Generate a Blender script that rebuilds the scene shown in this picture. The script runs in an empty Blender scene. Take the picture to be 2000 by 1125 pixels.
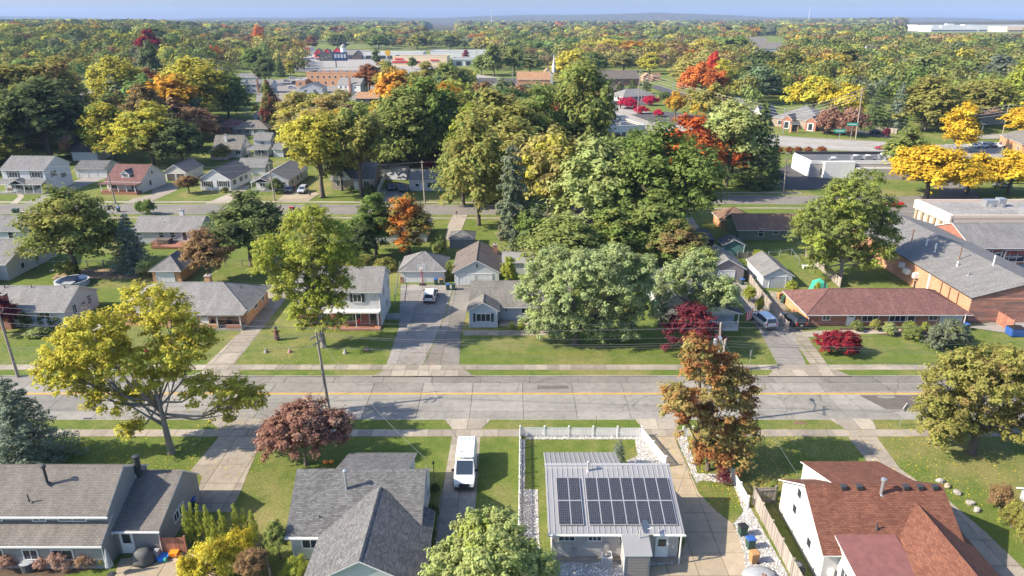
import bpy, math, random
import numpy as np
from mathutils import Vector, Matrix, Quaternion

# ---------------------------------------------------------------- camera, sky, sun, exposure
sc = bpy.context.scene
col = sc.collection
cam_data = bpy.data.cameras.new('camera')
cam = bpy.data.objects.new('camera', cam_data)
col.objects.link(cam)
cam.location = (0, 0, 42)
cam.rotation_euler = (math.radians(90 - 20.714), 0, 0)
cam_data.lens = 24.966
cam_data.sensor_width = 36
cam_data.clip_start = 0.5
cam_data.clip_end = 60000
sc.camera = cam

SUN_AZ = math.atan2(-0.22, -1.0)          # direction towards the sun on the ground plane
SUN_EL = math.radians(36)
world = bpy.data.worlds.new('World')
sc.world = world
world.use_nodes = True
wn = world.node_tree
bg = wn.nodes['Background']
sky = wn.nodes.new('ShaderNodeTexSky')
sky.sky_type = 'NISHITA'
sky.sun_disc = False
sky.sun_elevation = SUN_EL
sky.sun_rotation = math.pi / 2 - SUN_AZ
sky.altitude = 0
sky.air_density = 1.0
sky.dust_density = 2.1
sky.ozone_density = 7.0
wn.links.new(sky.outputs[0], bg.inputs[0])
bg.inputs[1].default_value = 0.114
sun_data = bpy.data.lights.new('sun', 'SUN')
sun = bpy.data.objects.new('sun', sun_data)
col.objects.link(sun)
sun_data.energy = 4.2
sun_data.angle = math.radians(0.55)
sun_data.color = (1.0, 0.90, 0.75)
sdir = Vector((math.cos(SUN_AZ) * math.cos(SUN_EL), math.sin(SUN_AZ) * math.cos(SUN_EL), math.sin(SUN_EL)))
sun.rotation_euler = sdir.to_track_quat('Z', 'Y').to_euler()
sun.location = (-60, -20, 90)
sc.view_settings.view_transform = 'Standard'
sc.view_settings.look = 'None'
sc.view_settings.exposure = 1.38
sc.view_settings.gamma = 1.0
sc.view_settings.use_curve_mapping = False

# ---------------------------------------------------------------- helpers
RN = random.Random(11)
PI = math.pi


def tag(o, label=None, cat=None, group=None, kind=None):
    if label: o['label'] = label
    if cat: o['category'] = cat
    if group: o['group'] = group
    if kind: o['kind'] = kind
    return o


def empty(name, loc=(0, 0, 0), rz=0.0):
    o = bpy.data.objects.new(name, None)
    col.objects.link(o)
    o.empty_display_size = 0.5
    o.location = (loc[0], loc[1], loc[2] if len(loc) > 2 else 0)
    o.rotation_euler = (0, 0, rz)
    return o


def thing(name, label, cat, loc=(0, 0, 0), rz=0.0, group=None):
    return tag(empty(name, loc, rz), label, cat, group)


def inst(name, me, parent=None, loc=(0, 0, 0), rz=0.0, scale=None):
    o = bpy.data.objects.new(name, me)
    col.objects.link(o)
    if parent is not None: o.parent = parent
    o.location = loc
    o.rotation_euler = (0, 0, rz)
    if scale: o.scale = scale
    return o


class MB:
    """collects polygons and links them as one mesh"""
    def __init__(s):
        s.v = []; s.f = []; s.m = []

    def poly(s, pts, m=0):
        n = len(s.v)
        s.v.extend(tuple(p) for p in pts)
        s.f.append(tuple(range(n, n + len(pts)))); s.m.append(m)
        return s

    def box(s, x0, y0, z0, x1, y1, z1, m=0, bottom=True, taper=0.0):
        t = taper
        a = [(x0, y0, z0), (x1, y0, z0), (x1, y1, z0), (x0, y1, z0),
             (x0 + t, y0 + t, z1), (x1 - t, y0 + t, z1), (x1 - t, y1 - t, z1), (x0 + t, y1 - t, z1)]
        n = len(s.v); s.v.extend(a)
        fs = [(4, 5, 6, 7), (0, 1, 5, 4), (1, 2, 6, 5), (2, 3, 7, 6), (3, 0, 4, 7)]
        if bottom: fs.append((3, 2, 1, 0))
        for f in fs: s.f.append(tuple(n + i for i in f)); s.m.append(m)
        return s

    def cbox(s, c, sx, sy, sz, m=0):
        return s.box(c[0] - sx / 2, c[1] - sy / 2, c[2], c[0] + sx / 2, c[1] + sy / 2, c[2] + sz, m)

    def tube(s, pts, rs, n=6, m=0, caps=True):
        pts = [Vector(p) for p in pts]
        if not hasattr(rs, '__len__'): rs = [rs] * len(pts)
        base = len(s.v)
        prev = None
        for i, p in enumerate(pts):
            d = (pts[min(i + 1, len(pts) - 1)] - pts[max(i - 1, 0)])
            if d.length < 1e-6: d = Vector((0, 0, 1))
            d.normalize()
            a = Vector((1, 0, 0)) if abs(d.x) < 0.8 else Vector((0, 1, 0))
            if prev is not None: a = prev
            u = (a - d * a.dot(d))
            if u.length < 1e-4: u = d.orthogonal()
            u.normalize(); prev = u
            w = d.cross(u)
            for k in range(n):
                t = 2 * PI * k / n
                q = p + (u * math.cos(t) + w * math.sin(t)) * rs[i]
                s.v.append(tuple(q))
        for i in range(len(pts) - 1):
            for k in range(n):
                a = base + i * n + k; b = base + i * n + (k + 1) % n
                s.f.append((a, b, b + n, a + n)); s.m.append(m)
        if caps:
            s.f.append(tuple(base + k for k in range(n))[::-1]); s.m.append(m)
            e = base + (len(pts) - 1) * n
            s.f.append(tuple(e + k for k in range(n))); s.m.append(m)
        return s

    def lathe(s, prof, n=12, c=(0, 0), m=0):
        base = len(s.v)
        for r, z in prof:
            for k in range(n):
                t = 2 * PI * k / n
                s.v.append((c[0] + r * math.cos(t), c[1] + r * math.sin(t), z))
        for i in range(len(prof) - 1):
            for k in range(n):
                a = base + i * n + k; b = base + i * n + (k + 1) % n
                s.f.append((a, b, b + n, a + n)); s.m.append(m)
        s.f.append(tuple(base + k for k in range(n))[::-1]); s.m.append(m)
        e = base + (len(prof) - 1) * n
        s.f.append(tuple(e + k for k in range(n))); s.m.append(m)
        return s

    def blob(s, c, r, m=0, n=8, k=5, jit=0.0, rnd=None):
        """lumpy ellipsoid"""
        base = len(s.v)
        rings = []
        for i in range(1, k):
            ph = PI * i / k - PI / 2
            for j in range(n):
                t = 2 * PI * j / n
                q = 1 + (rnd.uniform(-jit, jit) if rnd else 0)
                s.v.append((c[0] + r[0] * math.cos(ph) * math.cos(t) * q, c[1] + r[1] * math.cos(ph) * math.sin(t) * q, c[2] + r[2] * math.sin(ph) * q))
        s.v.append((c[0], c[1], c[2] - r[2])); s.v.append((c[0], c[1], c[2] + r[2]))
        lo, hi = len(s.v) - 2, len(s.v) - 1
        for i in range(k - 2):
            for j in range(n):
                a = base + i * n + j; b = base + i * n + (j + 1) % n
                s.f.append((a, b, b + n, a + n)); s.m.append(m)
        for j in range(n):
            s.f.append((lo, base + (j + 1) % n, base + j)); s.m.append(m)
            e = base + (k - 2) * n
            s.f.append((hi, e + j, e + (j + 1) % n)); s.m.append(m)
        return s

    def mesh(s, name, mats, smooth=False, uv=True):
        me = bpy.data.meshes.new(name)
        me.from_pydata(s.v, [], s.f)
        if not isinstance(mats, (list, tuple)): mats = [mats]
        for m in mats: me.materials.append(m)
        if len(mats) > 1: me.polygons.foreach_set('material_index', s.m)
        if smooth: me.polygons.foreach_set('use_smooth', [True] * len(s.f))
        if uv:
            lay = me.uv_layers.new(name='UVMap')
            out = []
            V = s.v
            for f in s.f:
                p0 = V[f[0]]; nx = ny = nz = 0.0
                L = len(f)
                for i in range(L):
                    a = V[f[i]]; b = V[f[(i + 1) % L]]
                    nx += (a[1] - b[1]) * (a[2] + b[2]); ny += (a[2] - b[2]) * (a[0] + b[0]); nz += (a[0] - b[0]) * (a[1] + b[1])
                l = math.sqrt(nx * nx + ny * ny + nz * nz) or 1
                nx /= l; ny /= l; nz /= l
                h = math.hypot(nx, ny)
                if h < 0.05:
                    for i in f: out.extend((V[i][0], V[i][1]))
                else:
                    tx, ty = -ny / h, nx / h
                    bx, by, bz = -nx * nz / h, -ny * nz / h, h
                    for i in f:
                        p = V[i]
                        out.extend((p[0] * tx + p[1] * ty, p[0] * bx + p[1] * by + p[2] * bz))
            lay.data.foreach_set('uv', out)
        me.update()
        return me

    def build(s, name, mats, parent=None, loc=(0, 0, 0), rz=0.0, smooth=False, uv=True):
        return inst(name, s.mesh(name, mats, smooth, uv), parent, loc, rz)


def copy_tree(o, parent=None):
    c = o.copy(); col.objects.link(c); c.parent = parent
    for ch in o.children:
        d = ch.copy(); col.objects.link(d); d.parent = c
        for g in ch.children:
            e = g.copy(); col.objects.link(e); e.parent = d
    return c

# ---------------------------------------------------------------- materials
def newmat(name):
    m = bpy.data.materials.new(name)
    m.use_nodes = True
    nt = m.node_tree
    return m, nt, nt.nodes['Principled BSDF']


def C4(c): return (c[0], c[1], c[2], 1)


def coords(nt, kind):
    if kind == 'World':
        g = nt.nodes.new('ShaderNodeNewGeometry'); return g.outputs['Position']
    t = nt.nodes.new('ShaderNodeTexCoord'); return t.outputs[kind]


def noise(nt, vec, scale, detail=4, rough=0.6):
    n = nt.nodes.new('ShaderNodeTexNoise')
    n.inputs['Scale'].default_value = scale; n.inputs['Detail'].default_value = detail; n.inputs['Roughness'].default_value = rough
    nt.links.new(vec, n.inputs['Vector'])
    return n.outputs['Fac']


def ramp(nt, fac, stops):
    r = nt.nodes.new('ShaderNodeValToRGB')
    e = r.color_ramp.elements
    while len(e) < len(stops): e.new(0.5)
    for i, (p, c) in enumerate(stops):
        e[i].position = p
        e[i].color = C4(c) if hasattr(c, '__len__') else (c, c, c, 1)
    nt.links.new(fac, r.inputs[0])
    return r.outputs[0]


def mixc(nt, fac, a, b, mode='MIX'):
    m = nt.nodes.new('ShaderNodeMix'); m.data_type = 'RGBA'; m.blend_type = mode; m.clamp_factor = True
    for idx, val in ((0, fac), (6, a), (7, b)):
        if isinstance(val, (int, float)): m.inputs[idx].default_value = val
        elif isinstance(val, (tuple, list)): m.inputs[idx].default_value = C4(val)
        else: nt.links.new(val, m.inputs[idx])
    return m.outputs[2]


def math_(nt, op, a, b=0.0, clamp=False):
    m = nt.nodes.new('ShaderNodeMath'); m.operation = op; m.use_clamp = clamp
    for i, val in ((0, a), (1, b)):
        if isinstance(val, (int, float)): m.inputs[i].default_value = val
        else: nt.links.new(val, m.inputs[i])
    return m.outputs[0]


def bump(nt, bs, h, strength=0.3, dist=0.05):
    b = nt.nodes.new('ShaderNodeBump'); b.inputs['Strength'].default_value = strength; b.inputs['Distance'].default_value = dist
    nt.links.new(h, b.inputs['Height']); nt.links.new(b.outputs[0], bs.inputs['Normal'])


_cache = {}


def paint(name, c, rough=0.55, metal=0.0, var=0.12, scale=1.5, spec=0.4, coat=0.0, kind='Object', emit=None):
    """plain coating with slight dirt"""
    if name in _cache: return _cache[name]
    m, nt, bs = newmat(name)
    v = coords(nt, kind)
    f = noise(nt, v, scale, 5, 0.65)
    f2 = noise(nt, v, scale * 9, 3, 0.6)
    f = math_(nt, 'ADD', math_(nt, 'MULTIPLY', f, 0.7), math_(nt, 'MULTIPLY', f2, 0.3))
    k = ramp(nt, f, [(0.3, tuple(x * (1 - var) for x in c)), (0.7, tuple(min(1, x * (1 + var * 0.5)) for x in c))])
    nt.links.new(k, bs.inputs['Base Color'])
    bs.inputs['Roughness'].default_value = rough; bs.inputs['Metallic'].default_value = metal
    bs.inputs['Specular IOR Level'].default_value = spec; bs.inputs['Coat Weight'].default_value = coat
    _cache[name] = m
    return m


def shingle(name, c, spread=0.35, c2=None, w=0.30, h=0.14, dirt=0.34):
    if name in _cache: return _cache[name]
    m, nt, bs = newmat(name)
    v = coords(nt, 'UV')
    b = nt.nodes.new('ShaderNodeTexBrick')
    nt.links.new(v, b.inputs['Vector'])
    c2 = c2 or tuple(x * (1 + spread) for x in c)
    b.inputs['Color1'].default_value = C4(tuple(x * (1 - spread) for x in c))
    b.inputs['Color2'].default_value = C4(c2)
    b.inputs['Mortar'].default_value = C4(tuple(x * 0.45 for x in c))
    b.inputs['Scale'].default_value = 1.0; b.inputs['Mortar Size'].default_value = 0.012
    b.inputs['Brick Width'].default_value = w; b.inputs['Row Height'].default_value = h
    b.inputs['Bias'].default_value = -0.1
    mp = nt.nodes.new('ShaderNodeMapping'); mp.inputs['Scale'].default_value = (1.0, 0.3, 1); nt.links.new(v, mp.inputs['Vector'])
    f = noise(nt, mp.outputs[0], 0.8, 6, 0.75)
    d = ramp(nt, f, [(0.3, 1 - dirt), (0.7, 1 + dirt * 0.3)])
    f2 = noise(nt, v, 11, 3, 0.7)
    d2 = ramp(nt, f2, [(0.25, 0.72), (0.75, 1.2)])
    k = mixc(nt, 1.0, mixc(nt, 1.0, b.outputs['Color'], d, 'MULTIPLY'), d2, 'MULTIPLY')
    nt.links.new(k, bs.inputs['Base Color'])
    bs.inputs['Roughness'].default_value = 0.9; bs.inputs['Specular IOR Level'].default_value = 0.25
    bump(nt, bs, math_(nt, 'ADD', b.outputs['Fac'], math_(nt, 'MULTIPLY', f2, -0.6)), 0.5, -0.02)
    _cache[name] = m
    return m


def siding(name, c, pitch=0.19, vert=False, dirt=0.14, line=0.62):
    if name in _cache: return _cache[name]
    m, nt, bs = newmat(name)
    v = coords(nt, 'UV')
    sp = nt.nodes.new('ShaderNodeSeparateXYZ'); nt.links.new(v, sp.inputs[0])
    fr = math_(nt, 'FRACT', math_(nt, 'DIVIDE', sp.outputs[0 if vert else 1], pitch))
    ln = ramp(nt, fr, [(0.0, line), (0.1, line + 0.1), (0.2, 1.0), (1.0, 0.95)])
    f = noise(nt, v, 0.6, 5, 0.65)
    d = ramp(nt, f, [(0.3, 1 - dirt), (0.7, 1.03)])
    k = mixc(nt, 1.0, mixc(nt, 1.0, c, ln, 'MULTIPLY'), d, 'MULTIPLY')
    nt.links.new(k, bs.inputs['Base Color'])
    bs.inputs['Roughness'].default_value = 0.6; bs.inputs['Specular IOR Level'].default_value = 0.3
    bump(nt, bs, fr, 0.5, 0.03)
    _cache[name] = m
    return m


def brick(name, a, b_, mortar, w=0.3, h=0.1, band=None):
    if name in _cache: return _cache[name]
    m, nt, bs = newmat(name)
    v = coords(nt, 'UV')
    b = nt.nodes.new('ShaderNodeTexBrick'); nt.links.new(v, b.inputs['Vector'])
    b.inputs['Color1'].default_value = C4(a); b.inputs['Color2'].default_value = C4(b_); b.inputs['Mortar'].default_value = C4(mortar)
    b.inputs['Scale'].default_value = 1; b.inputs['Mortar Size'].default_value = 0.012; b.inputs['Brick Width'].default_value = w; b.inputs['Row Height'].default_value = h
    f = noise(nt, v, 0.7, 6, 0.7)
    k = mixc(nt, 1.0, b.outputs['Color'], ramp(nt, f, [(0.3, 0.75), (0.7, 1.12)]), 'MULTIPLY')
    if band:
        mp = nt.nodes.new('ShaderNodeMapping'); mp.inputs['Scale'].default_value = (0.15, 2.2, 1); nt.links.new(v, mp.inputs['Vector'])
        k = mixc(nt, ramp(nt, noise(nt, mp.outputs[0], 1.0, 4), [(0.45, 0.0), (0.6, 0.75)]), k, band)
    nt.links.new(k, bs.inputs['Base Color'])
    bs.inputs['Roughness'].default_value = 0.9; bs.inputs['Specular IOR Level'].default_value = 0.2
    bump(nt, bs, b.outputs['Fac'], 0.4, -0.02)
    _cache[name] = m
    return m


def concrete(name, c, stain=0.45, crack=0.5, tint=0.14, scale=1.0, kind='World', oil=None):
    if name in _cache: return _cache[name]
    m, nt, bs = newmat(name)
    v = coords(nt, kind)
    f1 = noise(nt, v, 0.13 * scale, 5, 0.65); f2 = noise(nt, v, 1.3 * scale, 6, 0.7); f3 = noise(nt, v, 14 * scale, 3, 0.7)
    k = mixc(nt, 1.0, c, ramp(nt, f1, [(0.32, 1 - stain * 0.55), (0.68, 1.06)]), 'MULTIPLY')
    k = mixc(nt, 1.0, k, ramp(nt, f2, [(0.28, 1 - stain * 0.6), (0.55, 1.0), (0.8, 1.07)]), 'MULTIPLY')
    k = mixc(nt, 1.0, k, ramp(nt, f3, [(0.2, 0.84), (0.8, 1.12)]), 'MULTIPLY')
    oi = nt.nodes.new('ShaderNodeObjectInfo')
    k = mixc(nt, 1.0, k, ramp(nt, oi.outputs['Random'], [(0, 1 - tint), (1, 1 + tint * 0.5)]), 'MULTIPLY')
    if oil:      # wheel tracks and drips worn into the lanes
        sp = nt.nodes.new('ShaderNodeSeparateXYZ'); nt.links.new(v, sp.inputs[0]); acc = None
        for yc in oil:
            d_ = math_(nt, 'ABSOLUTE', math_(nt, 'SUBTRACT', sp.outputs[1], yc)); q_ = math_(nt, 'SUBTRACT', 1.0, math_(nt, 'DIVIDE', d_, 0.55), True)
            acc = q_ if acc is None else math_(nt, 'ADD', acc, q_)
        mp = nt.nodes.new('ShaderNodeMapping'); mp.inputs['Scale'].default_value = (0.12, 1.2, 1); nt.links.new(v, mp.inputs['Vector'])
        k = mixc(nt, math_(nt, 'MULTIPLY', acc, ramp(nt, noise(nt, mp.outputs[0], 1.0, 5), [(0.3, 0.08), (0.7, 0.36)])), k, tuple(x * 0.6 for x in c))
    if crack:
        vo = nt.nodes.new('ShaderNodeTexVoronoi'); vo.feature = 'DISTANCE_TO_EDGE'; vo.inputs['Scale'].default_value = 0.17 * scale
        wob = nt.nodes.new('ShaderNodeTexNoise'); wob.inputs['Scale'].default_value = 0.9; wob.inputs['Detail'].default_value = 5; nt.links.new(v, wob.inputs['Vector'])
        va = nt.nodes.new('ShaderNodeVectorMath'); va.operation = 'MULTIPLY_ADD'; va.inputs[1].default_value = (1.6, 1.6, 0)
        nt.links.new(wob.outputs['Color'], va.inputs[0]); nt.links.new(v, va.inputs[2]); nt.links.new(va.outputs[0], vo.inputs['Vector'])
        gate = ramp(nt, noise(nt, v, 0.06, 2), [(0.45, 0.0), (0.6, 1.0)])
        cr = ramp(nt, vo.outputs['Distance'], [(0.0, 1.0), (0.006, 0.6), (0.012, 0.0)])
        k = mixc(nt, math_(nt, 'MULTIPLY', math_(nt, 'MULTIPLY', cr, gate), crack), k, tuple(x * 0.3 for x in c))
    nt.links.new(k, bs.inputs['Base Color'])
    bs.inputs['Roughness'].default_value = 0.9; bs.inputs['Specular IOR Level'].default_value = 0.25
    bump(nt, bs, f3, 0.25, 0.01)
    _cache[name] = m
    return m


def grass(name, a, b_, dry, amount=0.5):
    if name in _cache: return _cache[name]
    m, nt, bs = newmat(name)
    v = coords(nt, 'World')
    f1 = noise(nt, v, 0.07, 5, 0.6); f2 = noise(nt, v, 0.55, 6, 0.75); f3 = noise(nt, v, 5.0, 5, 0.8)
    mp = nt.nodes.new('ShaderNodeMapping'); mp.inputs['Scale'].default_value = (1, 0.25, 1); nt.links.new(v, mp.inputs['Vector'])
    f4 = noise(nt, mp.outputs[0], 22, 3, 0.8)
    k = mixc(nt, ramp(nt, f2, [(0.35, 0.0), (0.65, 1.0)]), a, b_)
    dd = math_(nt, 'ADD', math_(nt, 'MULTIPLY', f1, 0.75), math_(nt, 'MULTIPLY', f2, 0.25))
    k = mixc(nt, ramp(nt, dd, [(0.62 - 0.3 * amount, 0.0), (0.75 - 0.2 * amount, 0.85)]), k, dry)
    k = mixc(nt, ramp(nt, noise(nt, v, 0.22, 6, 0.8), [(0.62, 0.0), (0.74, 0.55)]), k, (0.20, 0.15, 0.08))
    k = mixc(nt, ramp(nt, noise(nt, v, 1.7, 5, 0.8), [(0.6, 0.0), (0.72, 0.6)]), k, (0.06, 0.11, 0.016))
    k = mixc(nt, 1.0, k, ramp(nt, f3, [(0.25, 0.5), (0.5, 0.95), (0.75, 1.5)]), 'MULTIPLY')
    k = mixc(nt, 1.0, k, ramp(nt, f4, [(0.25, 0.7), (0.75, 1.3)]), 'MULTIPLY')
    nt.links.new(k, bs.inputs['Base Color'])
    bs.inputs['Roughness'].default_value = 0.95; bs.inputs['Specular IOR Level'].default_value = 0.15
    bump(nt, bs, math_(nt, 'ADD', f3, f4), 0.9, 0.08)
    _cache[name] = m
    return m


def leafmat(name='leaf', attr=False, trans=0.46):
    m = bpy.data.materials.new(name); m.use_nodes = True
    nt = m.node_tree; nt.nodes.clear()
    out = nt.nodes.new('ShaderNodeOutputMaterial')
    at = nt.nodes.new('ShaderNodeAttribute'); at.attribute_name = 'var'
    var = at.outputs['Fac']
    if attr:
        ac = nt.nodes.new('ShaderNodeAttribute'); ac.attribute_name = 'tint'
        k = ac.outputs['Color']
    else:
        oi = nt.nodes.new('ShaderNodeObjectInfo')
        acc = nt.nodes.new('ShaderNodeAttribute'); acc.attribute_type = 'OBJECT'; acc.attribute_name = 'accent'
        amt = nt.nodes.new('ShaderNodeAttribute'); amt.attribute_type = 'OBJECT'; amt.attribute_name = 'accent_share'
        v = coords(nt, 'Object')
        va = nt.nodes.new('ShaderNodeVectorMath'); va.operation = 'ADD'
        cv = nt.nodes.new('ShaderNodeCombineXYZ')
        rr = math_(nt, 'MULTIPLY', oi.outputs['Random'], 97.0)
        for i in range(3): nt.links.new(rr, cv.inputs[i])
        nt.links.new(v, va.inputs[0]); nt.links.new(cv.outputs[0], va.inputs[1])
        f = noise(nt, va.outputs[0], 0.33, 3, 0.55)
        f = math_(nt, 'ADD', math_(nt, 'MULTIPLY', f, 0.8), math_(nt, 'MULTIPLY', var, 0.2))
        # share 0 -> none, 1 -> all
        th = math_(nt, 'SUBTRACT', 0.78, math_(nt, 'MULTIPLY', amt.outputs['Fac'], 0.56))
        fac = math_(nt, 'MULTIPLY', math_(nt, 'SUBTRACT', f, th), 7.0, True)
        k = mixc(nt, fac, oi.outputs['Color'], acc.outputs['Color'])
    hs = nt.nodes.new('ShaderNodeHueSaturation'); hs.inputs['Saturation'].default_value = 0.95
    nt.links.new(k, hs.inputs['Color'])
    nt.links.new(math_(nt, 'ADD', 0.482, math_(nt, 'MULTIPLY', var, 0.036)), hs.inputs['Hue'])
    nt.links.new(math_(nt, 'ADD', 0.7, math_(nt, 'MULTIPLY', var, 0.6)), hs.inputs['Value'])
    d = nt.nodes.new('ShaderNodeBsdfDiffuse'); t = nt.nodes.new('ShaderNodeBsdfTranslucent')
    nt.links.new(hs.outputs[0], d.inputs[0]); nt.links.new(hs.outputs[0], t.inputs[0])
    mx = nt.nodes.new('ShaderNodeMixShader'); mx.inputs[0].default_value = trans
    nt.links.new(d.outputs[0], mx.inputs[1]); nt.links.new(t.outputs[0], mx.inputs[2])
    nt.links.new(mx.outputs[0], out.inputs[0])
    return m


def glass(name, c=(0.02, 0.025, 0.03), rough=0.08):
    if name in _cache: return _cache[name]
    m, nt, bs = newmat(name)
    bs.inputs['Base Color'].default_value = C4(c)
    bs.inputs['Roughness'].default_value = rough; bs.inputs['Specular IOR Level'].default_value = 0.7
    _cache[name] = m
    return m


def fenced(name, a, b_):
    """weathered boards, tint per object"""
    m, nt, bs = newmat(name)
    v = coords(nt, 'Object')
    mp = nt.nodes.new('ShaderNodeMapping'); mp.inputs['Scale'].default_value = (8, 8, 0.8); nt.links.new(v, mp.inputs['Vector'])
    oi = nt.nodes.new('ShaderNodeObjectInfo')
    k = mixc(nt, noise(nt, mp.outputs[0], 1.5, 5, 0.7), a, b_)
    k = mixc(nt, 1.0, k, ramp(nt, oi.outputs['Random'], [(0, 0.65), (1, 1.2)]), 'MULTIPLY')
    nt.links.new(k, bs.inputs['Base Color']); bs.inputs['Roughness'].default_value = 0.9
    return m


def gravel(name, c, scale=6):
    m, nt, bs = newmat(name)
    v = coords(nt, 'World')
    vo = nt.nodes.new('ShaderNodeTexVoronoi'); vo.inputs['Scale'].default_value = scale; nt.links.new(v, vo.inputs['Vector'])
    k = mixc(nt, 1.0, c, ramp(nt, vo.outputs['Distance'], [(0.2, 1.05), (0.9, 0.55)]), 'MULTIPLY')
    sp = nt.nodes.new('ShaderNodeSeparateColor'); nt.links.new(vo.outputs['Color'], sp.inputs[0])
    k = mixc(nt, 1.0, k, ramp(nt, sp.outputs[0], [(0, 0.8), (1, 1.1)]), 'MULTIPLY')
    nt.links.new(k, bs.inputs['Base Color']); bs.inputs['Roughness'].default_value = 0.9
    bump(nt, bs, vo.outputs['Distance'], 0.8, -0.08)
    return m


M = {}
M['grass'] = grass('grass', (0.090, 0.136, 0.022), (0.148, 0.174, 0.038), (0.26, 0.215, 0.088), 0.45)
M['road'] = concrete('road_concrete', (0.27, 0.251, 0.217), 0.42, 0.9, 0.2, oil=(72.2, 73.9, 76.2, 77.6))
M['patch'] = concrete('asphalt_patch', (0.125, 0.106, 0.091), 0.35, 0.4, 0.15)
M['strip'] = concrete('worn_asphalt', (0.218, 0.198, 0.171), 0.4, 0.8, 0.18)
M['walk'] = concrete('sidewalk_concrete', (0.328, 0.284, 0.223), 0.35, 0.15, 0.28)
M['drive'] = concrete('driveway_concrete', (0.326, 0.279, 0.219), 0.45, 0.25, 0.2)
M['drive_tan'] = concrete('tan_concrete', (0.369, 0.3, 0.208), 0.35, 0.2, 0.12)
M['drive_gray'] = concrete('gray_concrete', (0.29, 0.266, 0.235), 0.5, 0.7, 0.2)
M['asphalt'] = concrete('asphalt', (0.085, 0.082, 0.08), 0.35, 0.2, 0.1)
M['lot'] = concrete('parking_lot', (0.309, 0.288, 0.256), 0.4, 0.5, 0.1)
M['kerb'] = concrete('kerb_concrete', (0.345, 0.32, 0.279), 0.4, 0, 0.2)
M['yellow'] = paint('road_yellow', (0.62, 0.36, 0.03), 0.8, var=0.3, scale=1.2, kind='Object')
M['whiteline'] = paint('line_white', (0.7, 0.7, 0.68), 0.8, var=0.3)
M['gravel'] = gravel('white_gravel', (0.40, 0.385, 0.36), 7)
M['pebble'] = paint('white_pebble', (0.56, 0.545, 0.52), 0.8, var=0.2)
M['mulch'] = paint('mulch', (0.09, 0.06, 0.035), 0.95, var=0.5, scale=3, kind='Object')
M['soil'] = paint('dry_soil', (0.26, 0.18, 0.10), 0.95, var=0.3, scale=1)
M['white'] = paint('white_trim', (0.589, 0.581, 0.558), 0.5, var=0.08)
M['vinyl'] = paint('vinyl_white', (0.68, 0.675, 0.66), 0.45, var=0.05)
M['black'] = paint('black_plastic', (0.02, 0.02, 0.022), 0.5)
M['dark'] = paint('dark_metal', (0.04, 0.042, 0.045), 0.45)
M['steel'] = paint('galvanised', (0.45, 0.46, 0.47), 0.4, 0.7, var=0.2)
M['rubber'] = paint('rubber', (0.018, 0.018, 0.018), 0.85)
M['glass'] = glass('window_glass', (0.03, 0.038, 0.045), 0.06)
M['carglass'] = glass('car_glass', (0.03, 0.04, 0.055), 0.04)
M['bark'] = paint('bark', (0.13, 0.105, 0.08), 0.95, var=0.45, scale=5)
M['bark_pale'] = paint('bark_pale', (0.24, 0.215, 0.18), 0.95, var=0.4, scale=5)
M['pole'] = paint('pole_wood', (0.3, 0.25, 0.2), 0.9, var=0.35, scale=3)
M['wire'] = paint('wire', (0.10, 0.10, 0.105), 0.5)
M['wire_pale'] = paint('wire_pale', (0.40, 0.41, 0.42), 0.5)
M['leaf'] = leafmat('leaf')
M['leaf_far'] = leafmat('leaf_far', True, 0.3)
M['boards'] = fenced('weathered_boards', (0.24, 0.20, 0.165), (0.36, 0.31, 0.26))
M['boards_red'] = fenced('red_boards', (0.30, 0.115, 0.065), (0.38, 0.17, 0.11))
# roofs
M['r_gray'] = shingle('shingle_gray', (0.159, 0.155, 0.15), 0.3)
M['r_mid'] = shingle('shingle_midgray', (0.219, 0.211, 0.202), 0.18)
M['r_pale'] = shingle('shingle_palegray', (0.258, 0.245, 0.228), 0.18)
M['r_tan'] = shingle('shingle_taupe', (0.215, 0.198, 0.172), 0.22)
M['r_brown'] = shingle('shingle_brown', (0.172, 0.142, 0.12), 0.22)
M['r_warm'] = shingle('shingle_warm', (0.195, 0.172, 0.148), 0.13)
M['r_red'] = shingle('shingle_red', (0.178, 0.07, 0.045), 0.16, c2=(0.225, 0.098, 0.062), w=0.34, h=0.15)
M['r_redplain'] = paint('rolled_red', (0.179, 0.074, 0.066), 0.9, var=0.3, scale=1.6)
M['r_maroon'] = shingle('shingle_maroon', (0.20, 0.10, 0.085), 0.25)
M['r_rust'] = shingle('shingle_rust', (0.25, 0.15, 0.10), 0.2)
M['r_copper'] = shingle('shingle_copper', (0.42, 0.24, 0.13), 0.15)
M['r_metal'] = paint('roof_metal', (0.331, 0.322, 0.313), 0.38, 0.35, var=0.1, scale=0.7)
M['r_seam'] = paint('roof_seam', (0.43, 0.42, 0.41), 0.4, 0.35, var=0.08)
M['flat_gray'] = concrete('flat_roof_gray', (0.121, 0.124, 0.129), 0.4, 0, 0, kind='Object')
M['flat_white'] = concrete('flat_roof_white', (0.32, 0.305, 0.285), 0.75, 0, 0, kind='Object')
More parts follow.
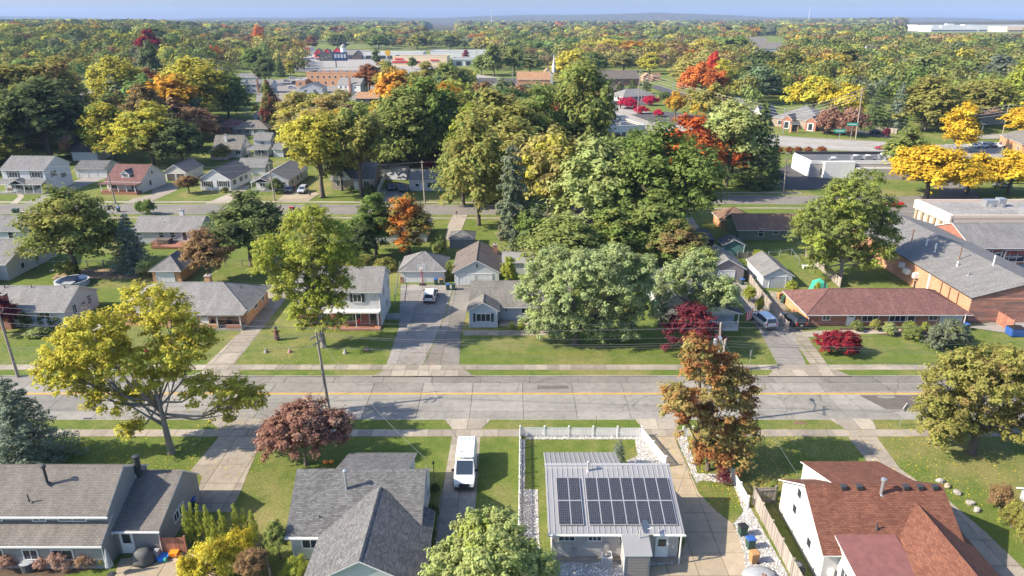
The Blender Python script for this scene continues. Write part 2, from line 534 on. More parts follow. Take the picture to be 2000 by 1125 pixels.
# walls
M['w_white'] = siding('siding_white', (0.589, 0.589, 0.573))
M['w_stucco'] = paint('stucco_white', (0.46, 0.446, 0.423), 0.85, var=0.12, scale=0.8)
M['w_cream'] = siding('siding_cream', (0.607, 0.574, 0.508))
M['w_gray'] = siding('siding_gray', (0.27, 0.26, 0.25), 0.17)
M['w_taupe'] = paint('stucco_taupe', (0.36, 0.335, 0.315), 0.85, var=0.12)
M['w_mint'] = siding('siding_mint', (0.451, 0.492, 0.476))
M['w_pale'] = siding('siding_palegray', (0.453, 0.467, 0.483))
M['w_blue'] = siding('siding_bluegray', (0.422, 0.46, 0.513), 0.24)
M['w_green'] = siding('siding_green', (0.14, 0.19, 0.13))
M['w_teal'] = siding('siding_teal', (0.10, 0.20, 0.18), 0.2, True)
M['w_barn'] = siding('siding_graybrown', (0.27, 0.24, 0.23))
M['b_orange'] = brick('brick_orange', (0.48, 0.20, 0.085), (0.56, 0.27, 0.12), (0.5, 0.36, 0.24))
M['b_red'] = brick('brick_red', (0.26, 0.085, 0.05), (0.33, 0.12, 0.075), (0.34, 0.24, 0.19))
M['b_band'] = brick('brick_banded', (0.30, 0.10, 0.065), (0.38, 0.15, 0.10), (0.36, 0.25, 0.2), band=(0.12, 0.10, 0.095))
M['b_tan'] = brick('brick_tan', (0.44, 0.20, 0.105), (0.50, 0.25, 0.14), (0.46, 0.31, 0.21))
M['b_stone'] = brick('stone_mixed', (0.36, 0.29, 0.22), (0.26, 0.20, 0.15), (0.4, 0.36, 0.3), 0.5, 0.2)
M['block'] = paint('painted_block', (0.656, 0.64, 0.607), 0.8, var=0.1)
M['stucco_pink'] = paint('stucco_tan', (0.60, 0.48, 0.39), 0.85, var=0.08)

# ---------------------------------------------------------------- ground, roads, pavements
def sheet(name, pts, z, mat, parent=None, kind='structure'):
    mb = MB(); mb.poly([(p[0], p[1], z) for p in pts])
    o = mb.build(name, mat, parent)
    if parent is None: tag(o, kind=kind)
    return o


def clip_cell(poly, x0, y0, x1, y1):
    def cut(ps, f, inter):
        out = []
        for i in range(len(ps)):
            a, b = ps[i - 1], ps[i]
            fa, fb = f(a), f(b)
            if fb:
                if not fa: out.append(inter(a, b))
                out.append(b)
            elif fa: out.append(inter(a, b))
        return out
    def ix(x): return lambda a, b: (x, a[1] + (b[1] - a[1]) * (x - a[0]) / (b[0] - a[0]))
    def iy(y): return lambda a, b: (a[0] + (b[0] - a[0]) * (y - a[1]) / (b[1] - a[1]), y)
    ps = poly
    for f, it in ((lambda p: p[0] >= x0, ix(x0)), (lambda p: p[0] <= x1, ix(x1)), (lambda p: p[1] >= y0, iy(y0)), (lambda p: p[1] <= y1, iy(y1))):
        ps = cut(ps, f, it)
        if len(ps) < 3: return []
    return ps


def area(ps):
    return sum(ps[i - 1][0] * ps[i][1] - ps[i][0] * ps[i - 1][1] for i in range(len(ps))) / 2


def ccw(ps): return ps if area(ps) > 0 else ps[::-1]


def prism(mb, ps, z0, z1, m=0):
    ps = ccw(ps)
    mb.poly([(p[0], p[1], z1) for p in ps], m)
    for i in range(len(ps)):
        a, b = ps[i - 1], ps[i]
        mb.poly([(a[0], a[1], z0), (b[0], b[1], z0), (b[0], b[1], z1), (a[0], a[1], z1)], m)


def slabs(name, poly, cw, ch, mat, z=0.02, gap=0.022, ox=0.0, oy=0.0, label=None, piece='slab', rnd=0.008, joint='mulch'):
    """a paved area: a bed with one slab object per grid cell"""
    poly = ccw(poly)
    cx = sum(p[0] for p in poly) / len(poly); cy = sum(p[1] for p in poly) / len(poly)
    mb = MB(); prism(mb, [(p[0] - cx, p[1] - cy) for p in poly], -0.1, z - 0.014)
    root = mb.build(name, M[joint], None, (cx, cy, 0))
    tag(root, kind='structure')
    xs = [p[0] for p in poly]; ys = [p[1] for p in poly]
    i0 = math.floor((min(xs) - ox) / cw); i1 = math.ceil((max(xs) - ox) / cw)
    j0 = math.floor((min(ys) - oy) / ch); j1 = math.ceil((max(ys) - oy) / ch)
    for i in range(i0, i1):
        for j in range(j0, j1):
            ps = clip_cell(poly, ox + i * cw + gap, oy + j * ch + gap, ox + (i + 1) * cw - gap, oy + (j + 1) * ch - gap)
            if len(ps) < 3 or abs(area(ps)) < 0.05: continue
            mb = MB(); c = ps[0]
            prism(mb, [(p[0] - c[0], p[1] - c[1]) for p in ps], z - 0.04, z)
            mb.build(piece, mat, root, (c[0] - cx, c[1] - cy, RN.uniform(-rnd, rnd)))
    return root


def ribbon(name, pts, w, z, mat, parent=None, off=0.0, th=0.0):
    """a strip along a polyline"""
    mb = MB(); L = []; Rr = []
    for i, p in enumerate(pts):
        a = pts[max(0, i - 1)]; b = pts[min(len(pts) - 1, i + 1)]
        d = math.hypot(b[0] - a[0], b[1] - a[1]); nx, ny = -(b[1] - a[1]) / d, (b[0] - a[0]) / d
        L.append((p[0] + nx * (off + w / 2), p[1] + ny * (off + w / 2))); Rr.append((p[0] + nx * (off - w / 2), p[1] + ny * (off - w / 2)))
    for i in range(len(pts) - 1):
        q = [Rr[i], Rr[i + 1], L[i + 1], L[i]]
        if th: prism(mb, q, z - th, z)
        else: mb.poly([(a[0], a[1], z) for a in q])
    o = mb.build(name, mat, parent)
    if parent is None: tag(o, kind='structure')
    return o


def smooth_line(pts, n=6):
    out = []
    P = [pts[0]] + list(pts) + [pts[-1]]
    for i in range(1, len(P) - 2):
        for k in range(n):
            t = k / n
            out.append(tuple(0.5 * ((2 * P[i][c]) + (-P[i - 1][c] + P[i + 1][c]) * t + (2 * P[i - 1][c] - 5 * P[i][c] + 4 * P[i + 1][c] - P[i + 2][c]) * t * t
                                    + (-P[i - 1][c] + 3 * P[i][c] - 3 * P[i + 1][c] + P[i + 2][c]) * t ** 3) for c in (0, 1)))
    out.append(tuple(pts[-1]))
    return out


gm = MB(); gm.poly([(-9000, -300, -0.16), (9000, -300, -0.16), (9000, 12000, -0.16), (-9000, 12000, -0.16)])
tag(gm.build('ground', M['grass']), kind='structure')
YN, YF = 69.45, 79.7          # near and far edge of the carriageway
sheet('lawn_near', [(-260, -40), (260, -40), (260, YN - 0.14), (-260, YN - 0.14)], 0.0, M['grass'])
sheet('lawn_far', [(-260, YF + 0.14), (260, YF + 0.14), (420, 430), (-420, 430)], 0.0, M['grass'])

# main road: concrete slabs with open joints, an asphalt strip along the far kerb
road = MB().box(-260, YN - 0.02, -0.3, 260, YF + 0.02, -0.135, 0, False).build('road', M['patch'])
tag(road, kind='structure')
slab_w = 6.1
bands = [(YN, 71.35, 'road'), (71.35, 75.35, 'road'), (75.35, 78.15, 'road'), (78.15, YF, 'strip')]
for bi, (ya, yb, mk) in enumerate(bands):
    me = MB().box(0.028, 0.022, -0.05, slab_w - 0.028, yb - ya - 0.022, 0).mesh('road_slab', M[mk])
    for i in range(-14, 14):
        inst('road_slab', me, road, (i * slab_w + (1.3 if bi < 3 else 2.2), ya, -0.1 + RN.uniform(-.006, .006)))
    for sx in (-1, 1):
        MB().box(0 if sx > 0 else -174, 0, -0.05, 174 if sx > 0 else 0, yb - ya - 0.02, 0).build('road_slab', M[mk], road, (14 * slab_w * sx + 1.3, ya + 0.01, -0.1))
# asphalt repairs laid over the slabs
for x0, x1, y0, y1, mk in ((43.2, 52.9, 73.1 - 1.4, 75.0, 'patch'), (3.05, 6.9, 76.55, 77.4, 'patch'), (38.5, 58.5, 76.2, 77.7, 'strip')):
    ps = [(x0, y0), (x1, y0 + RN.uniform(-.1, .1)), (x1 - 1.6 * (mk == 'patch' and x0 > 20), y1), (x0 - 1.6 * (mk == 'patch' and x0 > 20), y1)]
    mb = MB(); prism(mb, ps, -0.1, -0.085)
    mb.build('road_patch', M[mk], road)
for cx, cy, rx, ry in ((44.6, 74.6, 1.1, .35), (48.6, 73.2, .6, .2)):
    mb = MB(); prism(mb, [(cx + rx * math.cos(t * PI / 6), cy + ry * math.sin(t * PI / 6)) for t in range(12)], -0.09, -0.081); mb.build('road_patch', M['road'], road)
# tar-sealed cracks, wandering
for k in range(26):
    x = RN.uniform(-62, 62); y = RN.uniform(YN + 0.3, YF - 1.8); n = RN.randint(5, 11)
    ang = RN.choice([0, PI / 2, PI / 2, RN.uniform(0, PI)]); w = RN.uniform(.025, .05); pts = []
    for i in range(n):
        if y < YN + .05 or y > YF - .1: break
        pts.append((x, y)); ang += RN.uniform(-.45, .45); x += math.cos(ang) * .55; y += math.sin(ang) * .55
    if len(pts) > 3: ribbon('sealed_crack', pts, w, -0.078, M['asphalt'], road)
for yy in (75.28, 75.5):
    MB().box(-260, yy - 0.06, -0.088, 260, yy + 0.06, -0.084).build('centre_line', M['yellow'], road)
for yy, nm in ((YN - 0.14, 'kerb_near'), (YF, 'kerb_far')):
    kb = tag(empty(nm, (0, yy, 0)), kind='structure')
    me = MB().box(0.01, 0, -0.3, 3.03, 0.14, 0.015).mesh('kerb_stone', M['kerb'])
    for i in range(-27, 27): inst('kerb_stone', me, kb, (i * 3.05, 0, RN.uniform(-.005, .005)))
    for sx in (-1, 1): MB().box(0 if sx > 0 else -176, 0, -0.3, 176 if sx > 0 else 0, 0.14, 0.012).build('kerb_stone', M['kerb'], kb, (27 * 3.05 * sx, 0, 0))
# drain inlets
for nm, (x, y) in (('near', (32.08, 68.62)), ('far', (28.5, 80.62))):
    t = thing('storm_drain', 'rust red iron drain inlet in the near kerb' if nm == 'near' else 'pale concrete drain inlet by the utility pole with the transformer', 'drain', (x, y, 0))
    MB().box(-.7, -.25, -.05, .7, .25, .03).build('frame', M['kerb'] if nm == 'far' else M['r_rust'], t)
    for i in range(6): MB().box(-.6 + i * .2, -.2, .03, -.5 + i * .2, .2, .05).build('bar', M['dark'] if nm == 'far' else M['r_rust'], t)
t = thing('storm_drain', 'pale concrete drain inlet on the verge left of the copper tree', 'drain', (-47.67, 69.48)); MB().box(-.7, -.25, -.05, .7, .25, .03).build('frame', M['kerb'], t); MB().box(-.5, -.15, .03, .5, .15, .05).build('bar', M['dark'], t)

# sidewalks, one object for each slab
for nm, y0, y1, n in (('sidewalk_near', 65.85, 67.25, 44), ('sidewalk_far', 81.4, 82.85, 56)):
    sw = tag(MB().box(-260, y0, -.1, 260, y1, 0.008).build(nm, M['soil']), kind='structure')
    meshes = [MB().box(.02, .012, -.03, 1.50, y1 - y0 - .012, .03).mesh('pavement_slab', M['walk'])]
    for i in range(-n, n):
        inst('pavement_slab', meshes[0], sw, (i * 1.52, y0, RN.uniform(-.01, .008)))
for nm, pl, off in (('sidewalk_back', smooth_line([(-200, 170.6), (-60, 171), (-5, 170.5), (22, 173), (48, 180.4), (75, 180.8)]), 0),
                    ('sidewalk_block', smooth_line([(-200, 156), (-60, 156.2), (-5, 155.8), (22, 158), (48, 164.5), (75, 164.5)]), 0)):
    ribbon(nm, pl, 1.3, 0.012, M['walk'])
st2 = smooth_line([(-300, 163.6), (-60, 163.6), (-5, 163.1), (20, 165.4), (48, 172.7), (73, 172.6), (97, 172), (112, 176), (118, 190), (122, 232)])
ribbon('street', st2, 8.6, 0.014, M['strip'])
for o_ in (-4.4, 4.4): ribbon('street_kerb', st2[:40], 0.2, 0.09, M['kerb'], None, o_, 0.1)
ml = smooth_line([(330, 205), (230, 218), (170, 236), (130, 252), (95, 268), (64, 306), (48, 372), (0, 520), (-62, 640), (-140, 760), (-275, 980), (-380, 1200)])
ribbon('main_street', ml, 23, 0.02, M['lot'])
for o_ in (-12.6, 12.6): ribbon('main_street_walk', ml[:42], 1.5, 0.05, M['walk'], None, o_, 0.06)
for o_ in (-7.2, -3.6, 0.15, 3.6, 7.2): ribbon('main_street_line', ml, 0.16, 0.03, M['yellow' if abs(o_) < 1 else 'whiteline'], None, o_)

# drives and paths
slabs('driveway_gray_house', [(-31.51, 65.82), (-27, 65.82), (-26.51, 62.73), (-25.81, 56.33), (-25.67, 53.33), (-29.17, 53.33), (-30.46, 58.76), (-31.97, 59.61)], 3.0, 3.0, M['drive'], ox=.4, oy=.6)
slabs('driveway_van', [(-6.55, 43), (-3.35, 43), (-3.4, 65.83), (-6.45, 65.83), (-6.6, 58), (-6.75, 55)], 1.62, 3.05, M['drive'], ox=-6.6, oy=.3)
slabs('driveway_solar', [(14.21, 65.82), (17.52, 65.82), (17.69, 56.18), (18.67, 53.33), (19.62, 51.78), (19.68, 49.27), (19, 45.09), (9.87, 45.09), (10.18, 46.23), (13.42, 46.7), (14.85, 49.27), (15.66, 57.13), (15.54, 60.92)], 2.4, 2.6, M['drive_tan'], ox=.7, oy=1.2)
slabs('driveway_red_house', [(36.14, 65.82), (39.23, 65.82), (38.76, 60.04), (39.49, 57.77), (40.68, 55.33), (41.45, 50.57), (41.81, 46.11), (41.68, 42.42), (35.39, 42.42), (38.54, 50.57), (38.96, 56.33), (36.1, 60.92)], 3.1, 3.1, M['drive'], ox=.2)
slabs('driveway_brick_house', [(-39.77, 82.91), (-36.18, 82.91), (-36.32, 106.52), (-39.44, 112.66), (-42.91, 112.66), (-39.05, 104.74), (-38.94, 94.72)], 2.6, 3.2, M['drive'])
slabs('driveway_white_house', [(-16.32, 82.91), (-11.59, 82.91), (-10.38, 95.65), (-9.88, 112.66), (-18.81, 112.66), (-16.46, 94.54)], 4.5, 5, M['drive_gray'], ox=-19.5, joint='mulch')
slabs('driveway_gray_cottage', [(-11.46, 82.91), (-6.86, 82.91), (-7.34, 92.92), (-6.97, 100.32), (-6.8, 111.67), (-9.71, 112.66), (-10.23, 95.65)], 4.6, 4.4, M['strip'], ox=-9.3, gap=.03)
slabs('driveway_minivan', [(34.58, 82.91), (38.24, 82.91), (40.13, 92.92), (41.48, 99.52), (41.81, 108.11), (39.62, 114.68), (37.33, 114.68), (35.8, 100.52), (35.8, 94.72)], 4.2, 6, M['drive_gray'], ox=34)
slabs('driveway_strips', [(38.84, 82.91), (41.04, 82.91), (41.85, 92.03), (42.39, 100.52), (44.15, 108.81), (42.53, 109.75), (41.15, 102.6), (39.8, 93.81)], 1.5, 1.7, M['drive'], ox=38.5, gap=.06, joint='grass')
for nm, a, b, wd in (('apron_van', (868, 960), (-6.5, -3.35), 0), ('apron_gray_house', (405, 522), (-32.0, -27.3), 0), ('apron_solar', (1240, 1330), (14.3, 18.0), 0), ('apron_red_house', (1618, 1702), (36.6, 39.9), 0)):
    x0 = (a[0] - 1000) * .0577; x1 = (a[1] - 1000) * .0577
    mid = (b[0] + b[1]) / 2
    slabs(nm, [(b[0], 67.28), (b[1], 67.28), (x1, YN + .03), (x0, YN + .03)], 2.0, 2.3, M['walk'], 0.024, ox=mid, oy=67.28 - 2.3)
for nm, x0, x1 in (('apron_brick_house', -39.2, -35.2), ('apron_white_house', -16.3, -11.4), ('apron_gray_cottage', -11.1, -6.0), ('apron_minivan', 33.5, 41.5)):
    slabs(nm, [(x0, 81.38), (x1, 81.38), (x1 + 1.3, YF - .03), (x0 - 1.3, YF - .03)], 1.7, 1.8, M['walk'], 0.024, oy=YF - .03)
slabs('path_white_ranch', [(-60.2, 89.14), (-59.51, 89.81), (-59.18, 93.81), (-60.1, 96.21), (-61.03, 95.84), (-60.7, 92.56)], 1.5, 1.5, M['walk'])
slabs('path_gray_cottage', [(-6.91, 92.03), (7.28, 92.03), (7.37, 93.45), (-7, 93.45)], 1.8, 2.5, M['drive'])
slabs('path_brick_ranch', [(39.99, 92.92), (43.57, 93.63), (56.41, 94.17), (55.76, 92.92), (43.59, 91.86), (39.94, 90.82)], 1.8, 2.5, M['walk'])
slabs('patio', [(-31.7, 44), (-23.22, 44), (-24.85, 48.76), (-27.71, 48.33), (-32.59, 47.29)], 2.6, 2.6, M['drive_tan'])
for i_, (nm, ps, mk) in enumerate((('drive_two_storey', [(-119.12, 169.07), (-111.01, 169.07), (-115.25, 181.7), (-114.82, 201), (-122.19, 202.43), (-120.23, 181.11)], 'drive_gray'),
                   ('path_two_storey', [(-122.24, 169.07), (-120.36, 169.07), (-123.91, 177.12), (-128.96, 182.29), (-129.9, 182.29), (-125.1, 176.56)], 'walk'),
                   ('drive_red_roof', [(-94.79, 169.07), (-89.18, 169.07), (-88.51, 176.56), (-88.06, 183.47), (-91.49, 192.85), (-97.83, 192.85), (-92.56, 178.81), (-94.68, 174.36)], 'drive'),
                   ('drive_white_cottage', [(-74.84, 169.07), (-69.23, 169.07), (-68.98, 177.12), (-70.68, 189.62), (-74.14, 189.62), (-72.9, 179.95)], 'drive'),
                   ('drive_porch_house', [(-58.18, 171.68), (-50.34, 171.68), (-49.53, 179.95), (-53.78, 183.47), (-56.3, 187.74), (-60.24, 187.12), (-58.43, 178.81)], 'drive_tan'),
                   ('drive_pale_ranch', [(-33.24, 170.11), (-28.85, 170.11), (-26.26, 178.81), (-27.89, 190.9), (-31.16, 194.16), (-34.28, 183.47)], 'drive_gray'),
                   ('drive_hip_house', [(-13.52, 158.42), (-10.23, 158.42), (-10.49, 151.41), (-11.12, 138.25), (-13.72, 138.25), (-13.96, 149.75)], 'drive'),
                   ('drive_left_back', [(-115.14, 154.85), (-113.41, 154.85), (-110.33, 147.72), (-113.64, 147.72)], 'drive'),
                   ('walk_green_house', [(39.22, 156.17), (40.84, 156.17), (40.06, 143.79), (38.58, 143.03)], 'walk'),
                   ('lot_white_block', [(71.67, 201), (86.78, 220.23), (92.27, 212.15), (87.88, 187.74), (75.29, 183.47), (66.27, 184.67)], 'asphalt'),
                   ('lot_strip_mall', [(82.47, 153.98), (91.9, 167.04), (99.78, 169.07), (94.94, 149.75)], 'strip'),
                   ('lot_barber', [(80, 100), (125, 100), (125, 126), (80, 126)], 'lot'),
                   ('yard_right', [(66.38, 94.72), (72.05, 92.03), (75.76, 86.24), (82.05, 94.72), (73.44, 97.55)], 'lot'),
                   ('lot_red_bushes', [(56.01, 342.1), (74.84, 354.03), (97.21, 327.34), (93.09, 308.92), (71.24, 304.23), (60.62, 317.04)], 'asphalt'),
                   ('lot_dining', [(56.86, 416.48), (83.43, 434.01), (73.94, 382.83), (57.12, 378.11), (52.75, 385.23)], 'asphalt'),
                   ('side_street', [(91.85, 488.54), (99.98, 504.31), (104.67, 434.01), (113.68, 405.54), (104.24, 380.45), (93.89, 387.66)], 'asphalt'),
                   ('lot_office', [(108.46, 305.78), (131.82, 289.55), (142, 268.67), (147.34, 281.37), (136.85, 301.19), (112.26, 317.04)], 'asphalt'),
                   ('lot_cars', [(155.5, 257), (193.23, 257), (166.01, 218.57), (134.39, 218.57), (143.96, 238.26)], 'lot'),
                   ('side_road_right', [(180.61, 280.05), (212.49, 281.37), (205.16, 271.12), (173.66, 268.67)], 'lot'),
                   ('lot_church', [(-25.6, 568.19), (3.9, 563.11), (3.56, 512.56), (-24.56, 504.31)], 'asphalt'),
                   ('lot_store', [(-202.06, 816.42), (-117.87, 816.42), (-86.35, 624.35), (-183.69, 740.76)], 'lot'),
                   ('lot_store', [(-64.15, 776.79), (-117.6, 776.79), (-80.18, 578.62), (-74.84, 636.91)], 'lot'),
                   ('lot_brick_block', [(-158.89, 496.3), (-158.36, 578.62), (-132.59, 508.4), (-127.34, 481.02), (-112.26, 459.72), (-145.46, 453.02)], 'asphalt'),
                   ('lot_centre', [(-257.89, 883.91), (-117.87, 816.42), (-56.13, 578.62), (-124.73, 600.64), (-197.57, 649.96)], 'lot'), ('lot_lower', [(-184.03, 529.89), (-160.37, 578.62), (-82.9, 496.3), (-85.26, 405.54), (-138.59, 395.13)], 'strip'),
                   ('lot_farm_store', [(-282.25, 935.32), (-231.32, 992.97), (-184.22, 837.76), (-213.82, 776.79)], 'lot'))):
    sheet(nm, ccw(ps), 0.034 + i_ * .004, M[mk])
# parking stalls painted on the big lots
for (x0, y0, dx, dy, n, L_) in ((*(84.49, 342.1), 5.2, 0.4, 7, 5), (*(88.73, 160.73), 1.2, -3.2, 5, 5.5), (*(162.05, 252.6), 3.0, 0.2, 12, 5)):
    for i in range(n):
        sheet('stall_line', [(x0 + dx * i, y0 + dy * i), (x0 + dx * i + .15, y0 + dy * i), (x0 + dx * i + .15 + (L_ if abs(dx) < 2 else 0), y0 + dy * i + (0 if abs(dx) < 2 else L_)), (x0 + dx * i + (L_ if abs(dx) < 2 else 0), y0 + dy * i + (0.15 if abs(dx) < 2 else L_))], 0.2, M['whiteline'])
# beds
sheet('gravel_bed', [(0.49, 45.09), (0.77, 65.32), (1.42, 65.32), (1.22, 56.65), (2.45, 56.65), (2.3, 45.09)], 0.012, M['gravel'])
sheet('gravel_bed', [(1.54, 65.82), (14.21, 65.82), (14.28, 64.92), (13.14, 65.32), (1.53, 65.32)], 0.012, M['gravel'])
sheet('gravel_bed', [(13.14, 65.32), (14.28, 64.92), (15.43, 60.92), (15.73, 57.94), (14.93, 57.94), (11.56, 60.3), (11.72, 61.36), (12.91, 62.27)], 0.016, M['gravel'])
sheet('gravel_bed', [(2.59, 48.02), (13.76, 47.9), (13.43, 46.76), (10.2, 46.35), (9.36, 42.42), (1.57, 42.42)], 0.014, M['gravel'])
sheet('gravel_bed', [(17.64, 66.12), (18.8, 66.12), (18.33, 59.18), (21.77, 59.18), (21.91, 54.43), (22.41, 43.46), (18.61, 43.46), (19.58, 48.64), (19.76, 51.78), (21.1, 53.33), (21.39, 57.53), (18.36, 58.1), (17.82, 57.53)], 0.014, M['gravel'])
sheet('dry_bed', [(3.74, 42.42), (4.44, 46.81), (9.94, 46.81), (9.24, 42.42)], 0.010, M['soil'])
sheet('flower_bed', [(47.74, 94.72), (64.89, 94.72), (62.81, 91.17), (56.85, 90.82), (51.19, 92.56), (46.8, 92.56)], 0.006, M['mulch'])
sheet('flower_bed', [(-43.19, 47.53), (-34.06, 47.65), (-33.25, 46.52), (-36.35, 45.37), (-39.71, 42.42)], 0.006, M['mulch'])
sheet('flower_bed', [(-64.65, 115.45), (-79.71, 115.45), (-81.14, 120.84), (-67.31, 120.84)], 0.006, M['soil'])

# ---------------------------------------------------------------- houses
def gable_roof(x0, x1, y0, y1, ze, rise, axis, oh=0.4, og=0.3, th=0.13, rf=0.5, cap=True):
    """axis: ridge direction; returns MB with materials 0 roof, 1 trim"""
    mb = MB()
    if axis == 'y': a0, a1, b0, b1 = y0, y1, x0, x1
    else: a0, a1, b0, b1 = x0, x1, y0, y1
    def pt(a, b, z): return (a, b, z) if axis == 'x' else (b, a, z)
    rb = b0 + (b1 - b0) * rf; zr = ze + rise
    A0, A1 = a0 - og, a1 + og
    for be, sg in ((b0, -1), (b1, 1)):
        s = rise / abs(rb - be); bo = be + sg * oh; zo = ze - s * oh
        T = [pt(A0, bo, zo + th), pt(A1, bo, zo + th), pt(A1, rb, zr + th), pt(A0, rb, zr + th)]
        B = [(p[0], p[1], p[2] - th) for p in T]
        flip = (sg < 0) == (axis == 'x')
        def P(q, m): mb.poly(q if flip else q[::-1], m)
        P(T, 0); P(B[::-1], 1)
        P([B[0], B[1], T[1], T[0]], 1); P([B[1], B[2], T[2], T[1]], 1); P([B[3], B[0], T[0], T[3]], 1)
    if cap:
        n = MB()
        for sg in (-1, 1):
            q = [pt(A0, rb + sg * .16, zr + th - .16 * rise / abs(rb - b0) + .03), pt(A1, rb + sg * .16, zr + th - .16 * rise / abs(rb - b0) + .03), pt(A1, rb, zr + th + .04), pt(A0, rb, zr + th + .04)]
            mb.poly(q if ((sg < 0) == (axis == 'x')) else q[::-1], 0)
    return mb


def hip_roof(x0, x1, y0, y1, ze, rise, oh=0.4, th=0.13):
    mb = MB(); w, d = x1 - x0, y1 - y0
    s = rise / (min(w, d) / 2)
    X0, X1, Y0, Y1 = x0 - oh, x1 + oh, y0 - oh, y1 + oh; zo = ze - s * oh; zr = ze + rise + th
    if w >= d: r0, r1 = (x0 + d / 2, (y0 + y1) / 2), (x1 - d / 2, (y0 + y1) / 2)
    else: r0, r1 = ((x0 + x1) / 2, y0 + w / 2), ((x0 + x1) / 2, y1 - w / 2)
    e = [(X0, Y0, zo + th), (X1, Y0, zo + th), (X1, Y1, zo + th), (X0, Y1, zo + th)]
    b = [(p[0], p[1], zo) for p in e]
    R0, R1 = (*r0, zr), (*r1, zr)
    if w >= d:
        mb.poly([e[0], e[1], R1, R0]); mb.poly([e[2], e[3], R0, R1]); mb.poly([e[1], e[2], R1]); mb.poly([e[3], e[0], R0])
        ends = ((e[0], R0), (e[3], R0), (e[1], R1), (e[2], R1))
    else:
        mb.poly([e[1], e[2], R1, R0]); mb.poly([e[3], e[0], R0, R1]); mb.poly([e[0], e[1], R0]); mb.poly([e[2], e[3], R1])
        ends = ((e[0], R0), (e[1], R0), (e[2], R1), (e[3], R1))
    for i in range(4): mb.poly([b[i], b[(i + 1) % 4], e[(i + 1) % 4], e[i]], 1)
    mb.poly(b[::-1], 1)
    for a, c in ends + ((R0, R1),):
        if (Vector(a) - Vector(c)).length > .2: mb.tube([a, c], 0.07, 5, 0)
    return mb


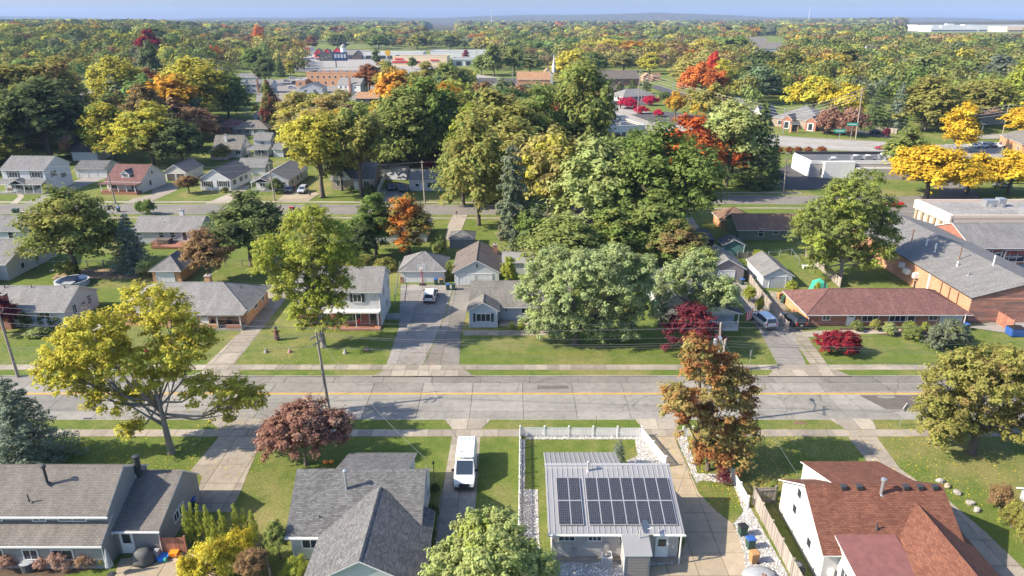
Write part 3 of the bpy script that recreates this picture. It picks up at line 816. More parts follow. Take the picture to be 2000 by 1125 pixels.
class House:
    def __init__(s, name, label, cat, loc, rz=0.0, group=None, world=False):
        s.root = thing(name, label, cat, (loc[0], loc[1], 0), rz, group)
        s.ox, s.oy = (loc[0], loc[1]) if world else (0, 0)

    def block(s, x0, y0, x1, y1, hw, rise, roof, wm, rm, tm='white', oh=0.4, og=0.3, z0=-0.2, rf=0.5, zb=0.0, wall='wall', rname='roof', gm=None, found=True):
        x0 -= s.ox; x1 -= s.ox; y0 -= s.oy; y1 -= s.oy
        s.x0, s.y0, s.x1, s.y1 = x0, y0, x1, y1
        mb = MB(); zt = hw
        c = [(x0, y0), (x1, y0), (x1, y1), (x0, y1)]
        g = 1 if gm else 0
        for i in range(4):
            a, b = c[i], c[(i + 1) % 4]
            q = [(a[0], a[1], z0), (b[0], b[1], z0), (b[0], b[1], zt), (a[0], a[1], zt)]
            mb.poly(q, 0)
            if roof == 'gable_x' and i in (1, 3): mb.poly([(a[0], a[1], zt), (b[0], b[1], zt), (a[0], y0 + (y1 - y0) * rf, zt + rise)], g)
            if roof == 'gable_y' and i in (0, 2): mb.poly([(a[0], a[1], zt), (b[0], b[1], zt), (x0 + (x1 - x0) * rf, a[1], zt + rise)], g)
            if roof == 'shed':      # rises towards +y by rise
                if i in (1, 3): mb.poly([(a[0], a[1], zt), (b[0], b[1], zt), (a[0], y1 if rise > 0 else y0, zt + abs(rise))], g)
                if i == (2 if rise > 0 else 0): mb.poly([(a[0], a[1], zt), (b[0], b[1], zt), (b[0], b[1], zt + abs(rise)), (a[0], a[1], zt + abs(rise))], 0)
        mats = [M[wm]] + ([M[gm]] if gm else [])
        mb.build(wall, mats, s.root)
        tm_ = M[tm]; rm_ = M[rm]
        if roof in ('gable_x', 'gable_y'):
            r = gable_roof(x0, x1, y0, y1, hw, rise, roof[-1], oh, og, rf=rf).build(rname, [rm_, tm_], s.root)
        elif roof == 'hip':
            r = hip_roof(x0, x1, y0, y1, hw, rise, oh).build(rname, [rm_, tm_], s.root)
        elif roof == 'shed':
            sl = abs(rise) / (y1 - y0); th = .13
            za, zb_ = (hw, hw + rise) if rise > 0 else (hw - rise, hw)
            sg = 1 if rise > 0 else -1
            T = [(x0 - og, y0 - oh, za - sg * sl * oh + th), (x1 + og, y0 - oh, za - sg * sl * oh + th), (x1 + og, y1 + oh, zb_ + sg * sl * oh + th), (x0 - og, y1 + oh, zb_ + sg * sl * oh + th)]
            B = [(p[0], p[1], p[2] - th) for p in T]
            q = MB(); q.poly(T, 0); q.poly(B[::-1], 1)
            for i in range(4): q.poly([B[i], B[(i + 1) % 4], T[(i + 1) % 4], T[i]], 1)
            r = q.build(rname, [rm_, tm_], s.root)
        else:       # flat with parapet
            q = MB(); q.box(x0 + .25, y0 + .25, hw - .3, x1 - .25, y1 - .25, hw - .25, 0)
            r = q.build(rname, [rm_], s.root)
            q = MB()
            for a in ((x0 - .06, y0 - .06, x1 + .06, y0 + .25), (x0 - .06, y1 - .25, x1 + .06, y1 + .06), (x0 - .06, y0 + .25, x0 + .25, y1 - .25), (x1 - .25, y0 + .25, x1 + .06, y1 - .25)):
                q.box(a[0], a[1], hw - .35, a[2], a[3], hw + rise)
            q.build('parapet', tm_, s.root)
        s.roof = r
        return s

    def at(s, face, u, z, o=0.0):
        """u metres along the face from its left end (seen from outside for F; from y0 for L and R)"""
        if face == 'F': return (s.x0 + u, s.y0 - o, z)
        if face == 'B': return (s.x0 + u, s.y1 + o, z)
        if face == 'L': return (s.x0 - o, s.y0 + u, z)
        return (s.x1 + o, s.y0 + u, z)

    def fbox(s, mb, face, u0, u1, z0, z1, o0, o1, m=0):
        a = s.at(face, u0, z0, o0); b = s.at(face, u1, z1, o1)
        mb.box(min(a[0], b[0]), min(a[1], b[1]), z0, max(a[0], b[0]), max(a[1], b[1]), z1, m)

    def win(s, face, u, z, w, h, cols=2, rows=1, trim='white', shut=None, g='glass'):
        f = MB(); t = 0.09
        x, y, zz = s.at(face, u, z, 0)
        for a in ((u - w / 2 - t, u - w / 2, z - t, z + h + t), (u + w / 2, u + w / 2 + t, z - t, z + h + t), (u - w / 2, u + w / 2, z - t, z), (u - w / 2, u + w / 2, z + h, z + h + t)):
            s.fbox(f, face, a[0], a[1], a[2], a[3], -.02, .07)
        for i in range(1, cols): s.fbox(f, face, u - w / 2 + w * i / cols - .03, u - w / 2 + w * i / cols + .03, z, z + h, 0, .05)
        for j in range(1, rows): s.fbox(f, face, u - w / 2, u + w / 2, z + h * j / rows - .03, z + h * j / rows + .03, 0, .048)
        fr = f.build('window', M[trim], s.root)
        p = MB(); s.fbox(p, face, u - w / 2, u + w / 2, z, z + h, .005, .025); p.build('pane', M[g], fr)
        if shut:
            for sg in (-1, 1):
                q = MB(); a = u + sg * (w / 2 + t + .2); s.fbox(q, face, a - .19, a + .19, z - t, z + h + t, -.01, .05)
                for i in range(5): s.fbox(q, face, a - .13, a + .13, z + h * i / 5 + .04, z + h * (i + 1) / 5 - .05, .05, .065)
                q.build('shutter', M[shut], fr)
        return fr

    def door(s, face, u, w=0.95, h=2.05, z=0.15, mat='white', lite=0.0, trim='white'):
        d = MB(); s.fbox(d, face, u - w / 2, u + w / 2, z, z + h, -.02, .05)
        for a in ((.1, .45), (.55, .9)):
            s.fbox(d, face, u - w * .35, u - w * .05, z + h * a[0], z + h * a[1], .05, .062); s.fbox(d, face, u + w * .05, u + w * .35, z + h * a[0], z + h * a[1], .05, .062)
        t = MB()
        for a in ((u - w / 2 - .1, u - w / 2, z, z + h + .1), (u + w / 2, u + w / 2 + .1, z, z + h + .1), (u - w / 2, u + w / 2, z + h, z + h + .1)):
            s.fbox(t, face, a[0], a[1], a[2], a[3], -.02, .07)
        o = d.build('door', M[mat], s.root)
        t.build('frame', M[trim], o)
        if lite:
            q = MB(); s.fbox(q, face, u - w * .36, u + w * .36, z + h * (1 - lite), z + h * .94, .055, .07); q.build('pane', M['glass'], o)
        q = MB(); s.fbox(q, face, u + w * .38, u + w * .44, z + h * .46, z + h * .52, .05, .11); q.build('handle', M['steel'], o)
        return o

    def gdoor(s, face, u, w=2.5, h=2.1, mat='white', rows=4, cols=4, z=0.02, trim='white'):
        d = MB(); s.fbox(d, face, u - w / 2, u + w / 2, z, z + h, -.02, .02)
        for i in range(cols):
            for j in range(rows):
                s.fbox(d, face, u - w / 2 + w * i / cols + .05, u - w / 2 + w * (i + 1) / cols - .05, z + h * j / rows + .04, z + h * (j + 1) / rows - .04, .02, .04)
        o = d.build('garage_door', M[mat], s.root)
        t = MB()
        for a in ((u - w / 2 - .13, u - w / 2, z, z + h + .13), (u + w / 2, u + w / 2 + .13, z, z + h + .13), (u - w / 2, u + w / 2, z + h, z + h + .13)):
            s.fbox(t, face, a[0], a[1], a[2], a[3], -.02, .08)
        t.build('frame', M[trim], o)

    def chimney(s, x, y, z0, z1, w=0.7, d=0.7, mat='b_red', flues=1):
        x -= s.ox; y -= s.oy
        c = MB().box(x - w / 2, y - d / 2, z0, x + w / 2, y + d / 2, z1).build('chimney', M[mat], s.root)
        MB().box(x - w / 2 - .08, y - d / 2 - .08, z1, x + w / 2 + .08, y + d / 2 + .08, z1 + .12).build('cap', M['kerb'], c)
        for i in range(flues):
            q = x + (i - (flues - 1) / 2) * .5
            MB().lathe([(.13, z1 + .12), (.13, z1 + .4)], 8, (q, y)).build('flue', M['r_rust'] if mat != 'block' else M['kerb'], c)

    def pipe(s, x, y, z0, h, r=0.07, mat='dark', hat=0.0, name='vent_pipe'):
        x -= s.ox; y -= s.oy
        prof = [(r * 2.2, z0 - .05), (r * 1.1, z0 + .08), (r, z0 + .1), (r, z0 + h)]
        if hat: prof += [(r * hat, z0 + h + .02), (r * hat, z0 + h + .2), (r * .5, z0 + h + .26)]
        MB().lathe(prof, 10, (x, y)).build(name, M[mat], s.root, smooth=False)

    def boxp(s, name, x0, y0, z0, x1, y1, z1, mat):
        return MB().box(x0 - s.ox, y0 - s.oy, z0, x1 - s.ox, y1 - s.oy, z1).build(name, M[mat], s.root)

    def spout(s, face, u, z1, o=.06, mat='white'):
        a = s.at(face, u, 0, o)
        MB().tube([(a[0], a[1], 0.05), (a[0], a[1], z1)], .05, 6).build('downspout', M[mat], s.root)

    def gutter(s, xa, ya, xb, yb, z, mat='white'):
        xa -= s.ox; xb -= s.ox; ya -= s.oy; yb -= s.oy
        MB().box(min(xa, xb) - .06, min(ya, yb) - .06, z - .12, max(xa, xb) + .06, max(ya, yb) + .06, z).build('gutter', M[mat], s.root)


# --- A: grey split-level with attached garage, lower left
h = House('gray_house', 'grey split-level house with lower porch roof and attached garage, bottom left', 'house', (-40, 50), world=True)
h.block(-49, 47.7, -33.0, 54.3, 4.35, 2.1, 'gable_x', 'w_gray', 'r_warm', oh=.35, og=.05)
h.gutter(-49, 47.32, -32.9, 47.32, 4.2)
for u in (6.7, 10.3, 13.0): h.win('F', u, 3.62, 1.0 if u < 13 else 2.2, .52, 2)
h.win('R', 5.2, 3.6, 1.0, 1.0, 2)
h.pipe(-38.7, 49.6, 5.9, 1.5, .11, 'dark', 1.9, 'flue_pipe'); h.pipe(-39.6, 48.3, 5.1, .6, .05)
h.block(-49, 46.2, -33.02, 47.9, 2.55, 1.0, 'shed', 'w_gray', 'r_warm', oh=.3, og=.05)
h.gutter(-49, 45.87, -32.95, 45.87, 2.5); h.spout('F', 15.9, 2.5)
for u in (7.2, 10.0, 12.6): h.win('F', u, 1.0, 1.1 if u < 12 else 1.6, .9, 2)
h.block(-33.0, 47.9, -29.25, 55.5, 2.55, 2.0, 'gable_x', 'w_gray', 'r_warm', oh=.3, og=.12, rf=.68)
h.gutter(-32.9, 47.55, -29.1, 47.55, 2.55); h.spout('F', 3.7, 2.5)
h.door('F', .95, .95, 2.05, .15, 'vinyl', .5); h.win('R', 3.9, 1.15, .8, .8, 2); h.win('R', 2.9, 1.15, .8, .8, 2)
h.pipe(-32.75, 52.6, 4.3, 2.0, .26, 'dark', 1.2, 'chimney_pipe')
MB().tube([(7.98 - .9, -2.4, 2.3), (7.98 - .9, -2.5, 2.45)], .1, 8).build('wall_lamp', M['white'], h.root)

# --- B: grey shingle house with mint siding
h = House('mint_house', 'house with dark grey shingles and pale mint siding left of the white van', 'house', (-13, 51), world=True)
h.block(-18.2, 47.3, -7.7, 55.9, 2.75, 2.95, 'gable_x', 'w_mint', 'r_gray', oh=.4, og=.3)
h.gutter(-18.5, 46.85, -15.6, 46.85, 2.5); h.win('F', 1.6, 1.2, 1.3, 1.1, 2); h.win('R', 3.0, 1.3, 1.0, 1.1, 2); h.win('R', 6.4, 1.3, 1.0, 1.1, 2); h.spout('F', .1, 2.6)
h.pipe(-14.0, 50.2, 4.6, 1.9, .11, 'steel', 1.8, 'flue_pipe'); h.pipe(-15.9, 48.2, 3.2, .5, .05)
h.block(-15.5, 53.2, -9.4, 58.3, 2.8, -1.75, 'shed', 'w_mint', 'r_gray', oh=.3, og=.2, wall='wing_wall', rname='wing_roof')
h.gdoor('B', 3.0, 4.5, 2.1)
h.block(-15.4, 41.6, -6.9, 49.8, 2.7, 2.3, 'gable_y', 'w_mint', 'r_gray', oh=.35, og=.3, wall='wing_wall', rname='wing_roof', rf=.5)
h.win('F', 4.2, 1.1, 1.6, 1.2, 3); h.pipe(-12.3, 46.0, 4.25, .25, .09)
MB().tube([(5.35, 1.6, 3.1), (5.5, 1.6, 4.6), (5.5, 1.6, 5.4)], .04, 6).tube([(5.5, 1.4, 5.3), (5.5, 1.8, 5.3)], .03, 5).build('service_mast', M['steel'], h.root)

# --- C: solar house with standing-seam roof
h = House('solar_house', 'grey house with standing-seam metal roof carrying solar panels', 'house', (8.5, 51), world=True)
ZE, ZR, Y0, Y1 = 2.72, 4.62, 46.5, 53.7
h.block(3.3, 47.3, 13.7, 53.6, 2.85, 1.68, 'shed', 'w_taupe', 'r_metal', oh=.35, og=.35)
sl = 1.68 / 6.3
def rz_(y): return 2.85 + (y - 47.3) * sl + .13
def on_roof(x, y): return (x - h.ox, y - h.oy, rz_(y))
sm = MB().box(-.022, -.35, .0, .022, 6.65, .05)
for i in range(len(sm.v)): sm.v[i] = (sm.v[i][0], sm.v[i][1], sm.v[i][2] + sm.v[i][1] * sl)
sm = sm.mesh('seam', M['r_seam'])
for i in range(25): inst('seam', sm, h.roof, on_roof(3.06 + i * .448, 47.3))
h.boxp('ridge_flashing', 2.9, 53.72, rz_(53.7) - .02, 14.1, 54.05, rz_(53.7) + .08, 'r_seam')
h.gutter(2.95, 46.9, 8.95, 46.9, 2.78, 'white'); h.gutter(11.6, 46.9, 14.1, 46.9, 2.78, 'white')
for u, w in ((1.2, 1.25), (3.5, 1.0), (6.1, 1.15)): h.win('F', u, 1.95, w, .5, 3)
h.door('F', 9.05, .9, 2.1, .1, 'vinyl', .4); h.boxp('electric_box', 7.6, 47.15, 1.3, 7.95, 47.3, 1.8, 'w_taupe'); h.boxp('meter', 5.0, 47.1, .5, 5.3, 47.3, 1.2, 'steel')
MB().box(-5.3, -4.1, 0, 5.3, -3.71, .28).build('foundation_ledge', M['drive'], h.root)
for u in (10.0,):
    MB().tube([(13.75 - 8.5, 46.75 - 51, 0), (13.75 - 8.5, 46.75 - 51, 2.75)], .07, 6).build('porch_post', M['white'], h.root)
h.pipe(6.75, 53.2, rz_(53.2), .75, .1, 'r_seam', 1.5, 'flue_pipe')
# shed-roofed lean-to (basement stair) in the rear corner
h.block(9.0, 45.2, 11.0, 47.25, 2.25, .5, 'shed', 'w_taupe', 'r_metal', oh=.12, og=.12, wall='entry_wall', rname='entry_roof')
lv = MB()
for i in range(7): h.fbox(lv, 'F', .15, 1.85, .12 + i * .27, .12 + i * .27 + .22, -.01, .05)
lv.build('siding_board', M['w_barn'], h.root)
h.spout('F', -.06, 2.3)
h.block(3.3, 53.8, 9.5, 57.2, 3.55, -1.0, 'shed', 'w_taupe', 'r_metal', oh=.3, og=.3, wall='wing_wall', rname='wing_roof')
s2 = MB().box(-.022, -.25, 0, .022, 3.65, .05)
for i in range(len(s2.v)): s2.v[i] = (s2.v[i][0], s2.v[i][1], s2.v[i][2] - s2.v[i][1] * (1.0 / 3.4))
s2 = s2.mesh('seam', M['r_seam'])
for i in range(15): inst('seam', s2, h.roof, (3.06 + i * .448 - h.ox, 53.8 - h.oy, 4.68))
solar_h = h
# solar panels: each a thing of its own, on rails
def solar_cells():
    m, nt, bs = newmat('solar_cells')
    v = coords(nt, 'UV')
    b = nt.nodes.new('ShaderNodeTexBrick'); nt.links.new(v, b.inputs['Vector'])
    b.offset = 0.0; b.inputs['Color1'].default_value = (0.012, 0.014, 0.024, 1); b.inputs['Color2'].default_value = (0.03, 0.032, 0.046, 1)
    b.inputs['Mortar'].default_value = (0.11, 0.11, 0.115, 1); b.inputs['Scale'].default_value = 1; b.inputs['Mortar Size'].default_value = .012
    b.inputs['Brick Width'].default_value = .168; b.inputs['Row Height'].default_value = .168
    oi = nt.nodes.new('ShaderNodeObjectInfo')
    f = noise(nt, v, .9, 2); gate = ramp(nt, f, [(.55, 0.0), (.75, .35)])
    k = mixc(nt, gate, b.outputs['Color'], (.03, .07, .17))
    nt.links.new(k, bs.inputs['Base Color']); bs.inputs['Roughness'].default_value = .2; bs.inputs['Specular IOR Level'].default_value = .3
    return m
M['cells'] = solar_cells(); M['alu'] = paint('aluminium', (0.46, 0.46, 0.46), .4, .4, var=.05)
PW, PL = 1.02, 2.42
def tilt(mb):
    for i in range(len(mb.v)): x, y, z = mb.v[i]; mb.v[i] = (x, y * math.cos(math.atan(sl)), z + y * math.sin(math.atan(sl)))
    return mb
fr = MB()
for a in ((0, 0, PW, .035), (0, PL - .035, PW, PL), (0, .035, .035, PL - .035), (PW - .035, .035, PW, PL - .035)): fr.box(a[0], a[1], .11, a[2], a[3], .155)
frm = tilt(fr).mesh('frame', M['alu']); cel = tilt(MB().box(.035, .035, .115, PW - .035, PL - .035, .148)).mesh('cell_sheet', M['cells']); leg = tilt(MB().box(.1, .3, 0, PW - .1, .36, .115).box(.1, 1.9, 0, PW - .1, 1.96, .115)).mesh('rail', M['alu'])
for row in range(2):
    for k in range(9):
        x = 3.85 + k * (PW + .02) + (.42 if k > 1 else 0); y = 47.62 + row * (PL + .03) * math.cos(math.atan(sl))
        p = inst('solar_panel', frm, h.roof, on_roof(x, y))
        p.parent = h.root; inst('cell_sheet', cel, p); inst('rail', leg, p)

# --- D: red-roofed white house
h = House('red_roof_house', 'white house with red shingle roof, bottom right', 'house', (30, 49), world=True)
h.block(24.4, 44.5, 35.2, 53.6, 3.2, 2.8, 'gable_x', 'w_stucco', 'r_red', oh=.35, og=.3)
for u, z in ((6.6, 2.1), (3.2, 1.4), (6.0, 3.9)): h.win('L', u - .6 if z < 3 else 5.6, z if z < 3 else 4.0, .75, .85, 1, 1)
for i, x in enumerate((27.0, 28.3, 32.1, 33.3, 34.5)): h.boxp('roof_vent', x, 48.55, 5.95, x + .42, 48.95, 6.25, 'dark')
h.pipe(30.2, 48.4, 5.6, 1.35, .13, 'steel', 1.8, 'flue_pipe'); h.pipe(28.9, 45.9, 4.3, .5, .06)
h.block(27.4, 50.7, 34.3, 56.6, 3.0, -2.0, 'shed', 'w_stucco', 'r_red', oh=.25, og=.2, wall='wing_wall', rname='wing_roof')
h.gdoor('B', 3.2, 4.4, 2.1)
h.block(25.6, 38.5, 30.1, 45.6, 2.9, .95, 'shed', 'w_stucco', 'r_redplain', oh=.2, og=.15, wall='dormer_wall', rname='dormer_roof'); h.win('L', 4.5, 1.2, 1.5, 1.2, 3)
h.block(29.3, 37.5, 36.3, 48.0, 3.0, 2.2, 'gable_y', 'w_stucco', 'r_red', oh=.4, og=.3, wall='wing_wall', rname='wing_roof')
h.boxp('meter_box', 24.9, 44.25, 1.0, 25.3, 44.5, 1.6, 'vinyl')

# --- E: neighbour at the right edge
h = House('gray_cottage', 'corner of a grey walled cottage with white eave at the right edge', 'house', (47, 50), world=True)
h.block(45.6, 45.5, 55, 53.0, 2.8, 2.4, 'gable_x', 'w_pale', 'r_pale', oh=.35, og=.3); h.win('L', 4, 1.2, .8, 1.0, 1)

# --- across the road
h = House('white_ranch', 'white ranch house with grey roof and brick chimney, left across the road', 'house', (-72, 98), world=True)
h.block(-86, 95.0, -64.9, 103.6, 2.6, 2.1, 'gable_x', 'w_stucco', 'r_pale', oh=.4, og=.3)
h.win('R', 2.4, 1.2, .9, 1.3, 2, 3, 'white'); h.win('R', 6.3, 1.2, .9, 1.3, 2, 3); h.win('F', 14, 1.2, 2.4, 1.2, 3); h.win('F', 18.2, 1.3, 1.4, 1.0, 2); h.door('F', 11.5)
h.chimney(-73.6, 94.6, 0, 5.2, 2.3, .95, 'b_red', 3); MB().lathe([(.28, 1.9), (.28, 1.96)], 10, (7.2, 1.6)).build('round_vent', M['dark'], h.root)
for x in (-78, -75.5, -71.5, -66.6): h.pipe(x, 98.9, 4.6, .5, .06)
h = House('brick_hip_house', 'orange brick house with grey hip roof and front porch, across the road', 'house', (-46, 99), world=True)
h.block(-57.5, 95.6, -38.8, 105.2, 2.45, 2.4, 'hip', 'b_orange', 'r_pale', oh=.5)
h.win('F', 4, .9, 1.6, 1.3, 2); h.win('F', 10.2, .7, 2.2, 1.5, 3); h.door('F', 12.5, 1, 2.05, .3, 'white', .5); h.win('R', 4, 1.1, 1.2, 1.1, 2); h.win('R', 7.2, 1.1, 1.0, 1.0, 2)
h.chimney(-46.2, 101.5, 3.8, 5.6, .8, .8, 'b_orange', 1); h.chimney(-50.1, 95.2, 0, 4.6, .8, .7, 'b_orange')
h.boxp('porch_floor', -46, 93.6, 0, -38.9, 95.55, .35, 'kerb'); h.boxp('porch_wall', -46, 93.6, .35, -42.4, 93.85, 1.0, 'b_orange'); h.boxp('porch_wall', -41.2, 93.6, .35, -39.0, 93.85, .9, 'b_red')
for x in (-46, -42.4, -39.1): h.boxp('porch_post', x, 93.62, .35, x + .14, 93.76, 2.4, 'white')
gable = MB().box(-.4, -2.2, 2.35, 7.6, -.0, 2.52); gable.build('porch_roof', [M['r_pale']], h.root, (-46 + 46, 95.6 - 99, 0))
h.pipe(-40.9, 100.4, 4.0, .5, .06)
h = House('white_two_storey', 'white two-storey house with grey roof and red brick ground floor behind the tall lawn tree', 'house', (-24, 98.5), world=True)
h.block(-31.2, 95.3, -19.0, 103.2, 5.55, 2.2, 'gable_x', 'w_white', 'r_pale', oh=.4, og=.3)
h.boxp('brick_front', -31.1, 95.2, 0, -19.1, 95.29, 2.5, 'b_red')
h.y0 -= .1
for u in (2.2, 5.6, 8.9): h.win('F', u, 3.9, 1.1, 1.1, 2, 1, 'white', 'dark')
h.win('F', 8.0, .9, 2.3, 1.4, 2); h.win('F', 3.5, .9, 1.6, 1.3, 2); h.door('F', 11.0, 1, 2.1, .25, 'r_rust', .6)
h.y0 += .1
h.boxp('awning', -27.0, 93.9, 2.55, -19.0, 95.25, 2.75, 'white'); h.boxp('porch_floor', -27, 93.6, 0, -19, 95.25, .25, 'b_red')
for x in (-22.5, -19.3): h.boxp('awning_post', x, 93.95, .25, x + .1, 94.05, 2.55, 'white')
h.win('R', 2.6, 3.8, .9, 1.1, 1); h.win('R', 4.5, 1.2, .8, 1.2, 1); h.win('R', 6.6, 3.8, .9, 1.1, 1); h.chimney(-25.5, 100.4, 6.4, 8.6, .8, .8, 'b_red'); h.spout('F', 12.1, 5.5)
h.boxp('side_step', -18.95, 97.5, 0, -16.8, 99.5, .3, 'kerb')
h = House('hip_garage', 'white double garage with grey hip roof behind the basketball hoop', 'garage', (-15.2, 117), world=True)
h.block(-18.9, 113.6, -11.5, 120.6, 2.35, 2.0, 'hip', 'w_white', 'r_mid', oh=.4)
h.gdoor('F', 2.05, 2.8, 2.05); h.gdoor('F', 5.45, 2.8, 2.05); h.boxp('brick_base', -19.0, 113.5, 0, -18.5, 113.6, 1.1, 'b_red')
h = House('gable_garage', 'white shingled double garage with brown gable roof', 'garage', (-5.9, 118), world=True)
h.block(-9.7, 112.3, -2.2, 123, 2.45, 2.0, 'gable_y', 'w_white', 'r_brown', oh=.4, og=.35)
h.gdoor('F', 2.0, 2.6, 2.0); h.gdoor('F', 5.0, 2.6, 2.0); h.win('F', 3.85, 3.2, .3, .6, 1)
h.chimney(-3.0, 121.5, 2.4, 4.3, .7, .7, 'b_red')
h = House('gray_bump_house', 'pale blue-grey cottage with front bump-out and shuttered window beside the twin driveway', 'house', (1, 100), world=True)
h.block(-6.0, 97.2, 8.5, 106.3, 2.4, 2.2, 'gable_x', 'w_blue', 'r_tan', oh=.4, og=.3)
h.win('F', 8.2, 1.3, 1.5, .9, 2); h.door('F', 10.6, 1, 2.05, .2, 'vinyl', .4); h.boxp('porch_floor', -1.9, 95.2, 0, 8.5, 97.15, .22, 'drive_tan'); h.boxp('wall_lamp', -1.0, 97.05, 1.7, -.8, 97.2, 2.0, 'dark')
h.block(-6.2, 94.8, -2.1, 97.8, 2.75, 1.15, 'gable_y', 'w_blue', 'r_tan', oh=.35, og=.3, wall='bay_wall', rname='bay_roof')
h.win('F', 2.05, 1.0, 2.0, 1.15, 3, 1, 'white', 'dark'); h.spout('F', 4.05, 2.6); h.spout('F', .05, 2.6)
h = House('porch_bungalow', 'bungalow with white railed porch and flag right of the crimson tree', 'house', (29, 101), world=True)
h.block(22, 97.5, 33.2, 110, 2.7, 2.2, 'gable_y', 'w_white', 'r_gray', oh=.4, og=.3)
h.win('R', 3, 1.1, 1.0, 1.2, 1); h.win('R', 7, 1.1, 1.0, 1.2, 1); h.door('F', 6, 1, 2.05, .5, 'vinyl', .5); h.win('F', 9, 1.2, 1.6, 1.2, 2)
h.block(26.2, 93.6, 32.6, 97.4, 2.75, .95, 'gable_y', 'w_white', 'r_gray', oh=.35, og=.3, z0=2.6, wall='porch_gable', rname='porch_roof')
h.boxp('porch_floor', 26.2, 93.6, 0, 32.6, 97.4, .5, 'white')
for x in (26.3, 32.4): h.boxp('porch_post', x, 93.65, .5, x + .15, 93.8, 2.7, 'white')
for i in range(26): h.boxp('baluster', 26.5 + i * .23, 93.68, .6, 26.56 + i * .23, 93.73, 1.35, 'white')
h.boxp('rail', 26.3, 93.65, 1.35, 32.5, 93.77, 1.43, 'white')
h = House('barn_gray_garage', 'grey-brown sided garage with white door beyond the white minivan', 'garage', (36.7, 118), world=True)
h.block(33.6, 113.6, 39.3, 121.5, 2.6, 1.6, 'gable_y', 'w_barn', 'r_mid', oh=.35, og=.3); h.gdoor('F', 2.8, 2.6, 2.1)
h = House('white_block_garage', 'small white garage with grey gable roof and grey door', 'garage', (44, 115), world=True)
h.block(41.8, 111.0, 46.6, 119.5, 2.25, 1.35, 'gable_y', 'w_white', 'r_mid', oh=.3, og=.3); h.gdoor('F', 2.4, 2.6, 1.95, 'w_pale')
h = House('brick_ranch', 'long red brick ranch house with maroon hip roof across the road', 'house', (54, 99), world=True)
h.block(43.2, 95.3, 66.2, 104.0, 2.15, 1.95, 'hip', 'b_red', 'r_maroon', oh=.6)
h.boxp('sunlit_wall_face', 43.1, 95.4, 0, 43.19, 103.9, 2.1, 'b_orange')  # sunlight on the left wall put into a brighter brick colour
for u, w in ((2.6, 1.0), (9.0, 2.3), (13.0, 2.3), (18.2, 1.2)): h.win('F', u, .8 if w > 2 else 1.0, w, 1.1 if w > 2 else .9, 3 if w > 2 else 2)
h.door('F', 6.2, 1, 1.95, .1, 'vinyl', .3); h.door('F', 15.0, 1, 1.95, .1, 'dark', .3); h.gdoor('F', 20.8, 3.0, 1.9, 'w_pale'); h.pipe(47.4, 100.8, 3.9, .75, .12, 'dark', 1.4, 'flue_pipe'); h.pipe(61.0, 100.8, 3.9, .85, .12, 'dark', 1.4, 'flue_pipe'); h.pipe(46.0, 101, 3.9, .3, .08)
h.spout('F', .05, 2.1); h.door('L', 4.8, .9, 2, .1, 'vinyl')
for u in (22.5,): MB().lathe([(.07, 0), (.07, 2.1)], 6, (43.2 + u - 54, 94.75 - 99)).build('porch_post', M['white'], h.root)

# --- brick shops, an L of two wings
h = House('brick_shops', 'L-shaped brick shop building with long grey shingle roofs, right side', 'shop', (78, 118), world=True)
h.block(67.3, 96.6, 83.5, 136.5, 3.9, 2.3, 'gable_y', 'b_tan', 'r_mid', 'dark', oh=.25, og=.2, wall='wing_wall', rname='wing_roof', gm='b_band')  # left wall's sunlit tone put into the tan brick colour
h.boxp('gable_brick', 67.2, 96.45, 0, 83.6, 96.6, 3.8, 'b_band')
for y, z in ((99.6, 0), (101.8, 0), (104.0, 0)): h.boxp('pilaster', 67.15, y, 0, 67.28, y + .12, 3.6, 'r_rust')
h.boxp('downspout', 67.1, 107.2, 0, 67.28, 107.6, 3.8, 'white')
for y, z in ((110.5, 1.9), (112.9, 1.7), (115.0, 2.2)): h.boxp('air_conditioner', 66.5, y, z, 67.3, y + (1.3 if y > 112 and y < 114 else .7), z + .8, 'block')
for x, y, hh, mk in ((71.2, 107.5, .5, 'vinyl'), (72.6, 109.5, 1.9, 'r_rust'), (75.0, 104.8, 1.3, 'block'), (71.5, 114.5, 1.3, 'block'), (70.6, 103.5, .5, 'steel'), (71.0, 121, 2.0, 'r_rust'), (70.0, 134, 1.8, 'vinyl'), (72.3, 134, 1.8, 'vinyl'), (72, 118, .8, 'vinyl'), (69, 130, .7, 'vinyl')):
    h.pipe(x, y, 3.9 + (x - 67.3) / 8.1 * 2.3 + .1, hh, .1, mk, 1.3)
h.block(83.2, 123.2, 125, 136.2, 3.6, 2.4, 'gable_x', 'b_red', 'r_mid', 'white', oh=.9, og=.2, wall='shop_wall', rname='shop_roof')
for i in range(7): h.boxp('shop_post', 84.3 + i * 5, 122.5, 0, 84.5 + i * 5, 122.7, 3.0, 'steel')
for u, w in ((2.5, 3.4), (8.2, 4.2), (13.6, 3.6), (19, 4.2), (25, 4)): h.win('F', u, .6, w, 2.1, 3, 1, 'vinyl')
h.door('F', 5.4, 1, 2.2, .05, 'steel', .8); h.door('F', 11.2, 1, 2.2, .05, 'steel', .8)
barber = (83.2 + 8.2, 123.2)

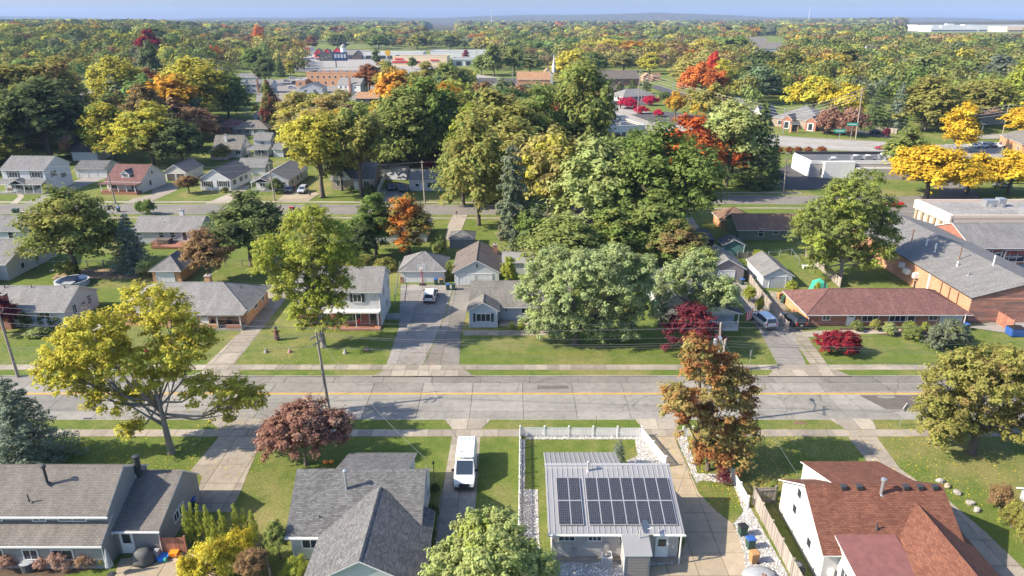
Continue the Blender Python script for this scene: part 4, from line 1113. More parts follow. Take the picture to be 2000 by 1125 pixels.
# --- painted flat-roof strip mall behind the shops
h = House('strip_mall', 'tan flat-roofed strip mall with rooftop units behind the brick shops', 'shop', (104, 146), world=True)
h.block(88.6, 138.6, 140, 152, 4.9, .35, 'flat', 'stucco_pink', 'flat_white', 'stucco_pink')
for i in range(6): h.boxp('pilaster', 88.2, 139.2 + i * 2.3, 0, 88.55, 139.9 + i * 2.3, 3.4, 'drive_tan')
h.boxp('fascia', 88.1, 138.5, 3.4, 88.54, 152.1, 5.2, 'stucco_pink'); h.door('L', 8.6, 1, 2.2, .05, 'white')
for x, y, a, b, c in ((101.0, 147.8, 2.6, 1.6, 1.3), (103.6, 147.6, 1.5, 1.6, 1.7), (105.4, 142.3, 3.2, 1.6, 1.1), (109, 142.3, 2.2, 1.4, 1.0), (112, 148.6, 2.6, 1.6, 1.3), (114.6, 148.9, 1.8, 1.6, 1.5), (117, 145, 2.6, 1.6, 1.2)):
    h.boxp('rooftop_unit', x, y, 4.65, x + a, y + b, 4.7 + c, 'steel'); h.boxp('duct', x + a * .3, y - .5, 4.66, x + a * .6, y, 5.3, 'steel')
for x in (108.5, 113.2): MB().tube([(x - 104, -4, 5.2), (x + 3.5 - 104, -7.2, 5.2)], .08, 6).build('roof_pipe', M['r_rust'], h.root)
for x in (95, 98.6, 106.5): h.pipe(x, 139.8, 4.65, 1.4, .08, 'steel')

h = House('white_flat_block', 'white flat-roofed commercial block with rooftop units beside the main street', 'shop', (100, 208), world=True)
h.block(84.5, 200.2, 117, 213.5, 4.2, .5, 'flat', 'w_taupe', 'flat_gray', 'block')
h.boxp('left_wall', 84.3, 200.3, 0, 84.48, 213.4, 4.1, 'block')
h.boxp('dark_parapet', 84.4, 213.2, 4.2, 117.1, 213.7, 5.0, 'dark'); h.boxp('step_wall', 88.0, 199.0, 0, 96.5, 200.1, 4.6, 'block'); h.boxp('step_wall', 97, 197.2, 0, 117, 200.1, 3.0, 'w_taupe')
for x, y in ((90.5, 201.5), (98.5, 205), (102, 205), (107, 203), (107.5, 207.5), (111, 204)): h.boxp('rooftop_unit', x, y, 3.95, x + 2.3, y + 1.6, 5.1, 'steel'); h.boxp('fan_hood', x + .5, y + .4, 5.1, x + 1.6, y + 1.2, 5.4, 'block')
for u in (4, 9, 15, 21, 27): h.win('F', u, .8, 2, 1.6, 2, 1, 'dark')

h = House('green_house', 'dark green house with brown roof and white-trimmed windows at right centre', 'house', (51, 142), world=True)
h.block(45.8, 138.4, 58.2, 147.2, 2.35, 2.0, 'gable_x', 'w_green', 'r_rust', oh=.45, og=.4); h.win('F', 4.6, .9, 1.0, 1.5, 1, 2); h.win('F', 7.6, 1.4, 1.1, .9, 1, 2); h.win('F', 11, .9, 1.0, 1.5, 1, 2)
h.block(44.6, 146.8, 51.0, 152.8, 2.2, 1.7, 'hip', 'b_orange', 'r_rust', oh=.4, wall='wing_wall', rname='wing_roof')
h = House('teal_shed', 'small teal garden shed with white trim left of the white garage', 'shed', (42, 130), world=True)
h.block(40.0, 128.5, 44.0, 132, 2.1, 1.0, 'gable_y', 'w_teal', 'r_gray', oh=.25, og=.25); h.spout('F', .05, 2); h.spout('F', 3.95, 2)
h = House('dark_carport', 'low dark flat-roofed carport left of the teal shed', 'shed', (35.5, 134), world=True)
h.block(32.5, 131.5, 39.0, 137.8, 2.2, .25, 'shed', 'dark', 'r_gray', 'dark', oh=.3, og=.2); h.gdoor('F', 3.2, 3.6, 1.9, 'black')

# --- back of the block, towards the second street
h = House('white_small_house', 'small white house with grey roof and brick chimney at the left edge', 'house', (-99, 139), world=True)
h.block(-108, 136.3, -97.2, 143.5, 2.75, 2.0, 'gable_x', 'w_white', 'r_mid', oh=.35, og=.3); h.win('F', 8.0, 1.1, .9, 1.2, 1, 2); h.chimney(-97.6, 138.3, 0, 6.0, .8, .8, 'b_red')
h.block(-97.2, 138.5, -90, 144, 2.5, 1.6, 'gable_x', 'w_white', 'r_gray', oh=.3, og=.2, wall='wing_wall', rname='wing_roof')
h = House('white_block_building', 'long white block building with grey roof in the back yards, left', 'shed', (-88, 118), world=True)
h.block(-112, 114.8, -86.5, 128.5, 2.9, 2.3, 'gable_x', 'w_stucco', 'r_mid', oh=.3, og=.3); h.win('R', 4.0, .9, .9, .9, 1); h.win('R', 8.0, .9, .9, .9, 1)
h.block(-112, 111.0, -88.4, 114.8, 2.2, .7, 'shed', 'w_stucco', 'r_brown', oh=.2, og=.2, wall='wing_wall', rname='wing_roof')
h = House('deck_house', 'grey-roofed pale house with red timber deck behind the blue spruce', 'house', (-69, 140), world=True)
h.block(-75.6, 136.4, -62.6, 144.6, 2.6, 1.9, 'gable_x', 'w_pale', 'r_pale', oh=.4, og=.3)
for u, w in ((5.6, .9), (7.8, .9), (12.2, .9)): h.win('F', u, 1.2, w, 1.2, 1, 2)
h.door('F', 10.2, 1.1, 2.05, .4, 'white', .85); h.chimney(-67.5, 141.2, 3.8, 5.6, .8, .7, 'block', 1); h.pipe(-70, 138.5, 3.3, .5, .07)
h.boxp('deck', -70.5, 132.6, .1, -62, 136.3, .45, 'boards_red')
for x0, y0, x1, y1 in ((-70.5, 132.6, -68.2, 132.7), (-64.6, 132.6, -62, 132.7), (-70.5, 132.7, -70.4, 136.2), (-62.1, 132.7, -62, 136.2)):
    h.boxp('deck_rail', x0, y0, 1.25, x1 + .05, y1 + .05, 1.33, 'boards_red')
    n = max(3, int(max(x1 - x0, y1 - y0) / .3))
    for i in range(n + 1): q = (x0 + (x1 - x0) * i / n, y0 + (y1 - y0) * i / n); h.boxp('baluster', q[0], q[1], .45, q[0] + .06, q[1] + .06, 1.25, 'boards_red')
h.boxp('hot_tub', -70.0, 134.2, .45, -67.8, 136.2, 1.3, 'r_brown')
h = House('hip_brick_garage', 'small brick garage with grey hip roof and white door beside the brown tree', 'garage', (-58.5, 117), world=True)
h.block(-61.2, 113.8, -56.4, 121.5, 2.3, 1.6, 'hip', 'b_orange', 'r_mid', oh=.4); h.gdoor('F', 2.2, 2.9, 2.0)
h = House('hidden_hip_house', 'grey hip-roofed house behind the orange maple', 'house', (-20, 142), world=True)
h.block(-29, 137.0, -17.2, 146, 2.5, 2.2, 'hip', 'w_pale', 'r_mid', oh=.4); h.win('F', 10, 1.1, 1, 1.1, 1); h.win('R', 4, 1.1, 1, 1.1, 1)
h = House('dark_shed', 'dark shingled garden shed behind the gable garage', 'shed', (-9.6, 136), world=True)
h.block(-12.2, 133.2, -7.4, 138, 1.9, .9, 'hip', 'w_gray', 'r_gray', oh=.2)
h = House('tree_hidden_house', 'white house mostly hidden among the tall trees at centre', 'house', (9, 142), world=True)
h.block(4.0, 136.5, 16, 146, 2.7, 2.0, 'gable_x', 'w_white', 'r_mid', oh=.4); h.win('F', 3, 1, 1.2, 1.2, 2); h.win('F', 8, 1, 1.2, 1.2, 2)
h.block(-1.5, 118.0, 6.5, 124, 2.2, .8, 'gable_x', 'w_white', 'r_metal', oh=.3, wall='shed_wall', rname='shed_roof')

# --- beyond the second street: (name,label,cat, FL, FR, depth, hw, rise, roof, wall, roof material, extras)
def row(name, label, cat, fl, fr, dep, hw, rise, roof, wm, rm, wins=(), doors=(), gds=(), shut=None, tm='white', porch=None, chim=None, rf=.5, rot=True):
    w = math.hypot(fr[0] - fl[0], fr[1] - fl[1]); a = math.atan2(fr[1] - fl[1], fr[0] - fl[0]) if rot else 0
    h = House(name, label, cat, fl, a)
    h.block(0, 0, w, dep, hw, rise, roof, wm, rm, tm, rf=rf)
    for q in wins: h.win(q[0], q[1] if q[1] > 0 else w + q[1], q[2], q[3], q[4], q[5] if len(q) > 5 else 2, 1, 'white', shut)
    for q in doors: h.door('F', q)
    for q in gds: h.gdoor('F', q, *([] if len(gds) > 4 else [2.4, 2.0]))
    if chim: h.chimney(*chim)
    if porch:
        x0, x1, d, z, gab = porch
        MB().box(x0, -d, 0, x1, -.05, .35).build('porch_floor', M['kerb'], h.root)
        n = max(2, int((x1 - x0) / 2.2))
        for i in range(n + 1): MB().box(x0 + (x1 - x0 - .14) * i / n, -d, .35, x0 + (x1 - x0 - .14) * i / n + .14, -d + .14, z).build('porch_post', M['white'], h.root)
        gable_roof(x0, x1, -d, .8, z, .9, 'x', .25, .2, rf=.85).build('porch_roof', [M[rm], M['white']], h.root)
        for i in range(int((x1 - x0) / .35)): MB().box(x0 + i * .35, -d + .04, .35, x0 + i * .35 + .06, -d + .1, 1.15).build('baluster', M['white'], h.root)
        if gab: gable_roof(x0 + gab[0], x0 + gab[1], -d - .3, .4, z, 1.1, 'y', .2, .2).build('porch_gable', [M[rm], M['white']], h.root)
    return h


row('white_two_storey', 'white two-storey house with porch and black shutters across the second street', 'house', (-131.5, 181.6), (-120.2, 181.2), 10.5, 5.9, 2.5, 'gable_x', 'w_white', 'r_mid',
    [('F', 3, 3.9, 2.2, 1.5, 3), ('F', 9, 3.9, 2.2, 1.5, 3), ('F', 3.2, 1, 1.8, 1.4), ('F', 9.5, 1, 1.8, 1.4), ('R', 3.4, 3.6, 1.1, 1.3), ('R', 7.2, 2.6, 1.1, 1.1)], [6.2], shut='dark', porch=(-.2, 11.4, 2.4, 2.6, (3.2, 7.6)))
row('garage_row', 'long white double garage behind the red-roofed house', 'garage', (-123.52, 199.6), (-115.38, 199.6), 8, 2.6, 1.5, 'gable_x', 'w_white', 'r_gray', (), (), (2.0, 4.8, 7.4))
h = row('red_roof_bungalow', 'cream bungalow with red roof, dormer and covered porch across the second street', 'house', (-105.0, 181.6), (-95.6, 180.6), 11, 3.0, 3.2, 'gable_x', 'w_cream', 'r_maroon', [('R', 4, 1.2, 1, 1.3, 1), ('R', 5.4, 3.8, .8, 1.0, 1), ('F', 2, 1, 1.4, 1.3), ('F', 7.4, 1, 1.4, 1.3)], [4.8])
h.block(3.8, 1.0, 6.0, 4.2, 4.6, .9, 'gable_y', 'w_white', 'r_gray', oh=.2, og=.2, z0=3, wall='dormer_wall', rname='dormer_roof'); h.win('F', 1.1, 3.9, 1.1, .8, 2)
MB().box(-.4, -2.3, 0, 9.4, -.05, .7).build('porch_floor', M['boards_red'], h.root); MB().box(-.6, -2.7, 2.55, 9.8, -.1, 2.7).build('porch_roof', M['r_maroon'], h.root)
for i in range(5): MB().box(-.2 + i * 2.3, -2.3, .7, -.05 + i * 2.3, -2.15, 2.55).build('porch_post', M['white'], h.root)
for i in range(22): MB().box(-.2 + i * .33, -2.28, .7, -.12 + i * .33, -2.2, 1.4).build('baluster', M['boards_red'], h.root)
h = row('brown_door_garage', 'cream double garage with two brown doors across the second street', 'garage', (-96.2, 195.4), (-90.2, 194.9), 9.5, 2.6, 1.9, 'gable_y', 'w_cream', 'r_gray')
h.gdoor('F', 1.6, 2.3, 2.0, 'r_brown'); h.gdoor('F', 4.4, 2.3, 2.0, 'r_brown')
row('white_cottage', 'white cottage with dark gable roof and red porch trim across the second street', 'house', (-81.8, 183.8), (-73.6, 183.2), 13, 3.0, 2.5, 'gable_y', 'w_white', 'r_gray', [('F', 2, 1.1, 2.0, 1.3, 4), ('F', 6.3, 1.1, 2.2, 1.4, 4), ('R', 2.5, 1.2, 1, 1.2, 1), ('R', 6.5, 1.2, 1, 1.2, 1), ('R', 9.6, 1.2, .9, 1, 1)], [4.1], shut='dark')
row('porch_cottage', 'white cottage with columned front porch beside the parked pickup', 'house', (-67.2, 184.0), (-58.6, 183.8), 17, 2.7, 2.0, 'gable_y', 'w_white', 'r_mid', [('F', 1.7, 1, 1.2, 1.3), ('R', 3, 1.1, 1, 1.1, 1), ('R', 8, 1.1, 1.4, 1.1), ('R', 11, 1.1, 1.4, 1.1)], [4.2], porch=(-.4, 5.5, 2.2, 2.5, (0.3, 5.3)))
row('satellite_garage', 'white garage with satellite dish behind the white cottage', 'garage', (-78.73, 203.15), (-71.05, 203.15), 7, 2.5, 1.7, 'gable_x', 'w_white', 'r_mid', (), (), ())
h = row('stone_cape_house', 'stone-fronted cape house with steep front gable behind two tall trees', 'house', (-47.5, 184.4), (-36.2, 184), 9, 3.0, 3.4, 'gable_x', 'b_stone', 'r_mid', [('F', 2.3, 1, 1.8, 1.4, 3), ('F', 9.3, 1, 1.4, 1.3)], [6.6])
h.block(.8, -1, 5.4, 3, 3.4, 2.6, 'gable_y', 'w_pale', 'r_gray', z0=2.8, oh=.25, wall='dormer_wall', rname='dormer_roof'); h.win('F', 2.3, 3.6, 1.2, 1.1)
row('pale_ranch', 'pale grey ranch house with tree shadows on its front across the second street', 'house', (-26.8, 183.2), (-13.6, 182.6), 8.6, 2.9, 1.7, 'gable_x', 'w_pale', 'r_mid', [('F', 2, 1.1, .9, .8, 1), ('F', 5.8, .9, 2.1, 1.3, 3), ('F', 10.6, 1.0, .8, 1.4, 1)], [3.6], shut=None)
row('tarp_house', 'white outbuilding behind a leaning tarp left of the pale ranch', 'shed', (-37.0, 200), (-30, 199.6), 6, 2.4, 1.6, 'gable_x', 'w_pale', 'r_mid', [('F', 5, 1, .8, .9, 1)])
h = row('white_cape', 'white cape house with steep taupe roof and white chimney beyond the cottages', 'house', (-96.79, 230.73), (-87.81, 230.73), 9, 2.9, 3.6, 'gable_x', 'w_white', 'r_tan', [('R', 3, 1.2, .9, 1.3, 1), ('R', 7, 1.2, .9, 1.3, 1), ('R', 5, 4.0, .9, 1.1, 1), ('F', 8, 1, 1.4, 1.2)], chim=(3.8, 2.4, 3.2, 7.0, .8, .8, 'block', 1))
h.block(.5, -3.8, 5.5, .2, 2.6, 1.9, 'gable_y', 'w_white', 'r_brown', wall='entry_wall', rname='entry_roof'); h.win('F', 2.5, 1, 1.2, 1.2)
row('two_storey_awning_house', 'white two-storey house with pale awning roof beyond the white garage', 'house', (-84.57, 234.43), (-79.17, 234.43), 7, 5.2, 1.7, 'gable_x', 'w_white', 'r_mid', [('F', 2.8, 3.8, 1.2, .7, 2), ('F', 2.0, 1, 1.6, 1.3)], porch=(-1.2, 5.4, 3.4, 2.5, None))
row('white_garage_wing', 'white side wing with single garage door under the yellow-green tree', 'garage', (-77.62, 231.64), (-74.62, 231.64), 7, 2.7, 1.4, 'gable_x', 'w_white', 'r_mid', (), (), (1.9,))
row('taupe_hip_house', 'long taupe hip-roofed house beyond the white cape', 'house', (-107.21, 277.44), (-94.16, 277.44), 9, 2.8, 2.4, 'hip', 'w_barn', 'r_tan', [('F', 2, 1, 1.6, 1.2, 3), ('F', 5, 1, 1.6, 1.2, 3)], [7.2], (10.5,))
row('rust_hip_house', 'rust hip-roofed house behind the brown-leaved tree', 'house', (-116.5, 284.05), (-106.8, 284.05), 9, 2.8, 2.2, 'hip', 'b_red', 'r_maroon', [('F', 2.5, 1, 1.6, 1.2), ('F', 6, 1, 1.6, 1.2)])
row('rust_roof_house', 'house with long rust-red roof behind the left trees', 'house', (-155.66, 245.23), (-142.28, 245.23), 10, 3, 2.4, 'gable_x', 'b_orange', 'r_rust', [('F', 9, 1, 1.6, 1.2)])
row('gray_garage_left', 'grey-roofed garage below the rust-roofed house', 'garage', (-139.43, 225.37), (-131.45, 225.37), 9, 2.8, 2.2, 'gable_x', 'w_white', 'r_gray', (), (), ())
row('duplex_house', 'white two-storey duplex with brick chimneys, far left centre', 'house', (-162.15, 446.51), (-145.93, 446.51), 10, 5.2, 2.4, 'gable_x', 'w_pale', 'r_mid', [('F', 2 + i * 3.4, 3.6, 1.3, 1.1) for i in range(4)] + [('F', 2 + i * 3.4, 1, 1.3, 1.1) for i in range(4)], (), (), chim=(8, -.3, 0, 8.6, .9, .8, 'b_red'))
row('duplex_house', 'grey-roofed house behind the white duplex, far left centre', 'house', (-189.01, 500.28), (-172.3, 500.28), 9, 5.0, 2.4, 'hip', 'w_pale', 'r_mid', [('F', 6, 1, 1.4, 1.1)])
row('white_back_house', 'small white house below the white duplex', 'house', (-112.93, 317.04), (-108.89, 317.04), 8, 2.8, 1.8, 'gable_y', 'w_white', 'r_mid', [('F', 2, 1, 1, 1)])
row('blue_gable_house', 'grey-blue house with wide front gable before the brick block', 'house', (-128.2, 443.32), (-114.58, 443.32), 12, 3.4, 2.6, 'gable_y', 'w_pale', 'r_gray', [('F', 3.5, 1, 1.4, 1.4), ('F', 9, 1, 1.4, 1.4)])
row('white_chimney_house', 'white two-storey house with red brick chimney before the brick block', 'house', (-103.55, 437.07), (-89.5, 434.01), 11, 6.2, 3.2, 'gable_x', 'w_white', 'r_pale', [('F', 2, 3.8, 1.1, 1.2), ('F', 5, 3.8, 1.1, 1.2), ('F', 11, 3.8, 1.1, 1.2), ('F', 3.5, 1, 1.1, 1.2), ('F', 11, 1, 1.1, 1.2)], (), (), chim=(8, -.5, 0, 10.0, 1.1, .8, 'b_red'))
row('copper_roof_house', 'low house with copper-orange roof before the orange trees', 'house', (-82.23, 385.23), (-70.33, 385.23), 11, 3.2, 2.6, 'gable_x', 'dark', 'r_copper', [('F', 2, 1, 1.6, 1.3, 3), ('F', 6, 1, 1.6, 1.3, 3), ('F', 10, 1, 1.4, 1.3, 2)])
h = row('brick_office_block', 'two-storey orange brick block with flat roof, far centre left', 'office', (-139.23, 500.28), (-88.08, 496.3), 22, 8.2, .6, 'flat', 'b_orange', 'flat_gray', [('F', 4 + i * 4, 4.9, 1.1, 1.6, 1) for i in range(11)] + [('F', 8 + i * 5, 1.0, 1.2, 1.8, 1) for i in range(8)], (), (), tm='b_orange')
for i in range(7): MB().box(6 + i * 6, 6, 7.9, 8 + i * 6, 8, 9.4).build('rooftop_unit', M['steel'], h.root)
row('brick_annex', 'small brick annex left of the flat brick block', 'office', (-144.65, 492.4), (-138.14, 492.4), 14, 4.2, .5, 'flat', 'b_orange', 'flat_gray', [('F', 3, 1, 1.2, 1.6)])
row('church_hall', 'tan-roofed church hall with white gable end, centre distance', 'church', (3.48, 500.28), (25.76, 500.28), 13, 4.0, 4.6, 'gable_x', 'b_tan', 'r_copper', [('L', 6, 1.4, 1.6, 2.6, 2)])
h = row('steeple_church', 'white gabled church front with tall white steeple, centre distance', 'church', (20.83, 516.79), (28.74, 516.79), 14, 5.6, 4.2, 'gable_y', 'w_white', 'r_copper', [('F', 4, 2, 1.6, 2.4)])
MB().lathe([(1.3, 7), (1.3, 11), (1.5, 11.1), (1.0, 12), (.35, 16.5), (.06, 20)], 8, (8.4, 3)).build('steeple', M['white'], h.root)
row('church_school', 'long brick church building with brown roof behind the central tree', 'church', (56.99, 496.3), (86.32, 500.28), 16, 4.8, 4.6, 'gable_x', 'b_band', 'r_brown', [('F', 8 + i * 2.2, 2.4, .9, 1.3, 1) for i in range(6)])
row('orange_gable_house', 'small orange brick house with white gable trim at centre distance', 'house', (94.63, 534.4), (101.31, 534.4), 8, 3.2, 2.4, 'gable_y', 'b_tan', 'r_copper', (), [3.2])
row('orange_wing', 'low copper-roofed wing right of the orange brick gable', 'house', (103.39, 543.65), (109.43, 543.65), 7, 2.8, 1.9, 'gable_x', 'b_orange', 'r_rust')
row('brick_chimney_house', 'brick house with brown roof and broad chimney behind the crimson bushes', 'house', (54.24, 430.99), (67.81, 437.07), 9, 3.2, 2.4, 'gable_x', 'b_band', 'r_brown', (), (), (), chim=(13, 3, 3, 7, 2.2, 1.2, 'b_red', 2))
row('gray_diner', 'low building with wide pale grey hip roof beside the crimson bushes', 'shop', (60.52, 397.68), (79.8, 408.22), 14, 2.6, 3.2, 'hip', 'w_pale', 'r_pale', [('F', 3 + i * 3, 1, 1.5, 1.3) for i in range(5)])
h = row('corner_shop', 'flat-roofed grey shop with rooftop units behind the central trees', 'shop', (35.39, 266.25), (49.72, 269.89), 18, 4.6, .6, 'flat', 'block', 'flat_gray', [('F', 2 + i * 2.2, 1, 1.4, 1.8) for i in range(6)])
W_ = 13.9
MB().poly([(W_ + .1, 0, 5.2), (W_ + 3, 0, 1.6), (W_ + 3, 18, 1.6), (W_ + .1, 18, 5.2)]).poly([(W_ + .1, 0, 5.2), (W_ + 3, 0, 1.6), (W_ + .1, 0, 1.6)][::-1]).poly([(W_ + .1, 18, 5.2), (W_ + 3, 18, 1.6), (W_ + .1, 18, 1.6)]).build('mansard_roof', M['stucco_pink'], h.root)
for x, y in ((2.5, 7), (8, 7), (5, 13)):
    MB().box(x, y, 4.3, x + 2.4, y + 1.6, 5.5).build('rooftop_unit', M['steel'], h.root)
h = row('office_building', 'low brick office with grey roof and two arched entrance gables by the main street', 'office', (109.02, 304.23), (124.57, 290.96), 20, 3.6, 4.4, 'hip', 'b_stone', 'r_mid', [('F', 11, 1, 2.4, 1.6, 3), ('F', 4, 1, 2, 1.6)])
for x in (6.0, 15.6):
    h.block(x, -4.2, x + 4.2, 5, 3.8, 1.7, 'gable_y', 'b_red', 'r_gray', oh=.2, og=.2, wall='entrance_wall', rname='entrance_roof'); h.door('F', 2.1, 2.2, 3.0, .05, 'white', .9)
row('house_behind_spruce', 'grey-roofed house with white gable behind the dark spruce', 'house', (99.78, 305.78), (104.77, 301.19), 14, 3.6, 4.6, 'gable_y', 'w_cream', 'r_mid', [('F', 3, 1, 1.4, 1.4)])
row('house_behind_maple', 'wide grey-roofed house left of the dark spruce', 'house', (93.55, 330.91), (108.78, 327.34), 12, 3.4, 5.0, 'hip', 'w_barn', 'r_mid')
row('white_garage_right', 'white house with rust roof and pale garage door behind the yellow trees, far right', 'house', (196.04, 308.92), (210.28, 308.92), 13, 3.6, 3.0, 'gable_x', 'w_white', 'r_rust', [('F', 3, 1, 1.4, 1.4)], (), (12,))
row('taupe_corner_house', 'taupe-roofed brick building at the right edge beside the car park', 'shop', (167.46, 234.43), (179.61, 230.73), 22, 3.8, 3.0, 'hip', 'b_orange', 'r_tan', [('L', 3, 1, 1.4, 1.6)])
row('white_far_left', 'small white house among the left trees', 'house', (-240.14, 405.54), (-233.04, 405.54), 9, 3, 2.4, 'gable_x', 'w_white', 'r_mid', [('F', 5, 1, 1.2, 1)])
row('gray_far_left', 'wide low grey roof glimpsed between left trees', 'house', (-193.27, 327.34), (-186.32, 327.34), 9, 3, 2.0, 'hip', 'b_orange', 'r_mid', [('F', 5, 1, 1.2, 1)])

# ---------------------------------------------------------------- vehicles
CAR = {
    # length stations: x, z belt, z roof, half width belt, half width roof
    'suv': [(-2.4, .62, .62, .80, .7), (-2.36, 1.0, 1.0, .93, .80), (-2.22, 1.12, 1.62, .95, .72), (-1.9, 1.14, 1.76, .96, .74), (-.9, 1.13, 1.8, .97, .75), (.1, 1.1, 1.77, .97, .75), (.45, 1.08, 1.66, .96, .72), (1.15, 1.06, 1.06, .95, .85), (2.1, .96, .96, .9, .8), (2.38, .75, .75, .8, .7), (2.42, .5, .5, .74, .66)],
    'sedan': [(-2.35, .6, .6, .76, .7), (-2.3, .95, .95, .86, .78), (-1.65, 1.0, 1.0, .89, .8), (-1.1, .98, 1.36, .9, .64), (-.5, .96, 1.45, .9, .66), (.2, .94, 1.42, .9, .66), (1.0, .92, .92, .9, .8), (2.0, .82, .82, .86, .76), (2.32, .62, .62, .76, .66)],
    'minivan': [(-2.55, .62, .62, .85, .75), (-2.5, 1.05, 1.05, .97, .85), (-2.3, 1.12, 1.66, .99, .76), (-1.9, 1.12, 1.78, 1.0, .78), (-.6, 1.1, 1.8, 1.0, .78), (.5, 1.06, 1.74, 1.0, .76), (1.6, 1.0, 1.0, .98, .86), (2.3, .86, .86, .92, .8), (2.52, .6, .6, .82, .7)],
    'pickup': [(-2.7, .6, .6, .9, .85), (-2.66, 1.05, 1.05, .96, .88), (-.75, 1.06, 1.06, .97, .88), (-.6, 1.08, 1.72, .97, .74), (.5, 1.08, 1.76, .97, .75), (.75, 1.08, 1.66, .97, .73), (1.35, 1.06, 1.06, .96, .86), (2.4, 1.0, 1.0, .92, .82), (2.68, .7, .7, .84, .74)],
    'van': [(-3.0, .6, .6, .95, .9), (-2.98, 1.4, 2.3, 1.0, .90), (-2.85, 1.4, 2.42, 1.02, .92), (-1.0, 1.4, 2.46, 1.03, .92), (.9, 1.38, 2.44, 1.03, .92), (1.25, 1.36, 2.34, 1.02, .89), (2.12, 1.28, 1.28, 1.0, .90), (2.75, 1.1, 1.1, .98, .84), (2.95, .85, .85, .9, .76), (3.0, .55, .55, .84, .7)],
}
SIDEGLASS = {'van': (4, 6)}
_cars = {}


def car_meshes(kind, pm):
    key = (kind, pm)
    if key in _cars: return _cars[key]
    st = CAR[kind]; n = len(st)
    body, wind, side = MB(), {'windscreen': MB(), 'rear_window': MB()}, MB()
    def sect(s):
        x, zs, zr, hb, hr = s; cab = zr > zs + .3
        zb = .34 if abs(x) < abs(st[0][0]) - .1 else .42
        e = [(hb - .07, zb), (hb, zb + .22 if zs > zb + .3 else zb + .08), (hb, zs), ((hr, zr - .08) if cab else (hb - .06, zs + .015)), ((hr - .1, zr) if cab else (hr - .1, zs + .045))]
        return [(x, y, z) for y, z in e], [(x, -y, z) for y, z in e], cab
    S = [sect(s) for s in st]
    for i in range(n - 1):
        (a, am, ac), (b, bm, bc) = S[i], S[i + 1]
        for k in range(4):
            gl = k == 2 and ac and bc
            if gl and kind in SIDEGLASS and not (SIDEGLASS[kind][0] <= i < SIDEGLASS[kind][1]): gl = False
            tgt = side if gl else body
            q = [a[k], a[k + 1], b[k + 1], b[k]]
            tgt.poly(q); tgt.poly([bm[k], bm[k + 1], am[k + 1], am[k]])
        q = [a[4], am[4], bm[4], b[4]]
        if ac != bc:
            wind['windscreen' if ac else 'rear_window'].poly(q) if not (kind == 'van' and not ac) else body.poly(q)
        else: body.poly(q)
        body.poly([a[0], b[0], bm[0], am[0]])
    for c, cm, _ in (S[0], S[-1]):
        body.poly(c + cm[::-1])
    if kind == 'pickup': body.box(-2.55, -.75, 1.0, -.8, .75, 1.13, 1)
    xs = [p[0] for p in body.v]; x0, x1 = min(xs), max(xs)
    body.box(x0 - .04, -.78, .38, x0 + .1, .78, .58, 1); body.box(x1 - .1, -.74, .36, x1 + .03, .74, .54, 1)
    r = .38 if kind in ('suv', 'pickup', 'van') else .34
    wx = (x1 - .95, x0 + (1.15 if kind == 'van' else .9))
    ty = MB().tube([(0, -.12, r), (0, .12, r)], r, 16).mesh('tyre', M['rubber']); rim = MB().tube([(0, -.13, r), (0, .13, r)], r * .6, 10).mesh('rim', M['alu'])
    hw = max(s[3] for s in st)
    gr = MB().box(x1 - .1, -.42, .58, x1 + .015, .42, .76).mesh('grille', M['black'])
    pl = MB().box(x0 - .055, -.16, .62, x0 - .02, .16, .76).mesh('number_plate', M['white'])
    zl = st[-2][1]
    hl = MB().box(x1 - .22, -.16, zl - .14, x1 - .05, .16, zl + .02).mesh('headlight', M['lamp']); tl = MB().box(x0 - .02, -.09, .78, x0 + .18, .09, 1.15 if kind != 'van' else 1.5).mesh('tail_light', M['tail'])
    mi = MB().box(-.08, -.14, -.1, .08, .14, .12).mesh('mirror', M['black'])
    bm_ = body.mesh('body', [pm, M['black']])
    for p in bm_.polygons: p.use_smooth = False
    d = dict(body=bm_, side=side.mesh('side_windows', M['carglass']), ws=wind['windscreen'].mesh('windscreen', M['carglass']), rw=wind['rear_window'].mesh('rear_window', M['carglass']) if wind['rear_window'].f else None,
             ty=ty, rim=rim, wx=wx, hw=hw, gr=gr, pl=pl, hl=hl, tl=tl, mi=mi, mx=[s[0] for s in st if s[2] > s[1] + .3][-1] + .25, mz=st[-4][1] + .12)
    _cars[key] = d
    return d


M['lamp'] = glass('lamp_glass', (.55, .56, .58), .15); M['tail'] = paint('tail_red', (.45, .02, .02), .3, var=.05)
CP = dict(white=(.62, .62, .61), black=(.012, .013, .015), silver=(.45, .46, .47), gray=(.12, .125, .13), red=(.45, .015, .02), blue=(.02, .05, .14), navy=(.015, .025, .06), tan=(.34, .30, .24))
for k_, c_ in CP.items(): M['car_' + k_] = paint('car_' + k_, c_, .28, .25 if k_ in ('silver', 'gray') else 0, var=.06, spec=.5, coat=.6)


def car(name, label, loc, rz, kind, colour, group=None):
    d = car_meshes(kind, M['car_' + colour])
    t = thing(name, label, 'van' if kind in ('van', 'minivan') else ('truck' if kind == 'pickup' else 'car'), (loc[0], loc[1], .035), rz, group)
    inst('body', d['body'], t); inst('side_windows', d['side'], t); inst('windscreen', d['ws'], t)
    if d['rw']: inst('rear_window', d['rw'], t)
    for x in d['wx']:
        for y in (-1, 1):
            w = inst('wheel', d['ty'], t, (x, y * (d['hw'] - .1), 0)); inst('rim', d['rim'], w)
    for y in (-1, 1):
        inst('headlight', d['hl'], t, (0, y * .62, 0)); inst('tail_light', d['tl'], t, (0, y * .74, 0)); inst('mirror', d['mi'], t, (d['mx'], y * (d['hw'] + .1), d['mz']))
    inst('grille', d['gr'], t); inst('number_plate', d['pl'], t)
    return t


